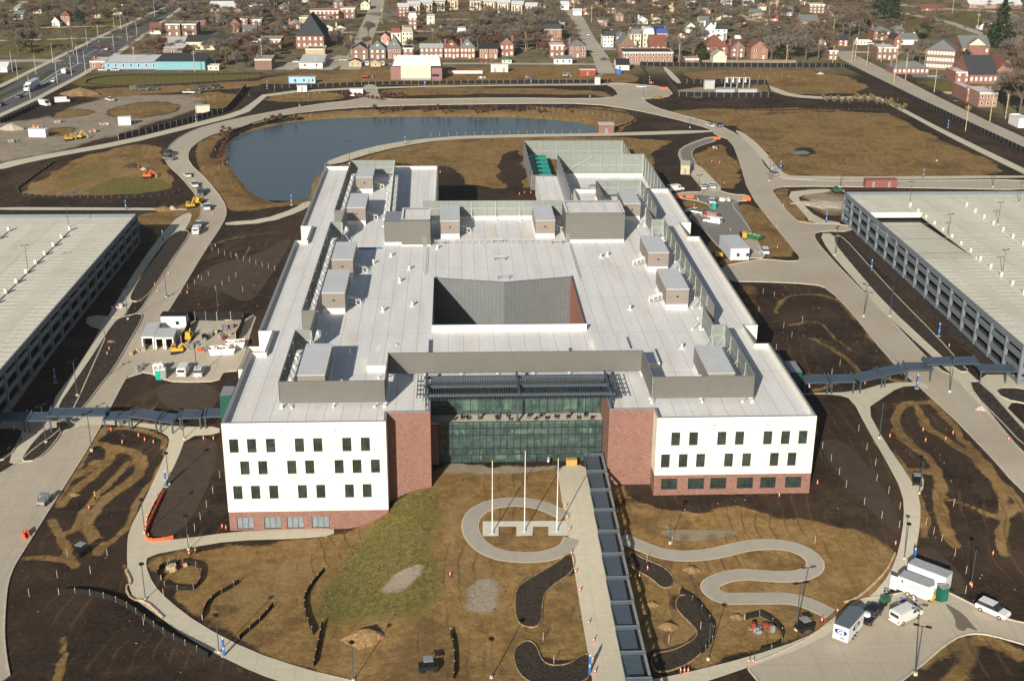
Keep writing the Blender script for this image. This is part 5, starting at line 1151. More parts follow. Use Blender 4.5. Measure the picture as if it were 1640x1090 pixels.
# ================================================================ VEHICLES
CARGL = mat_glass('car_glass', (.015, .02, .025), 1., .06)
LAMPM = mat('lamp_lens', (.7, .7, .66), .2); TAILM = mat('tail_lens', (.35, .02, .02), .3)
def vehicle(name, label, kind, col, px=None, py=None, rz=0, loc=None, group=None, roofc=None):
    """nose points to local +x"""
    v = loc or T(px, py); v = Vector(v)+Vector((0, 0, .08)); t = thing(name, label, {'van': 'van', 'pickup': 'pickup truck', 'suv': 'car', 'sedan': 'car', 'semi': 'lorry', 'box': 'trailer', 'bus': 'lorry', 'step': 'van'}[kind], v, rz, group)
    m = mat('car_'+'_'.join(f'{int(c*100)}' for c in col), col, .28, .1, var=.02, spec=.6)
    prof = {'sedan': (4.7, 1.8, [(-2.35, .35), (-2.35, .85), (-1.95, .98), (-1.3, 1.02), (1.0, .98), (2.1, .82), (2.35, .6), (2.35, .35)], [(-1.6, .98), (-.95, 1.42), (.35, 1.42), (1.15, .96)]),
            'suv': (5.0, 1.95, [(-2.5, .4), (-2.5, 1.05), (-2.3, 1.15), (1.1, 1.12), (2.3, 1.0), (2.5, .75), (2.5, .4)], [(-2.3, 1.12), (-2.1, 1.75), (.3, 1.78), (1.2, 1.1)]),
            'pickup': (5.8, 2.0, [(-2.9, .5), (-2.9, 1.05), (-.95, 1.05), (-.9, 1.15), (1.4, 1.15), (2.75, 1.05), (2.9, .8), (2.9, .5)], [(-.9, 1.12), (-.75, 1.8), (.55, 1.8), (1.35, 1.12)]),
            'van': (5.7, 2.0, [(-2.85, .4), (-2.85, 2.1), (-2.7, 2.2), (1.2, 2.2), (2.05, 1.25), (2.8, 1.0), (2.85, .4)], [(1.3, 1.3), (1.2, 2.02), (1.32, 2.02), (1.98, 1.3)]),
            'step': (6.4, 2.2, [(-3.2, .5), (-3.2, 2.7), (1.9, 2.7), (2.5, 1.5), (3.2, 1.3), (3.2, .5)], [(1.95, 1.55), (1.9, 2.5), (2.02, 2.5), (2.45, 1.55)])}
    if kind in prof:
        L, W, pb, pg = prof[kind]; mb = MB(); mb.prism(pb, -W/2, W/2, m)
        if kind == 'pickup': mb.box(-2.7, -1.05, -W/2+.18, W/2-.18, 1.052, 1.06, BLACK)
        if kind in ('van', 'step') : mb.box(-2.5, .8, -W/2+.25, W/2-.25, prof[kind][2][2][1]+.001, prof[kind][2][2][1]+.03, m)
        b0 = mb.build('body', t)
        g = MB(); w2 = W/2-.1 if kind not in ('van', 'step') else W/2+.012; g.prism(pg, -w2, w2, CARGL)
        if kind in ('van',): g.box(.35, 1.15, -w2, w2, 1.35, 1.95, CARGL).face([(1.26, -.85, 2.14), (1.26, .85, 2.14), (2.06, .85, 1.27), (2.06, -.85, 1.27)][::-1], CARGL).face([(-2.862, .8, 1.4), (-2.862, -.8, 1.4), (-2.862, -.8, 1.95), (-2.862, .8, 1.95)][::-1], CARGL)
        if kind == 'step': g.face([(1.95, -.9, 2.62), (1.95, .9, 2.62), (2.52, .9, 1.52), (2.52, -.9, 1.52)][::-1], CARGL)
        g.build('windows', t)
        if kind in ('sedan', 'suv', 'pickup'):
            zt = max(z for x, z in pg); xs_ = [x for x, z in pg if z == zt or z > zt-.05]; MB().box(min(xs_)-.02, max(xs_)+.02, -w2+.04, w2-.04, zt-.01, zt+.045, m).build('roof', t)
        for sx in (-L*.31, L*.31):
            for sy in (-1, 1): MB().tube((sx, sy*(W/2-.24), .36), (sx, sy*(W/2+.02), .36), .36, .36, BLACK, 12).tube((sx, sy*(W/2+.02), .36), (sx, sy*(W/2+.03), .36), .2, .2, STEEL, 10).build('wheel', t)
        for sy in (-1, 1):
            MB().box(L/2-.03, L/2+.02, sy*(W/2-.35)-.2, sy*(W/2-.35)+.2, .66, .84, LAMPM).build('headlight', t); MB().box(-L/2-.02, -L/2+.02, sy*(W/2-.16)-.12, sy*(W/2-.16)+.12, .7, 1.0, TAILM).build('tail_light', t)
    elif kind == 'semi':
        MB().box(-8, 5, -1.28, 1.28, 1.2, 4.0, m, roofc or m).build('trailer', t); MB().box(5.4, 8, -1.2, 1.2, .7, 3.4, m).box(8, 9.2, -1.1, 1.1, .7, 1.9, m).build('cab', t); MB().box(8.0, 8.04, -1, 1, 2, 3.1, CARGL).build('windscreen', t)
        for sx in (-7, -5.8, 5.9, 8.5):
            for sy in (-1, 1): MB().tube((sx, sy*.95, .5), (sx, sy*1.25, .5), .5, .5, BLACK, 12).build('wheel', t)
    return t
# lower right parking area
def cargo_trailer(label, px, py, rz, L, W, H, col, roof, rib=True, vnose=0):
    v = T(px, py)+Vector((0, 0, .08)); t = thing('cargo_trailer', label, 'trailer', v, rz)
    mb = MB(); pr = [(-L/2, -W/2), (L/2, -W/2), (L/2+vnose, 0), (L/2, W/2), (-L/2, W/2)] if vnose else [(-L/2, -W/2), (L/2, -W/2), (L/2, W/2), (-L/2, W/2)]; n = len(pr)
    for i in range(n): a, b_ = pr[i], pr[(i+1) % n]; mb.face([(*a, .55), (*b_, .55), (*b_, H), (*a, H)], col)
    mb.face([(*p, .55) for p in pr][::-1], col); mb.build('body', t)
    r = MB(); q = [(x*1.012, y*1.02) for x, y in pr]
    r.face([(*p, H+.06) for p in q], roof)
    for i in range(n): a, b_ = q[i], q[(i+1) % n]; r.face([(*a, H-.05), (*b_, H-.05), (*b_, H+.06), (*a, H+.06)], STEEL)
    r.build('roof', t)
    for sx in (-.6, .4):
        for sy in (-1, 1): MB().tube((sx, sy*(W/2-.12), .38), (sx, sy*(W/2+.08), .38), .38, .38, BLACK, 12).tube((sx, sy*(W/2+.08), .38), (sx, sy*(W/2+.09), .38), .2, .2, WPAINT, 8).build('wheel', t)
    MB().bar((L/2+vnose, 0, .5), (L/2+vnose+1.1, 0, .5), .12, .12, BLACK).build('hitch', t)
    return t
def text(parent, s, loc, rot, size, m, bold=0):
    c = bpy.data.curves.new('lettering', 'FONT'); c.body = s; c.size = size; c.extrude = .006; c.offset = bold; c.align_x = 'CENTER'; c.align_y = 'CENTER'; c.resolution_u = 2
    o = bpy.data.objects.new('lettering', c); COL.objects.link(o); dg = bpy.context.evaluated_depsgraph_get(); me = bpy.data.meshes.new_from_object(o.evaluated_get(dg)); bpy.data.objects.remove(o)
    me.materials.clear(); me.materials.append(m); o = bpy.data.objects.new('lettering', me); COL.objects.link(o); o.parent = parent; o.location = loc; o.rotation_euler = rot; return o
def head(a, b_): A = T(*a); B = T(*b_); return math.atan2(B.y-A.y, B.x-A.x)
NAVY = mat('navy_blue', (.01, .02, .16), .5)
h1 = head((1345, 1025), (1378, 985))
t = cargo_trailer('white enclosed trailer with grey ribbed roof and blue oval GS emblem', 1357, 1016, h1, 5.8, 2.4, 3.0, WPAINT, mat_lines('trailer_roof', (.17, .20, .22), 3, .6, .8, .06, .5, .4), vnose=.9)
el = MB()
def oval(mb, cx, cy, cz, rx, rz_, axis, m, out):
    P = [(cx+rx*math.cos(a*math.pi/12), cz+rz_*math.sin(a*math.pi/12)) for a in range(24)]
    mb.face([(out, -p, z) if axis == 'x' else (p, out, z) for p, z in P], m)
oval(el, 0, 0, 2.0, 1.0, .48, 'x', NAVY, -2.93); oval(el, 0, 0, 2.0, 1.35, .5, 'y', NAVY, -1.23); el.build('emblem', t)
text(t, 'GS', (-2.95, 0, 2.0), (R(90), 0, R(-90)), .9, WPAINT, .03); text(t, 'GS', (0, -1.25, 2.0), (R(90), 0, 0), .9, WPAINT, .03)
MB().box(-2.96, -2.92, -.7, .1, .95, 1.1, BLACK).build('number_plate', t)
vehicle('pickup_truck', 'black pickup truck hitched ahead of the GS emblem trailer, white load in its bed', 'pickup', (.012, .013, .016), 1394, 990, h1)
o = thing('load_sack', 'white sack lying in the bed of the black pickup truck', 'sack', T(1387, 995)+Vector((0, 0, 1.15))); mb = MB(); mb.tube((0, 0, 0), (0, 0, .45), .62, .5, WPAINT, 9); mb.build('sack', o)
vehicle('work_van', 'white work van with roof rack beside the lamp shadow in the lower parking area', 'van', (.72, .72, .70), 1450, 991, head((1432, 998), (1470, 978)))
t = cargo_trailer('white enclosed trailer with small black lettering and open rear door', 1464, 952, head((1443, 944), (1488, 964)), 5.0, 2.3, 2.9, WPAINT, mat('trailer_top', (.42, .44, .45), .5, .2), vnose=.5)
mk = MB().box(-1.9, -1.65, -1.168, -1.155, 2.05, 2.5, BLACK).box(-1.6, -1.5, -1.168, -1.155, 1.95, 2.3, BLACK)
for x_, w_, z_ in ((-1.2, .3, 2.2), (-.8, .45, 2.2), (-.2, .2, 2.15), (.15, .4, 2.15), (.75, .5, 2.1), (-.7, .35, 1.75), (-.25, .5, 1.75), (.35, .45, 1.7), (.9, .2, 1.7)): mk.box(x_, x_+w_, -1.168, -1.155, z_, z_+.1, BLACK)
mk.build('lettering', t)
MB().box(-3.7, -2.55, -1.15, -1.08, .2, 2.6, WPAINT).build('door', t)
cargo_trailer('long white enclosed trailer parked behind the lettered one', 1486, 936, head((1462, 925), (1500, 942)), 6.4, 2.4, 3.1, WPAINT, MATS['trailer_top'])
t = thing('portable_toilet', 'dark green portable toilet at the end of the long white trailer', 'portable toilet', T(1508, 960)+Vector((0, 0, .07)), .3); MB().box(-.65, .65, -.65, .65, 0, 2.4, mat('dark_green', (.01, .12, .08), .5)).build('cabin', t); MB().box(-.7, .7, -.7, .7, 2.41, 2.56, GPAINT).build('roof', t); MB().box(-.35, .35, -.68, -.652, .1, 2.1, MATS['dark_green']).build('door', t)
t = thing('hose_reel', 'yellow coiled hose drum at the corner of the lettered trailer', 'hose reel', T(1490, 962)+Vector((0, 0, .07)), .4); MB().tube((-.25, 0, .75), (.25, 0, .75), .7, .7, YELLOW, 14).build('drum', t); MB().box(-.4, .4, -.3, .3, 0, .1, BLACK).bar((-.33, 0, .1), (-.33, 0, .75), .08, .08, BLACK).bar((.33, 0, .1), (.33, 0, .75), .08, .08, BLACK).build('stand', t)
t = thing('generator', 'green engine pump with curved dark hose beside the path', 'generator', T(1417, 967)+Vector((0, 0, .07)), .5); MB().box(-.7, .7, -.5, .5, .4, 1.25, GREENP).box(.3, 1.3, -.3, .3, .5, 1.0, STEEL).build('engine', t); mb = MB()
for k in range(7): a = k*.4; mb.tube((math.cos(a)*.9+1.2, math.sin(a)*.9+.3, 1+.1*k), (math.cos(a+.4)*.9+1.2, math.sin(a+.4)*.9+.3, 1.1+.1*k), .1, .1, BLACK, 6)
mb.build('hose', t); MB().tube((-.4, -.6, .35), (-.4, .6, .35), .35, .35, BLACK, 10).build('wheels', t)
t = thing('tool_pile', 'heap of blue and grey tools on the ground before the lettered trailer', 'tools', T(1447, 968)+Vector((0, 0, .07))); mb = MB()
for k in range(14): x, y = random.uniform(-1.8, 1.8), random.uniform(-.8, .8); mb.box(x, x+random.uniform(.2, .6), y, y+random.uniform(.2, .6), 0, random.uniform(.2, .8), random.choice([BLUEP, BLACK, STEEL, WPAINT, GPAINT]))
mb.build('tools', t)
vehicle('parked_suv', 'white SUV parked against the kerb at the right edge of the lower parking area', 'suv', (.75, .75, .74), 1589, 982, head((1570, 966), (1606, 984)))
# road up the left side and others
V = [('sedan', (.7, .7, .7), 'white car leading the line on the left road by the pond, farthest up', (300, 283), (296, 278), (305, 287)), ('pickup', (.7, .7, .7), 'white pickup second down the line on the left road', (311, 299), (307, 292), (315, 304)),
 ('van', (.08, .09, .08), 'dark utility cart on the left road below the white pickup', (321, 312), (321, 306), (322, 318)), ('pickup', (.72, .72, .72), 'white pickup near the yellow lifts on the left road', (332, 335), (332, 325), (332, 345)), ('pickup', (.65, .66, .67), 'silver pickup standing just before the white truck on the left road', (319, 363), (325, 352), (313, 374)), ('van', (.75, .75, .75), 'white utility truck lowest of the line on the left road', (315, 373), (312, 380), (320, 360)),
 ('van', (.74, .74, .73), 'white van with roof rack in the service court, left of the parked car', (295, 598), (293, 606), (301, 588)), ('suv', (.74, .74, .74), 'white car in the service court beside the white van', (319, 599), (317, 606), (322, 588)),
 ('suv', (.05, .05, .055), 'dark parked car at the pond bend of the left road', (272, 248), (265, 246), (280, 249)), ('suv', (.16, .15, .13), 'brown parked car below the dark one at the pond bend', (271, 256), (264, 255), (278, 257)),
 ('van', (.72, .72, .71), 'white utility van with coral roof beside the east roof corner', (1082, 306), (1070, 307), (1095, 304)), ('pickup', (.68, .69, .7), 'silver pickup facing the guard lane, left of a white one', (1127, 302), (1127, 306), (1126, 296)), ('pickup', (.75, .75, .75), 'white pickup facing the guard lane, right of a silver one', (1141, 301), (1145, 306), (1139, 294)), ('suv', (.55, .6, .68), 'pale blue parked car touching the teal toilet behind the right wing', (1140, 325), (1141, 330), (1139, 319)),
 ('pickup', (.74, .74, .74), 'white pickup furthest back in the row behind the right wing', (1112, 342), (1122, 343), (1101, 340)), ('suv', (.02, .09, .10), 'dark teal car second in the row behind the right wing', (1132, 345), (1142, 347), (1121, 343)), ('van', (.42, .2, .17), 'red roofed van in the row behind the right wing', (1136, 350), (1146, 352), (1125, 348)), ('van', (.76, .76, .76), 'white long van nearest the office trailer in the row', (1141, 358), (1153, 360), (1130, 356)),
 ('suv', (.7, .7, .7), 'white car standing alone below the green skip', (1224, 405), (1228, 411), (1219, 398)), ('suv', (.28, .31, .33), 'grey SUV at the junction by the big clay field', (1237, 281), (1245, 284), (1228, 277)), ('sedan', (.6, .62, .64), 'silver car on the back road beside the blue sign', (1137, 203), (1132, 201), (1143, 205)), ('suv', (.08, .1, .14), 'dark blue car on the back road behind the silver car', (1152, 203), (1148, 200), (1157, 207)),
 ('sedan', (.7, .7, .72), 'white car parked by the gate on the back road', (1027, 141), (1023, 141), (1032, 141)), ('sedan', (.7, .7, .68), 'white car on the highway behind the semi truck', (87, 131), (96, 127), (80, 134)), ('sedan', (.05, .06, .07), 'dark car with white lamps on the highway at lower left', (31, 157), (38, 153), (24, 160)), ('step', (.6, .6, .58), 'white topped delivery truck on the highway by the median', (105, 118), (97, 122), (115, 112)),
 ('sedan', (.03, .03, .035), 'black car on the highway at the left photo edge', (2, 170), (10, 166), (-6, 174)), ('sedan', (.65, .65, .62), 'white car on the highway by the far crossing', (172, 80), (164, 84), (180, 76)), ('sedan', (.5, .5, .48), 'pale car on the diagonal brick street', (550, 98), (554, 98), (546, 98)), ('sedan', (.45, .3, .02), 'yellow car at the foot of the right hand town street', (949, 88), (953, 88), (944, 88)), ('sedan', (.7, .7, .7), 'white car at the far end of the right hand town street', (942, 57), (940, 52), (944, 62)),
 ('sedan', (.35, .36, .37), 'silver car on the large diagonal street near the red brick block', (1492, 124), (1500, 124), (1484, 124)), ('sedan', (.04, .04, .05), 'dark car in the school parking lot', (1514, 126), (1508, 126), (1520, 126)), ('suv', (.7, .7, .68), 'white car in the school parking lot', (1538, 131), (1530, 131), (1545, 131)), ('sedan', (.03, .05, .04), 'dark car on the street before the low brick terrace', (1527, 163), (1520, 160), (1533, 166)),
 ('sedan', (.3, .03, .02), 'left of two red cars in the back yards', (775, 100.5), (772, 100.5), (779, 100.5)), ('sedan', (.28, .03, .02), 'right of two red cars in the back yards', (782, 100.5), (779, 100.5), (786, 100.5)), ('van', (.7, .7, .7), 'white van parked by the tan garages', (588, 105), (588, 108), (588, 102)), ('van', (.65, .66, .66), 'white van beside the right hand tan garage', (613, 105), (613, 108), (613, 102)),
 ('pickup', (.7, .7, .7), 'white pickup in the construction lot beside the curved road', (176, 162), (182, 164), (170, 160)), ('step', (.72, .72, .71), 'white box truck in the construction lot near the highway', (100, 165), (94, 165), (108, 164)), ('van', (.1, .1, .09), 'dark van in the row of parked vehicles on the lot', (218, 145), (214, 145), (223, 145)), ('pickup', (.12, .12, .11), 'dark pickup in the row of parked vehicles on the lot', (230, 145), (226, 145), (235, 145)), ('suv', (.06, .07, .08), 'black car in the row of parked vehicles on the lot', (247, 144), (243, 144), (252, 144)),
 ('suv', (.05, .05, .06), 'leftmost black car of the far row by the lot fence', (326, 143), (322, 143), (331, 143)), ('sedan', (.09, .09, .1), 'middle dark car of the far row by the lot fence', (337, 142), (333, 142), (342, 142)), ('suv', (.04, .05, .05), 'rightmost black car of the far row by the lot fence', (348, 141.5), (344, 141), (353, 142)), ('pickup', (.6, .6, .6), 'silver pickup below the far row on the lot', (303, 150), (298, 150), (308, 150)), ('step', (.72, .72, .70), 'white truck with long bed at the lot edge near the orange piles', (72, 170), (62, 168), (82, 172)),
 ('suv', (.07, .08, .08), 'dark car by the white barrier in the construction lot', (314, 150), (309, 150), (320, 150)), ('sedan', (.6, .6, .6), 'white car parked in front of the blue warehouse door', (165, 114), (161, 114), (170, 114)), ('sedan', (.5, .52, .5), 'grey car parked before the blue warehouse', (185, 114), (181, 114), (190, 114)), ('sedan', (.62, .62, .6), 'white car on the far left lot before the white building', (476, 101), (470, 101), (483, 101)), ('suv', (.03, .03, .03), 'black car behind the white low building', (481, 97), (476, 97), (487, 97)),
 ('sedan', (.68, .68, .68), 'white car parked on the upper lawn among bare trees', (440, 22), (435, 22), (446, 22)), ('step', (.7, .7, .7), 'white truck in the storage row behind the fence', (1184, 64), (1180, 64), (1189, 64)), ('sedan', (.05, .06, .1), 'dark car left of the white gate hut', (968, 97), (965, 97), (972, 97)), ('suv', (.7, .7, .7), 'white camper by the small grass corner', (1395, 72), (1389, 72), (1400, 72))]
for k, c, l, p, a, b_ in V: vehicle({'van': 'work_van', 'pickup': 'pickup_truck', 'suv': 'parked_car', 'sedan': 'parked_car', 'step': 'box_truck'}[k], l, k, c, *p, rz=head(a, b_))
vehicle('semi_truck', 'white semi truck with long trailer driving on the highway', 'semi', (.62, .63, .65), 52, 143, head((60, 138), (42, 148)))
for l, p, a, rz in (('dark utility cart on the left road below the crossing', (101, 686), 0, 2.2), ('grey topped utility cart at the left road edge', (71, 806), 0, 1.4), ('small utility cart parked in the clay pit at the bottom', (686, 1073), 0, .1), ('utility cart beside the tracked bed tip', (131, 887), 0, 1.1), ('small dark utility cart on the visitor lot path', (1468, 775), 0, 1.3), ('black utility cart by the path and parking corner', (1288, 1009), 0, .4)):
    t = thing('utility_cart', l, 'cart', T(*p)+Vector((0, 0, .1)), rz, 'small utility carts on the site'); MB().box(-1.4, 1.4, -.75, .75, .4, .95, GPAINT if 'grey' in l else BLACK).build('body', t); MB().box(-.7, .7, -.72, .72, 1.85, 1.93, GPAINT).build('roof', t)
    f = MB()
    for x in (-.65, .65):
        for y in (-.68, .68): f.box(x-.04, x+.04, y-.04, y+.04, .95, 1.85, BLACK)
    f.build('frame', t)
    for x in (-.95, .95):
        for y in (-1, 1): MB().tube((x, y*.6, .32), (x, y*.82, .32), .32, .32, BLACK, 10).build('wheel', t)
# tracked diggers and lifts
def lift(px, py, rz, l, col, arm=3.2):
    t = thing('construction_lift', l, 'construction machine', T(px, py)+Vector((0, 0, .08)), rz, 'construction machines on the site'); MB().box(-1.4, 1.4, -.8, .8, .5, 1.3, col).box(-1.2, -.2, -.6, .5, 1.3, 2.2, col).build('body', t)
    MB().box(-1.1, -.15, -.62, .52, 1.6, 2.05, CARGL).build('cab_window', t); MB().bar((.4, 0, 1.3), (1.4, 0, 1.3+arm*.6), .25, .3, col).bar((1.4, 0, 1.3+arm*.6), (1.4+arm*.7, 0, .9), .2, .25, col).box(1.2+arm*.7, 1.8+arm*.7, -.5, .5, .2, .9, GPAINT).build('arm', t)
    for y in (-1, 1): MB().box(-1.5, 1.5, y*.8-.22, y*.8+.22, 0, .62, BLACK).build('track', t)
lift(305, 333, .4, 'yellow machine with boom beside the left road', YELLOW); lift(320, 326, 1.2, 'small yellow roller by the left road bend', YELLOW, 1.5); lift(236, 285, .1, 'orange digger standing in the brown basin field', ORANGE, 2.5); lift(126, 222, 0, 'yellow digger in the construction lot', YELLOW); lift(110, 225, .5, 'second yellow loader in the construction lot', YELLOW, 1.8); lift(585, 125, 0, 'red machine behind the back road', REDP); lift(284, 565, .2, 'yellow scissor lift before the storage containers', YELLOW, 1.5); lift(303, 544, 1.5, 'yellow lift behind the storage fence', YELLOW, 1.5); lift(905, 124, 0, 'grey machine with white load in the back field', GPAINT, 2); lift(1341, 309, .2, 'green digger on the rubble near the right garage', GREENP, .8)
# sheds, containers, toilets
def shed(name, label, cat, px, py, L, W, H, rz, mw, mr, doors=1, win=0, flat=.12, group=None, open_=False):
    t = thing(name, label, cat, T(px, py)+Vector((0, 0, .08)), rz, group)
    mb = MB().box(-L/2, L/2, 0, W, 0, H, mw, None, 'bs' if open_ else 'b')
    if open_: mb.box(-L/2+.1, L/2-.1, W*.35, W*.36, .05, H, BLACK); mb.box(-L/2, -L/2+.25, 0, .08, 0, H, mw).box(L/2-.25, L/2, 0, .08, 0, H, mw).box(-L/2, L/2, 0, .08, H-.35, H, mw)
    mb.build('wall', t); MB().box(-L/2-.15, L/2+.15, -.15, W+.15, H, H+flat, mr).build('roof', t)
    for k in range(doors): x = -L/2+L*(k+.5)/max(1, doors); MB().box(x-.45, x+.45, -.04, -.003, .1, 2.1, GPAINT).build('door', t)
    for k in range(win): x = -L/2+L*(k+.5)/max(1, win)+.9; MB().box(x-.4, x+.4, -.04, -.003, 1.1, 2.0, CARGL).build('window', t)
    return t
LROOF = mat('light_metal_roof', (.60, .61, .61), .4, .2, var=.04)
shed('office_trailer', 'white site office trailer with two small windows behind the right wing', 'site office', 1184, 417, 5.4, 13, 3.4, R(2), mat('trailer_wall', (.55, .58, .62), .5), LROOF, 0, 2)
shed('storage_container', 'large open fronted grey container at the left end of the storage row', 'container', 238, 560, 2.7, 9.5, 3.2, R(3), WPAINT, LROOF, 0, 0, open_=True, group='open storage containers')
shed('storage_container', 'open fronted container in the middle of the storage row', 'container', 256.5, 560, 2.0, 6, 3.0, R(3), WPAINT, LROOF, 0, 0, open_=True, group='open storage containers')
shed('storage_container', 'open fronted container at the right end of the storage row', 'container', 272, 560, 2.0, 6, 3.0, R(3), WPAINT, LROOF, 0, 0, open_=True, group='open storage containers')
shed('site_cabin', 'white cabin with dark flat roof behind the storage containers', 'cabin', 279, 527, 6, 3, 3.3, R(0), WPAINT, BLACK, 0, 1)
shed('pump_house', 'small brick pump house on the pond shore', 'pump house', 971, 214, 6.2, 5, 3.6, 0, BRICK, LROOF, 1)
shed('guard_booth', 'small tan guard booth by the visitor drive', 'booth', 1097, 280, 3.2, 8, 3.2, R(-10), mat('tan_wall', (.5, .42, .26), .8), CONC, 1)
shed('site_cabin', 'white and blue cabin by the back road at the left', 'cabin', 484, 134, 13, 3, 3, 0, mat('pale_blue', (.30, .50, .65), .5), LROOF, 2, 3); shed('site_cabin', 'long red container in front of the right garage', 'container', 1411, 301, 11, 2.6, 2.7, 0, mat('faded_red', (.24,.085,.07), .7), MATS['faded_red'], 2)
shed('site_cabin', 'pale twin container behind the back road', 'container', 800, 116, 9, 3, 4, 0, mat('pale_grey', (.5, .52, .5), .5), LROOF, 2); shed('site_cabin', 'white and red cabin with flat roof by the town street', 'cabin', 941, 122, 8, 3, 3, 0, REDP, WPAINT, 1); shed('site_cabin', 'small white cabin beside the back path', 'cabin', 484, 147, 4.5, 2.5, 2.6, 0, WPAINT, LROOF, 1); shed('white_sign_trailer', 'white trailer with red lettering at the end of the back path', 'trailer', 571, 154, 6, 2.4, 3, 0, WPAINT, WPAINT, 0)
shed('site_cabin', 'white container on the construction lot near the lot fence', 'container', 60, 220, 7, 2.6, 3, R(-8), WPAINT, WPAINT, 0); shed('site_cabin', 'white container at the right end of the construction lot', 'container', 200, 201, 5, 2.6, 3.2, R(10), WPAINT, WPAINT, 0); shed('site_cabin', 'tan trailer beside the lot fence corner', 'trailer', 325, 181, 6, 2.5, 3, R(12), mat('cream_wall', (.60, .56, .42), .7), LROOF, 0)
shed('site_cabin', 'blue hut beside the small white house', 'hut', 991, 119, 2.6, 2, 2.6, 0, BLUEP, WPAINT, 0); shed('electrical_cabinet', 'pale grey cabinet by the back gate', 'cabinet', 957, 136, 2.6, 2, 3.4, 0, mat('pale_grey'[:9], (.5, .52, .5), .5), LROOF, 0)
for px, l in ((1136, 'tall grey switchgear cabinet at the left of the substation'), (1161, 'left long grey transformer box in the substation'), (1197, 'right long grey transformer box in the substation')): shed('transformer', l, 'transformer', px, 143 if px < 1140 else 154, 5 if px < 1140 else 9, 3, 4 if px < 1140 else 3, 0, STEEL, STEEL, 0)
t = thing('transformer', 'substation busbar frame with pale insulators', 'transformer', T(1180, 142)); mb = MB()
for x in (-6, -3, 0, 3, 6): mb.tube((x, 0, 0), (x, 0, 5.5), .25, .2, STEEL, 6)
mb.bar((-6, 0, 5.4), (6, 0, 5.4), .25, .25, STEEL); mb.build('frame', t); mb = MB()
for x in (-5, -2, 1, 4): mb.tube((x, 0, 3), (x, 0, 5.2), .5, .3, WPAINT, 8)
mb.build('insulator_set', t)
def toilet(px, py, col, l):
    t = thing('portable_toilet', l, 'portable toilet', T(px, py)+Vector((0, 0, .08)), 0, 'portable toilets'); MB().box(-.6, .6, -.6, .6, 0, 2.2, col).build('cabin', t); MB().prism([(-.62, 2.2), (.62, 2.2), (.4, 2.42), (-.4, 2.42)], -.62, .62, WPAINT).build('roof', t); MB().box(-.35, .35, -.63, -.603, .1, 2.0, GPAINT if col != TEAL else TEAL).build('door', t)
toilet(255, 607, TEAL, 'teal portable toilet in front of the white ones'); toilet(263, 606, GPAINT, 'grey portable toilet right of the teal one'); toilet(251, 598, WPAINT, 'white portable toilet behind the teal one, left'); toilet(259, 597, WPAINT, 'white portable toilet behind the teal one, right'); toilet(1143, 335, TEAL, 'teal portable toilet on the visitor lot')
def skip(px, py, L, W, rz, col, l, load=None):
    t = thing('waste_skip', l, 'skip', T(px, py)+Vector((0, 0, .08)), rz); mb = MB(); pr = [(-L/2, 1.5), (-L/2+.5, 0), (L/2-.5, 0), (L/2, 1.5), (L/2-.12, 1.5), (L/2-.6, .15), (-L/2+.6, .15), (-L/2+.12, 1.5)]
    mb.face([(-L/2+.5, -W/2, 0), (L/2-.5, -W/2, 0), (L/2, -W/2, 1.5), (-L/2, -W/2, 1.5)], col); mb.face([(L/2-.5, W/2, 0), (-L/2+.5, W/2, 0), (-L/2, W/2, 1.5), (L/2, W/2, 1.5)], col)
    mb.face([(-L/2+.5, W/2, 0), (-L/2+.5, -W/2, 0), (-L/2, -W/2, 1.5), (-L/2, W/2, 1.5)], col); mb.face([(L/2-.5, -W/2, 0), (L/2-.5, W/2, 0), (L/2, W/2, 1.5), (L/2, -W/2, 1.5)], col); mb.build('bin', t)
    lo = MB(); lo.face([(-L/2+.1, -W/2+.05, 1.0), (L/2-.1, -W/2+.05, 1.0), (L/2-.1, W/2-.05, 1.0), (-L/2+.1, W/2-.05, 1.0)], load or WOOD)
    for k in range(14): x, y = random.uniform(-L/2+.4, L/2-.8), random.uniform(-W/2+.2, W/2-.6); lo.box(x, x+random.uniform(.2, .9), y, y+random.uniform(.2, .5), 1.0, 1.1+random.random()*.6, random.choice([WOOD, GPAINT, WPAINT, REDP]))
    lo.build('rubble', t)
skip(1206, 382, 6.5, 2.4, R(-52), GREENP, 'long green skip full of rubble beside the visitor lot'); skip(356, 566, 6, 2.4, R(8), WPAINT, 'white open skip with red lettering in the service court'); skip(377, 556, 4.5, 2.2, R(8), WPAINT, 'smaller white skip beside the building corner')
t = thing('yellow_skip', 'yellow barrel skip beside the office trailer', 'skip', T(1193, 380)+Vector((0, 0, .08))); MB().tube((0, 0, 0), (0, 0, 1.6), 1.0, 1.1, YELLOW, 12).build('barrel', t); MB().box(-1.6, -.9, -.5, .6, 0, 1.5, BLACK).build('pump', t)
t = thing('machine_box', 'small yellow machine at the foot of the office trailer', 'machine', T(1151, 412)+Vector((0, 0, .1))); MB().box(-1, 1, -.7, .7, .3, 1.2, YELLOW).build('body', t); MB().box(-.8, .8, -.8, .8, 0, .35, BLACK).build('wheels', t)
t = thing('crate', 'tan wooden crate before the glass entrance', 'crate', T(915, 744)+Vector((0, 0, .12))); MB().box(-1, 1, -.5, .5, 0, 1.1, mat('orange_wood', (.45, .27, .08), .8)).build('box', t); MB().box(-1.05, 1.05, -.55, .55, 1.1, 1.18, MATS['orange_wood']).build('lid', t)
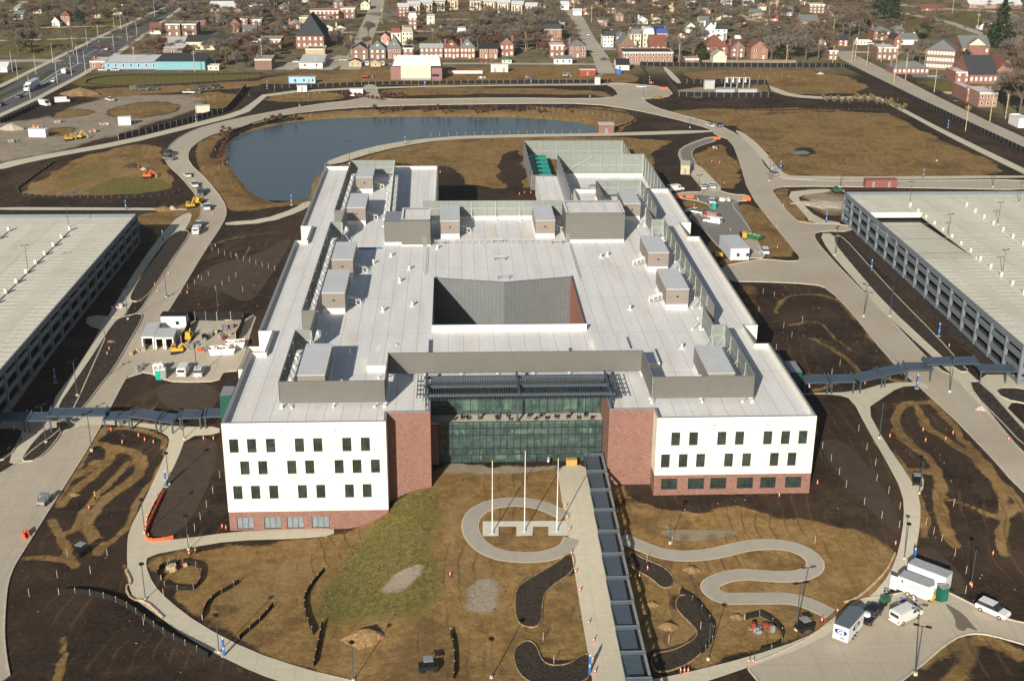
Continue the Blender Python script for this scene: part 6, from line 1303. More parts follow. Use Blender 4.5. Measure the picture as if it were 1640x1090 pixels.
# stored goods in the yard
for i, (px, py, l) in enumerate(((352, 533, 'dark pallet stack in the storage yard'), (335, 541, 'row of dark timbers in the storage yard'), (361, 541, 'red barrel cluster in the storage yard'), (366, 527, 'red crate by the storage yard fence'), (312, 556, 'heap of pipes before the storage yard'), (324, 563, 'orange drums in front of the storage yard'), (219, 566, 'orange and blue tool boxes left of the containers'), (225, 592, 'grey steel frames lying on the road by the toilets'), (1160, 322, 'stack of white pipes on the grass island'), (1215, 405, 'black drum by the green skip'), (1148, 237, 'black wrapped pallets along the visitor drive'), (190, 493, 'red and white barrier boards at the garage exit'), (60, 205, 'orange material piles on the construction lot'), (90, 197, 'red pipe stack on the construction lot'), (150, 212, 'orange netting heap on the construction lot'), (20, 228, 'steel rebar bundles at the left of the lot'), (165, 200, 'grey formwork stack on the lot'), (700, 131, 'white building materials before the long white roofed building'), (770, 126, 'timber heap right of the long white roofed building'), (845, 125, 'pallets in the back field'), (185, 673, 'black solar light boards beside the left side canopy'), (198, 677, 'grey stand beside the black boards'), (285, 912, 'red topped block inside the round silt fence'), (1218, 1010, 'red capped inlet frame inside the black silt loop'))):
    t = thing('material_pile', l, 'building materials', T(px, py)+Vector((0, 0, .08)), random.random()); mb = MB(); cs = [ORANGE if 'orange' in l or 'netting' in l else REDP if 'red' in l else BLACK if ('black' in l or 'dark' in l) else GPAINT, GPAINT if i % 2 else WOOD, WPAINT if 'white' in l else GPAINT]
    for k in range(9):
        x, y = random.uniform(-1.8, 1.4), random.uniform(-1, .8); mb.box(x, x+random.uniform(.4, 1.2), y, y+random.uniform(.3, .8), 0, random.uniform(.25, 1.2), random.choice(cs))
    mb.build('pieces', t)
# litter, clods and kerb stones: earth mounds
def mound(px, py, r, h, mt, l):
    v = T(px, py); mb = MB(); n = 16; ringz = []
    for k in range(5):
        f = k/4; rr = r*(1-f)**.8; ringz.append([Vector((math.cos(a*2*math.pi/n)*rr*(1+.25*math.sin(a*1.7+k)), math.sin(a*2*math.pi/n)*rr*.75*(1+.2*math.cos(a*2.3+k)), -.2+(h+.2)*(f**.9)+random.uniform(-.06, .06)*h)) for a in range(n)])
    for k in range(4):
        for a in range(n): mb.face([ringz[k][a], ringz[k][(a+1) % n], ringz[k+1][(a+1) % n], ringz[k+1][a]], mt)
    o = mb.build('earth_mound', loc=v); tag(o, l, 'earth mound', 'heaps of earth on the site'); 
CLAYM = mat('clay_heap', (.24, .155, .072), .95, var=.3, scale=2, bump=.5); STONE = mat('pale_heap', (.42, .37, .29), .95, var=.25, scale=2, bump=.6)
for a in ((588, 1022, 3.4, 1.8, CLAYM, 'pale clay heap below the green mound'), (1108, 912, 1.6, .7, CLAYM, 'small clay heap left of the serpentine walk'), (1045, 968, 1.2, .6, CLAYM, 'small clay heap beside the upper right planting bed'), (1070, 1003, 1.7, .8, CLAYM, 'clay heap inside the curve of the right planting bed'), (1180, 988, 1.3, .6, CLAYM, 'small clay heap by the black silt loop'), (130, 151, 9, 3, CLAYM, 'large brown earth bank in the construction lot'), (20, 207, 5, 2.5, STONE, 'grey gravel heap at the left of the lot'), (262, 336, 3.5, 1.2, CLAYM, 'brown heap at the end of the left garage walk'), (276, 336, 1.5, 1.4, STONE, 'boulder pile near the left garage walk'), (212, 266, 3, 1.2, mat('dark_heap', (.05, .035, .025), .95), 'dark heap in the brown basin field'), (230, 272, 1.2, 1, STONE, 'white bag heap in the brown basin field'), (1572, 656, 1.4, .9, STONE, 'pale boulder by the right road bed'), (1325, 327, 9, 1.0, STONE, 'wide pale rubble heap beside the right garage'), (1290, 326, 5, .8, STONE, 'smaller rubble heap left of the wide one'), (1052, 157, 3.5, 1.2, CLAYM, 'clay heap before the substation'), (1314, 119, 2, 1.2, STONE, 'pale block heap in the back clay field'), (178, 548, 1.4, .6, CLAYM, 'clay lump in the verge of the left road'), (120, 792, 1.2, .5, CLAYM, 'clay lump in the tracked bed')): mound(*a)
# timber retaining edge
fence_line('timber_edge', 'pale timber edging along the curve above the parking area', [(1433,888),(1420,915),(1395,940),(1370,960),(1352,965)], .35, WOOD, WOOD, 'edging', 4, .12)
fence_line('timber_edge', 'pale timber edging along the lower left of the arc path', [(202,915),(212,935),(200,940),(210,962),(232,962),(262,990)], .35, WOOD, WOOD, 'edging', 4, .12)
# person
def person(px, py, shirt, legs, l, rz=0, z=.12):
    v = T(px, py)+Vector((0, 0, z)); t = thing('person', l, 'person', v, rz); me = bpy.data.meshes.new('body')
    V_ = [(0, 0, .95), (0, 0, 1.2), (0, 0, 1.42), (0, 0, 1.55), (0, .02, 1.68), (.1, 0, .9), (.12, .03, .5), (.12, 0, .08), (.12, .12, .03), (-.1, 0, .9), (-.12, -.05, .5), (-.12, -.12, .08), (-.12, 0, .03), (.2, 0, 1.4), (.27, .02, 1.12), (.26, .1, .9), (-.2, 0, 1.4), (-.27, .02, 1.12), (-.26, .12, .9)]
    E_ = [(0, 1), (1, 2), (2, 3), (3, 4), (0, 5), (5, 6), (6, 7), (7, 8), (0, 9), (9, 10), (10, 11), (11, 12), (2, 13), (13, 14), (14, 15), (2, 16), (16, 17), (17, 18)]
    rad = [.15, .14, .15, .06, .11, .1, .07, .05, .045, .1, .07, .05, .045, .07, .05, .035, .07, .05, .035]
    me.from_pydata(V_, E_, []); o = bpy.data.objects.new('body', me); COL.objects.link(o); o.parent = t; o.modifiers.new('s', 'SKIN'); 
    for k, r_ in enumerate(rad): me.skin_vertices[0].data[k].radius = (r_, r_*.8)
    me.skin_vertices[0].data[0].use_root = True; o.modifiers.new('u', 'SUBSURF').levels = 1; me.materials.append(legs)
    MB().tube((0, 0, .92), (0, 0, 1.48), .2, .2, shirt, 10).build('vest', t); MB().tube((0, .02, 1.68), (0, .02, 1.84), .13, .08, WPAINT, 10).build('hard_hat', t)
person(878, 747, WPAINT, mat('dark_trousers', (.02, .02, .03), .8), 'person in white top and dark trousers standing before the glass entrance', .4)
person(1295, 628, WPAINT, MATS['dark_trousers'], 'person in white top standing by the green right door', 1)
person(153, 802, YELLOW, MATS['dark_trousers'], 'person in yellow vest working in the tracked bed at the left', 1)
person(24, 695, YELLOW, MATS['dark_trousers'], 'person in yellow vest in the bed beside the left garage', 2)


# ================================================================ TOWN
HOUSES = []; HLM = []
WIN_L = mat('pale_trim_and_glare', (.62, .60, .54), .6); WIN_D = mat('dark_pane', (.03, .035, .04), .2, spec=.6)  # pale trim, also panes coloured as sun glare and drawn blinds
BR = {'red': mat_brick('town_brick_red', (.215, .085, .065)), 'brown': mat_brick('town_brick_brown', (.175, .10, .075)), 'orange': mat_brick('town_brick_orange', (.27, .135, .085)), 'mauve': mat_brick('town_brick_mauve', (.23, .125, .11)), 'salmon': mat_brick('town_brick_salmon', (.28, .155, .115)), 'tan': mat('town_tan', (.46, .36, .21), .85), 'cream': mat('town_cream', (.60, .56, .42), .8), 'white': mat('town_white', (.72, .72, .70), .7), 'pink': mat('town_pink', (.50, .26, .21), .8), 'blue': mat('town_light_blue', (.22, .38, .52), .7), 'turq': mat('town_turquoise', (.17, .38, .43), .7, var=.05, big=.2), 'grey': mat('town_grey', (.33, .33, .31), .8), 'maroon': mat('town_maroon', (.25, .14, .13), .8)}
RF = {'dark': mat('shingle_dark', (.045, .05, .055), .9, var=.3, scale=3), 'grey': mat('shingle_grey', (.16, .17, .17), .9, var=.2, scale=3), 'white': mat('roof_white', (.58, .59, .59), .7, var=.08, big=.3), 'red': mat('shingle_red', (.19, .075, .055), .9, var=.2, scale=3), 'black': mat('roof_black', (.025, .027, .03), .8), 'green': mat('roof_green', (.05, .12, .10), .8), 'tan': mat('roof_tan', (.34, .30, .24), .9), 'teal': mat('roof_teal', (.12, .17, .17), .7), 'blue': mat('roof_blue', (.04, .07, .25), .7)}
WMESH = {}
def house(label, px, py, wpx, hpx, depth, wall, roof, kind='flat', floors=2, cols=3, rh=None, name='brick_house', cat='house', rz=0, dormer=0, chim=1, win=True, porch=False, group=None):
    v = T(px, py); D = math.hypot(v.y, CH); k = D/FPX; W = wpx*k; H = hpx*k*1.01; t = thing(name, label, cat, v, rz-0, group); wm, rm = BR[wall], RF[roof]
    x0, x1 = -W/2, W/2
    MB().box(x0, x1, 0, depth, -.5, H, wm, None, 'b').build('wall', t)
    rh = rh or min(W, depth)*.33; r = MB()
    if kind == 'flat':
        r.face([(x0+.2, .2, H-.25), (x1-.2, .2, H-.25), (x1-.2, depth-.2, H-.25), (x0+.2, depth-.2, H-.25)], rm) if 0 else r.box(x0+.15, x1-.15, .15, depth-.15, H, H+.06, rm); rim(r, [(x0-.06, -.06), (x1+.06, -.06), (x1+.06, depth+.06), (x0-.06, depth+.06)], .35, H-.25, H+.45, wm, WIN_L)
        for i in range(4):
            a, b_ = [((x0-.06, -.06), (x1+.06, -.06)), ((x1+.06, -.06), (x1+.06, depth+.06)), ((x1+.06, depth+.06), (x0-.06, depth+.06)), ((x0-.06, depth+.06), (x0-.06, -.06))][i]; r.face([(*a, H-.3), (*b_, H-.3), (*b_, H+.45), (*a, H+.45)], WIN_L if i == 0 else wm)
    elif kind == 'gx': r.gable(x0, x1, 0, depth, H, rh, rm, wm, 'x')
    elif kind == 'gy': r.gable(x0, x1, 0, depth, H, rh, rm, wm, 'y')
    elif kind == 'hip': r.hip(x0, x1, 0, depth, H, rh, rm, .4, .48)
    elif kind == 'mans':
        r.hip(x0, x1, 0, depth, H, 2.8, rm, .15, .10); r.box(x0-.25, x1+.25, -.25, depth+.25, H-.25, H-.005, WIN_L)
    elif kind == 'shed':
        r.face([(x0-.3, -.3, H), (x1+.3, -.3, H), (x1+.3, depth+.3, H+.8), (x0-.3, depth+.3, H+.8)], rm); r.face([(x0-.3, -.3, H-.1), (x0-.3, depth+.3, H-.1), (x1+.3, depth+.3, H-.1), (x1+.3, -.3, H-.1)], rm)
        r.face([(x0-.3, depth+.3, H-.1), (x0-.3, -.3, H-.1), (x0-.3, -.3, H), (x0-.3, depth+.3, H+.8)], wm); r.face([(x1+.3, -.3, H-.1), (x1+.3, depth+.3, H-.1), (x1+.3, depth+.3, H+.8), (x1+.3, -.3, H)], wm)
    ro = r.build('roof', t)
    if kind in ('gx', 'gy', 'hip', 'mans', 'flat') and chim and W > 6:
        cx_ = random.choice([x0+.7, x1-.7]); MB().box(cx_-.45, cx_+.45, depth*.5, depth*.5+1, H-.5, H+(rh if kind != 'flat' else 0)*.6+1.8, wm).build('chimney', ro)
    if dormer: MB().box(-.8, .8, depth*.1, depth*.35, H, H+1.9, WIN_L).gable(-.8, .8, depth*.1, depth*.35, H+1.9, .8, rm, WIN_L, 'y', .2).box(-.4, .4, depth*.1-.03, depth*.1-.003, H+.7, H+1.6, WIN_D).build('dormer', ro)
    if win:
        fh = H/floors; key = ('w', wall, round(fh, 1)); wn = .5; zz = .75
        me = WMESH.get(key)
        if not me:
            hh = min(1.9, fh*.55)
            me = MB().box(-.62, .62, -.08, -.004, 0, hh, WIN_L).box(-.38, .38, -.1, -.082, .18, hh-.15, WIN_D if wall not in ('red', 'brown') else WIN_L).mesh('window'); WMESH[key] = me  # sun glare and blinds put into the pane colour on red and brown walls
        for f in range(floors):
            for c in range(cols):
                x = x0+W*(c+.5)/cols
                if f == 0 and c == cols//2 and cat == 'house':
                    MB().box(x-.5, x+.5, -.09, -.004, 0, 2.2, WIN_L).build('door', t); continue
                o = bpy.data.objects.new('window', me); COL.objects.link(o); o.parent = t; o.location = (x, 0, f*fh+fh*.3)
    if porch: MB().box(x0*.6, x1*.6, -2.2, -.01, 2.6, 2.8, RF['dark'], None).box(x0*.6, x0*.6+.2, -2.1, -1.9, 0, 2.6, WIN_L).box(x1*.6-.2, x1*.6, -2.1, -1.9, 0, 2.6, WIN_L).build('porch', t)
    HOUSES.append((v.x, v.y, W/2+1.5, depth+1.5)); HLM.append((px, py-hpx/2, label)); return t
H = house
# row facing the back road
H('brick house with wide front gable at the left end of the back row', 577,95,25,14,12,'brown','dark','gy',2,2,3)
H('brick house with slate mansard and dormer, second in the back row', 605,95,25,15,12,'brown','grey','hip',2,3,4,dormer=1)
H('brick house with tall pyramid grey roof, third in the back row', 632,95,21,16,12,'mauve','grey','hip',2,3,6,dormer=1)
H('narrow dark brick house behind bare branches in the back row', 654,95,16,16,12,'brown','black','flat',2,2)
H('long brick four family flat with pale flat roof and balconies', 691,94,36,16,12,'brown','white','shed',2,5)
H('red brick house with dark red roof in the back row', 723.6,94,24,16,11,'red','red','hip',2,4,4,dormer=1)
H('brick house with blue grey roof and white door in the back row', 749,94,23,16,11,'red','grey','hip',2,4,4.5,dormer=1)
H('left of two twin black roofed brick houses', 775,94,14,15,11,'orange','black','gx',2,2,2.5); H('right of two twin black roofed brick houses', 790,94,14,15,11,'orange','black','gx',2,2,2.5)
H('tall red brown brick house with stepped front gable', 811.6,91,22,18,12,'red','brown' if 0 else 'dark','gy',2,3,4)
H('brick house with pale roof and cream bay above the white garage', 892,92.5,23,18,12,'red','white','flat',2,3); H('mauve brick house with white window bars at the street corner', 925,92.5,27,18,12,'mauve','grey','hip',2,3,2.5)
H('big red brick mansion with dark mansard and pale dormer', 884,66,30,18,16,'orange','dark','mans',2,3,dormer=1)
H('tan double garage in front of the gabled brick house', 569,107,19,7,6,'tan','dark','gy',1,2,1.4,'garage_shed','garage',chim=0); H('pinkish garage beside two white vans', 601.6,107,16,6,6,'tan','tan','gy',1,1,1.2,'garage_shed','garage',chim=0)
H('white double garage with green roof in the back yards', 811.6,102,15,6,6,'cream','green','hip',1,2,1.5,'garage_shed','garage',chim=0); H('long white garage with dark roof in the back yards', 902,103,28,8,7,'white','grey','gx',1,3,1.5,'garage_shed','garage',chim=0)
H('pink gabled house behind the brick pyramid roofs', 617,73,13,12,9,'pink','dark','gy',2,2,2.5); H('cream narrow tower house behind the back row', 634.5,72,15,18,10,'cream','red','mans',2,2); H('tan stone fronted tall house behind the back row', 652.5,72,17,19,11,'cream','tan','mans',3,3)
H('tall red house with white top floor standing alone on the lawn', 661,47,13,17,10,'red','white','mans',3,2); H('tall cream tower house beside the lawn', 690,48,12,20,9,'cream','grey','flat',3,1); H('red house with white top behind the grey roofed house', 739.7,67,14,13,9,'red','white','mans',2,2)
# apartment rows far behind
for i, (px, py, wp, l) in enumerate(((647,28,16,'red end block of the white bayed apartment row'), (664,24,18,'white bayed apartment block nearest the red end block'), (684,21,18,'white bayed apartment block second along the row'), (704,18.5,18,'white bayed apartment block third along the row'), (725,16,20,'white bayed apartment block at the right of the left row'), (762,17,20,'white bayed apartment block left in the right row'), (784,19,20,'white bayed apartment block second in the right row'), (806,21,20,'white bayed apartment block third in the right row'), (828,24,18,'white bayed apartment block fourth in the right row'), (850,27,18,'red end block of the right apartment row'))):
    t = H(l, px, py, wp, 15, 12, 'red', 'white', 'gx', 3 if i in (0, 9) else 2, 3, 2.2, 'apartment_block', 'apartment building', R(9 if i < 5 else -9), chim=0)
    if i not in (0, 9):
        for x in (-2.6, 2.2): MB().box(x-1.4, x+1.4, -.9, -.004, .2, 6.6, BR['cream']).box(x-.5, x+.5, -.93, -.903, 1, 6, WIN_D).build('bay', t)
# left side
H('small white house with red gable roof at the far left lawn', 90,43,11,7,8,'white','red','gy',1,2,3); H('orange brick three storey house with red hip roof on the far lawn', 105.5,41,14,14,9,'orange','red','hip',3,2,3); H('small white gabled house at the left photo edge', 4,116,15,8,8,'white','white','gx',1,2,2)
H('brown brick low block at the left end of the blue warehouse', 157,110,24,10,14,'orange','white','flat',1,2,name='warehouse',cat='warehouse'); H('light blue warehouse with white roof and white doors', 210.5,111,81,10,22,'blue','white','shed',1,7,name='warehouse',cat='warehouse',chim=0); H('turquoise warehouse with dark roof', 289,112,76,13,24,'turq','dark','shed',1,1,name='warehouse',cat='warehouse',win=False)
H('small tan shed right of the turquoise warehouse', 342,113,17,6,6,'cream','tan','flat',1,2,name='shed',cat='shed'); H('low red brick workshop with weathered white roof', 277,88,30,9,16,'salmon','white','shed',1,3,name='warehouse',cat='warehouse',chim=0); H('long brick shed with pale roof behind the workshop', 272,72,44,4,18,'brown','white','shed',1,3,name='warehouse',cat='warehouse',chim=0); H('cream warehouse with slate grey roof', 334,80,68,12,22,'cream','dark','gx',1,3,2.5,'warehouse','warehouse',chim=0)
H('white house with red gabled roof by the highway', 249,55,16,6,9,'white','red','gx',1,2,4); H('left brown brick twin block with bright windows', 278,60,22,19,14,'brown','grey','flat',2,2,name='apartment_block',cat='apartment building'); H('right brown brick twin block with bright windows', 304,60,22,19,14,'brown','grey','flat',2,2,name='apartment_block',cat='apartment building')
H('red and white painted tall house left of the grey roofed block', 377.4,53,13,14,9,'red','red','gy',2,2,3); H('small red brick house right of the red and white one', 391,43,11,11,9,'red','dark','flat',2,1); H('long white roofed school like building far at the back left', 362,20,50,6,18,'brown','white','gx',1,6,4,'long_building','building'); H('grey stuccoed house at the edge of the trees', 400,62,20,13,11,'grey','grey','gx',2,3,2.5)
H('brick house with white roof near the upper lawn', 410,22,20,11,12,'brown','white','flat',2,2); H('grey roofed brown house below the upper lawn', 411,42,16,9,10,'brown','grey','flat',2,2); H('grey flat roofed brown house beside the long brick block', 405,80,16,12,12,'brown','grey','flat',2,2); H('long tan and brown brick block left of the brick hall', 433,79,34,14,14,'brown','tan','flat',2,5,name='apartment_block',cat='apartment building')
H('small brick house with white front gable', 471,46,19,6,9,'salmon','white','gy',1,2,2.2); H('narrow tan brick tower house behind the pyramid roof', 487,42,14,12,9,'tan','tan','flat',2,2); H('large red brick hall with dark pyramid roof', 497,78,43,19,30,'red','dark','hip',2,5,11,'brick_hall','church',chim=0)
H('long dark brick terrace with white windows at upper centre left', 520,32,45,13,12,'red','grey','flat',2,7,name='apartment_block',cat='apartment building'); H('brick house with white roof and cornice beside the diagonal street', 556,30,25,14,12,'brown','white','flat',2,3); H('pale green cottage left of the cream cottage', 526,50,14,5,9,'cream','grey','gy',1,1,1.6); H('cream cottage with dark roof beside the street', 545,51,17,5,9,'cream','dark','gy',1,2,1.8)
H('teal topped store block behind the white flat building', 505,88,30,8,12,'tan','teal','flat',1,2,name='shop',cat='shop',win=False); H('white flat building with pale roof beside the open lot', 498,110,36,9,24,'white','white','shed',1,2,name='shop',cat='shop',chim=0); H('square windowless brown brick building by the back road', 422,112,26,15,14,'brown','tan','flat',1,1,name='brick_store',cat='building',win=False)
# right of centre
H('white narrow house with dark roof, first by the sloping street', 974,76,16,17,12,'white','dark','mans',3,3); H('white narrow house with three tall windows, second by the street', 995.5,76,15,16,12,'white','grey','hip',2,3,2.5); H('cream mansard house, third of the pale row', 1017.7,76,17,20,12,'cream','grey','mans',3,3); H('cream mansard house, fourth of the pale row', 1038,76,17,21,12,'cream','white','mans',3,3); H('pale house with blue mansard roof closing the pale row', 1059,72,18,17,12,'pink','blue','mans',2,2)
H('low brick house with bright red double gable roof', 1054,80,26,5,12,'red','red','gx',1,3,6); H('brick chapel with steep grey roof and arched window', 1004,84,28,9,16,'brown','grey','gy',1,2,6,'chapel','chapel'); H('long salmon brick flat roofed block behind the black fence', 1037,102.5,80,17,16,'salmon','dark','flat',2,9,name='brick_block',cat='building',chim=0); H('small white house with black roof beside the gate', 997.5,112.6,20,8,9,'white','black','gx',1,2,2.8)
H('white cottage behind the cream mansards', 1029.7,39,15,6,8,'white','white','gy',1,2,2); H('tan cottage with orange roof behind the mansards', 1051,38,14,6,8,'cream','red','gy',1,1,2.2); H('white gabled house alone on the wooded slope', 1106,53,14,9,9,'white','grey','gy',2,1,2.5); H('small pink house with orange roof among the trees', 1090,66,14,6,8,'cream','red','gy',1,2,2.5)
H('left of the big white painted pair of houses', 1137,65,17,17,12,'white','grey','gy',2,2,4); H('right of the big white painted pair of houses', 1154.5,66,18,18,12,'white','dark','hip',3,2,2.5); H('broad red brick house with bright red hip roof', 1146,88,38,12,14,'red','red','hip',2,3,6); H('cream gabled garage standing at the black fence', 1152.5,102.6,21,11,9,'cream','tan','gy',1,1,3.4,'garage_shed','garage',chim=0,win=False); H('brown garage with white door at the black fence', 1108,102.6,22,7,7,'maroon','tan','flat',1,1,name='garage_shed',cat='garage')
H('brick house with tan front gable right of the cream garage', 1181,92,22,14,12,'brown','red','gy',2,2,4); H('orange brick house with stepped gable', 1215.6,95,27,17,13,'orange','red','gy',2,2,4); H('brick grey roofed flats deep in the trees', 1296,46,28,11,14,'salmon','grey','gx',2,3,3.5); H('far brick block at the top behind the grey roofed flats', 1308,22,25,13,12,'brown','white','flat',3,4,name='apartment_block',cat='apartment building'); H('white box house between the two grey tree crowns', 1284,66,16,11,10,'white','white','flat',1,1,win=False)
H('narrow brick house at the street corner by the lawn', 1334,96.6,15,14,12,'brown','dark','flat',2,2); H('long white caravan like building beside the lawn', 1384,72,24,5,5,'white','white','flat',1,5,name='white_bungalow',cat='building'); H('white cottage far in the trees at upper right centre', 1150,33,12,5,8,'white','red','gy',1,1,2); H('cream cottage beside the small green lawn', 1166,28,14,5,8,'cream','grey','gy',1,1,2); H('long dark red house at the far slope', 1200,9,14,5,9,'white','white','gx',1,2,2); H('white cottage far off at the wood edge', 1222,17,10,6,8,'cream','tan','gy',1,1,2)
H('white hut beside the upper wooded street', 925,25,13,6,8,'white','white','gx',1,1,1.6); H('pink cottage right of the white hut', 938,24,12,6,8,'pink','grey','gy',1,1,2); H('orange flat roofed house above the pale row', 966,42,16,7,9,'salmon','tan','flat',1,2); H('slate roofed house hidden behind the red mansion', 885,44,38,8,12,'grey','dark','gx',1,2,5)
H('far brick house at top centre right of the street', 922,6,18,10,10,'brown','dark','hip',2,2,2.5); H('far brick house at the top above the mansards', 1010,6,16,12,10,'mauve','tan','hip',2,2,2.5); H('tall far white house at the top centre', 1107,12,12,13,9,'white','grey','gy',2,1,2.5); H('far tan house near the top middle', 1053,10,14,11,9,'tan','dark','gy',2,2,2.5); H('far dark red house at top left of centre', 432,8,22,9,10,'brown','white','flat',2,3); H('far grey house at the top right woods', 1262,26,15,8,9,'grey','grey','gx',1,2,2.5)
# far right
H('red painted house with white windows and grey roof', 1412,65,27,14,12,'red','grey','hip',2,3,2.5); H('low red and white house behind the white roofed brick flat', 1454.5,72,30,8,12,'white','grey','gx',1,3,3); H('narrow red brick house left of the large school', 1437,78,12,14,12,'red','dark','gy',2,1,3); H('brick flat with white roof at the street bend', 1420,96,32,18,14,'brown','white','flat',2,4); H('long low brick terrace with white trim beside the street', 1458.5,119,58,9,12,'red','grey','hip',1,8,3,'apartment_block','apartment building')
t = H('large dark red brick school with many white windows, left wing', 1504,112,42,30,22,'brown','grey','hip',3,9,4.5,'school','school',R(-22),chim=0); t = H('large brick school right wing with pale front gable', 1560,100,44,24,18,'red','grey','gx',2,5,5,'school','school',R(-2),chim=0)
MB().box(-4.5, 4.5, -1, -.01, 0, 9.5, BR['red']).gable(-4.5, 4.5, -1, 3, 9.5, 3.6, RF['grey'], BR['cream'], 'y', .4).build('gable_bay', t)
H('brick church hall with steep slate roof', 1574,134,46,14,24,'red','dark','gx',1,6,8,'church','church',chim=0); H('brick church gable end joined to the slate roof', 1608,133,28,18,18,'orange','red','gy',1,2,6,'church','church',chim=0,win=False); H('bright red flat roofed annex left of the church hall', 1541,133,24,16,14,'red','white','flat',2,2,name='annex',cat='building'); H('brick flats with pale cornice at the bottom of the right street', 1581,172,30,22,16,'salmon','white','flat',2,3,name='apartment_block',cat='apartment building'); H('dark red brick row left of the corniced flats', 1555,164,16,20,18,'red','white','flat',2,2,name='apartment_block',cat='apartment building')
H('far long brick school with white roof at the upper right', 1594,14,84,6,16,'salmon','white','gx',1,14,4,'long_building','building',chim=0); H('dark small house beside the tall evergreen', 1586,50,13,11,9,'brown','dark','flat',2,1); H('small white house beside the dark small house', 1574,48,10,6,7,'white','dark','gy',1,1,2); H('white shed cut by the right photo edge', 1638,205,16,14,10,'white','white','flat',1,1,name='shed',cat='shed',win=False); H('pale and red low hall on the far lawn', 1494,18,38,4,9,'red','red','gx',1,2,2.5,'long_building','building',chim=0)
EX = 0
for px, py, wp, hp, wl, rf, kd, l in ((155,30,16,7,'tan','grey','gx','tan cottage among the highway trees'),(188,24,14,7,'cream','dark','gy','cream cottage among the highway trees'),(352,36,18,8,'brown','grey','hip','brown house under the far white roofed school'),(322,40,14,7,'salmon','dark','gx','salmon house between twin brick blocks and school'),(452,52,14,9,'brown','dark','hip','dark roofed brick house beside the gabled one'),(585,16,14,8,'cream','grey','gy','pale house where the diagonal street ends'),(455,20,16,8,'mauve','grey','hip','mauve house on the upper left slope'),(492,12,15,9,'brown','tan','flat','flat topped brown house high on the left slope'),
  (542,14,16,9,'red','grey','hip','red house high beside the diagonal street'),(868,14,14,8,'brown','dark','hip','brown house beside the apartment row end'),(978,22,14,9,'red','dark','hip','red house high right of the sloping street'),(992,34,14,8,'mauve','grey','gy','mauve gabled house above the pale row'),(1072,22,14,8,'tan','red','gy','tan house with red gable high on the slope'),(1082,38,15,8,'brown','grey','hip','brown hipped house above the pink cottage'),(1132,22,16,9,'salmon','dark','gx','salmon house near the tall far white house'),(1128,42,14,8,'cream','grey','gx','cream house left of the green lawn'),(1188,44,15,8,'brown','grey','hip','brown house right of the green lawn'),(1212,30,16,8,'tan','grey','gx','tan house at the bend of the wooded road'),(1236,34,20,7,'pink','pink','gx' ,'pink roofed bungalow beside the wooded road'),(1255,62,15,9,'brown','dark','hip','brown house hidden right of the wooded road'),
  (1336,28,18,10,'salmon','grey','hip','salmon house below the far evergreens'),(1350,74,16,9,'red','dark','gx','red house peeping from the trees by the street'),(1318,72,14,9,'mauve','grey','gy','mauve gabled house behind the street corner house'),(1368,42,18,6,'grey','grey','gx','long grey roofed shed in the upper right trees'),(1440,58,16,9,'brown','grey','hip','brown house above the white roofed brick flat'),(1240,10,15,8,'salmon','grey','gx','salmon house at the very top right of centre'),(1285,8,14,9,'brown','dark','hip','brown house at the very top above the brick block'),(1165,8,14,8,'white','grey','gy','white gabled house at the very top'),(905,16,12,7,'white','white','gx','small white house facing the sloping street top'),(30,32,14,7,'white','grey','gx','white house in the far left trees'),(60,22,13,7,'tan','dark','gx','tan house in the far left trees'),(960,12,13,9,'mauve','dark','hip','mauve house right of the sloping street top')):
    house(l, px, py, wp, hp, 10, wl, 'red' if rf == 'pink' else rf, kd, 1 if hp < 8 else 2, 2, 2.5)
# long white roofed building at the back road
t = thing('hangar_building', 'long white roofed building with cream front and maroon corner blocks', 'building', T(667, 128)); x0, x1, d_ = -12.5, 12.5, 16
k = math.hypot(T(667, 128).y, CH)/FPX; W = 80*k; H_ = 20*k
MB().box(-W/2+5.2, W/2-5.6, -1, 16, 0, H_+.5, BR['cream']).build('front_hall', t); MB().box(-W/2, -W/2+5.18, 0, 16, 0, H_, BR['maroon']).build('corner_block', t); MB().box(W/2-5.58, W/2, 0, 16, 0, H_-.5, BR['maroon']).build('corner_block', t); bm_ = mat('bright_roof', (.82, .82, .80), .6, var=.03); MB().face([(-W/2+1, -1.2, H_+.55), (W/2-.5, -1.2, H_+.55), (W/2-1.5, 12, H_+4), (-W/2+3, 12, H_+4)], bm_).face([(W/2-.5, 24, H_+.55), (-W/2+1, 24, H_+.55), (-W/2+3, 12, H_+4), (W/2-1.5, 12, H_+4)], bm_).face([(-W/2+1, 24, H_+.55), (-W/2+1, -1.2, H_+.55), (-W/2+3, 12, H_+4)], bm_).face([(W/2-.5, -1.2, H_+.55), (W/2-.5, 24, H_+.55), (W/2-1.5, 12, H_+4)], bm_).build('roof', t); pass
MB().box(-W/2+5.2, W/2-5.6, -1.1, -1.02, .0, .9, GPAINT).build('plinth', t)
MB().box(W/2-5, W/2-1.5, -.06, -.003, 1.6, 2.8, WIN_D).build('window', t)
HOUSES.append((T(667, 128).x, T(667, 128).y, 16, 18))
t = thing('low_wall', 'low pale wall with orange rail right of the long white roofed building', 'wall', T(745, 118)); MB().box(-9, 9, 0, .4, 0, 1.4, BR['white']).build('wall', t); MB().box(-9, 9, .1, .25, 1.42, 1.6, ORANGE).build('rail', t)
t = thing('brick_wall_fence', 'tan wooden yard fence between the garages and the brick houses', 'fence', T(1200, 102)); MB().box(-26, 26, 0, .15, 0, 1.9, mat('aged_boards', (.22, .18, .14), .9)).build('boards', t)

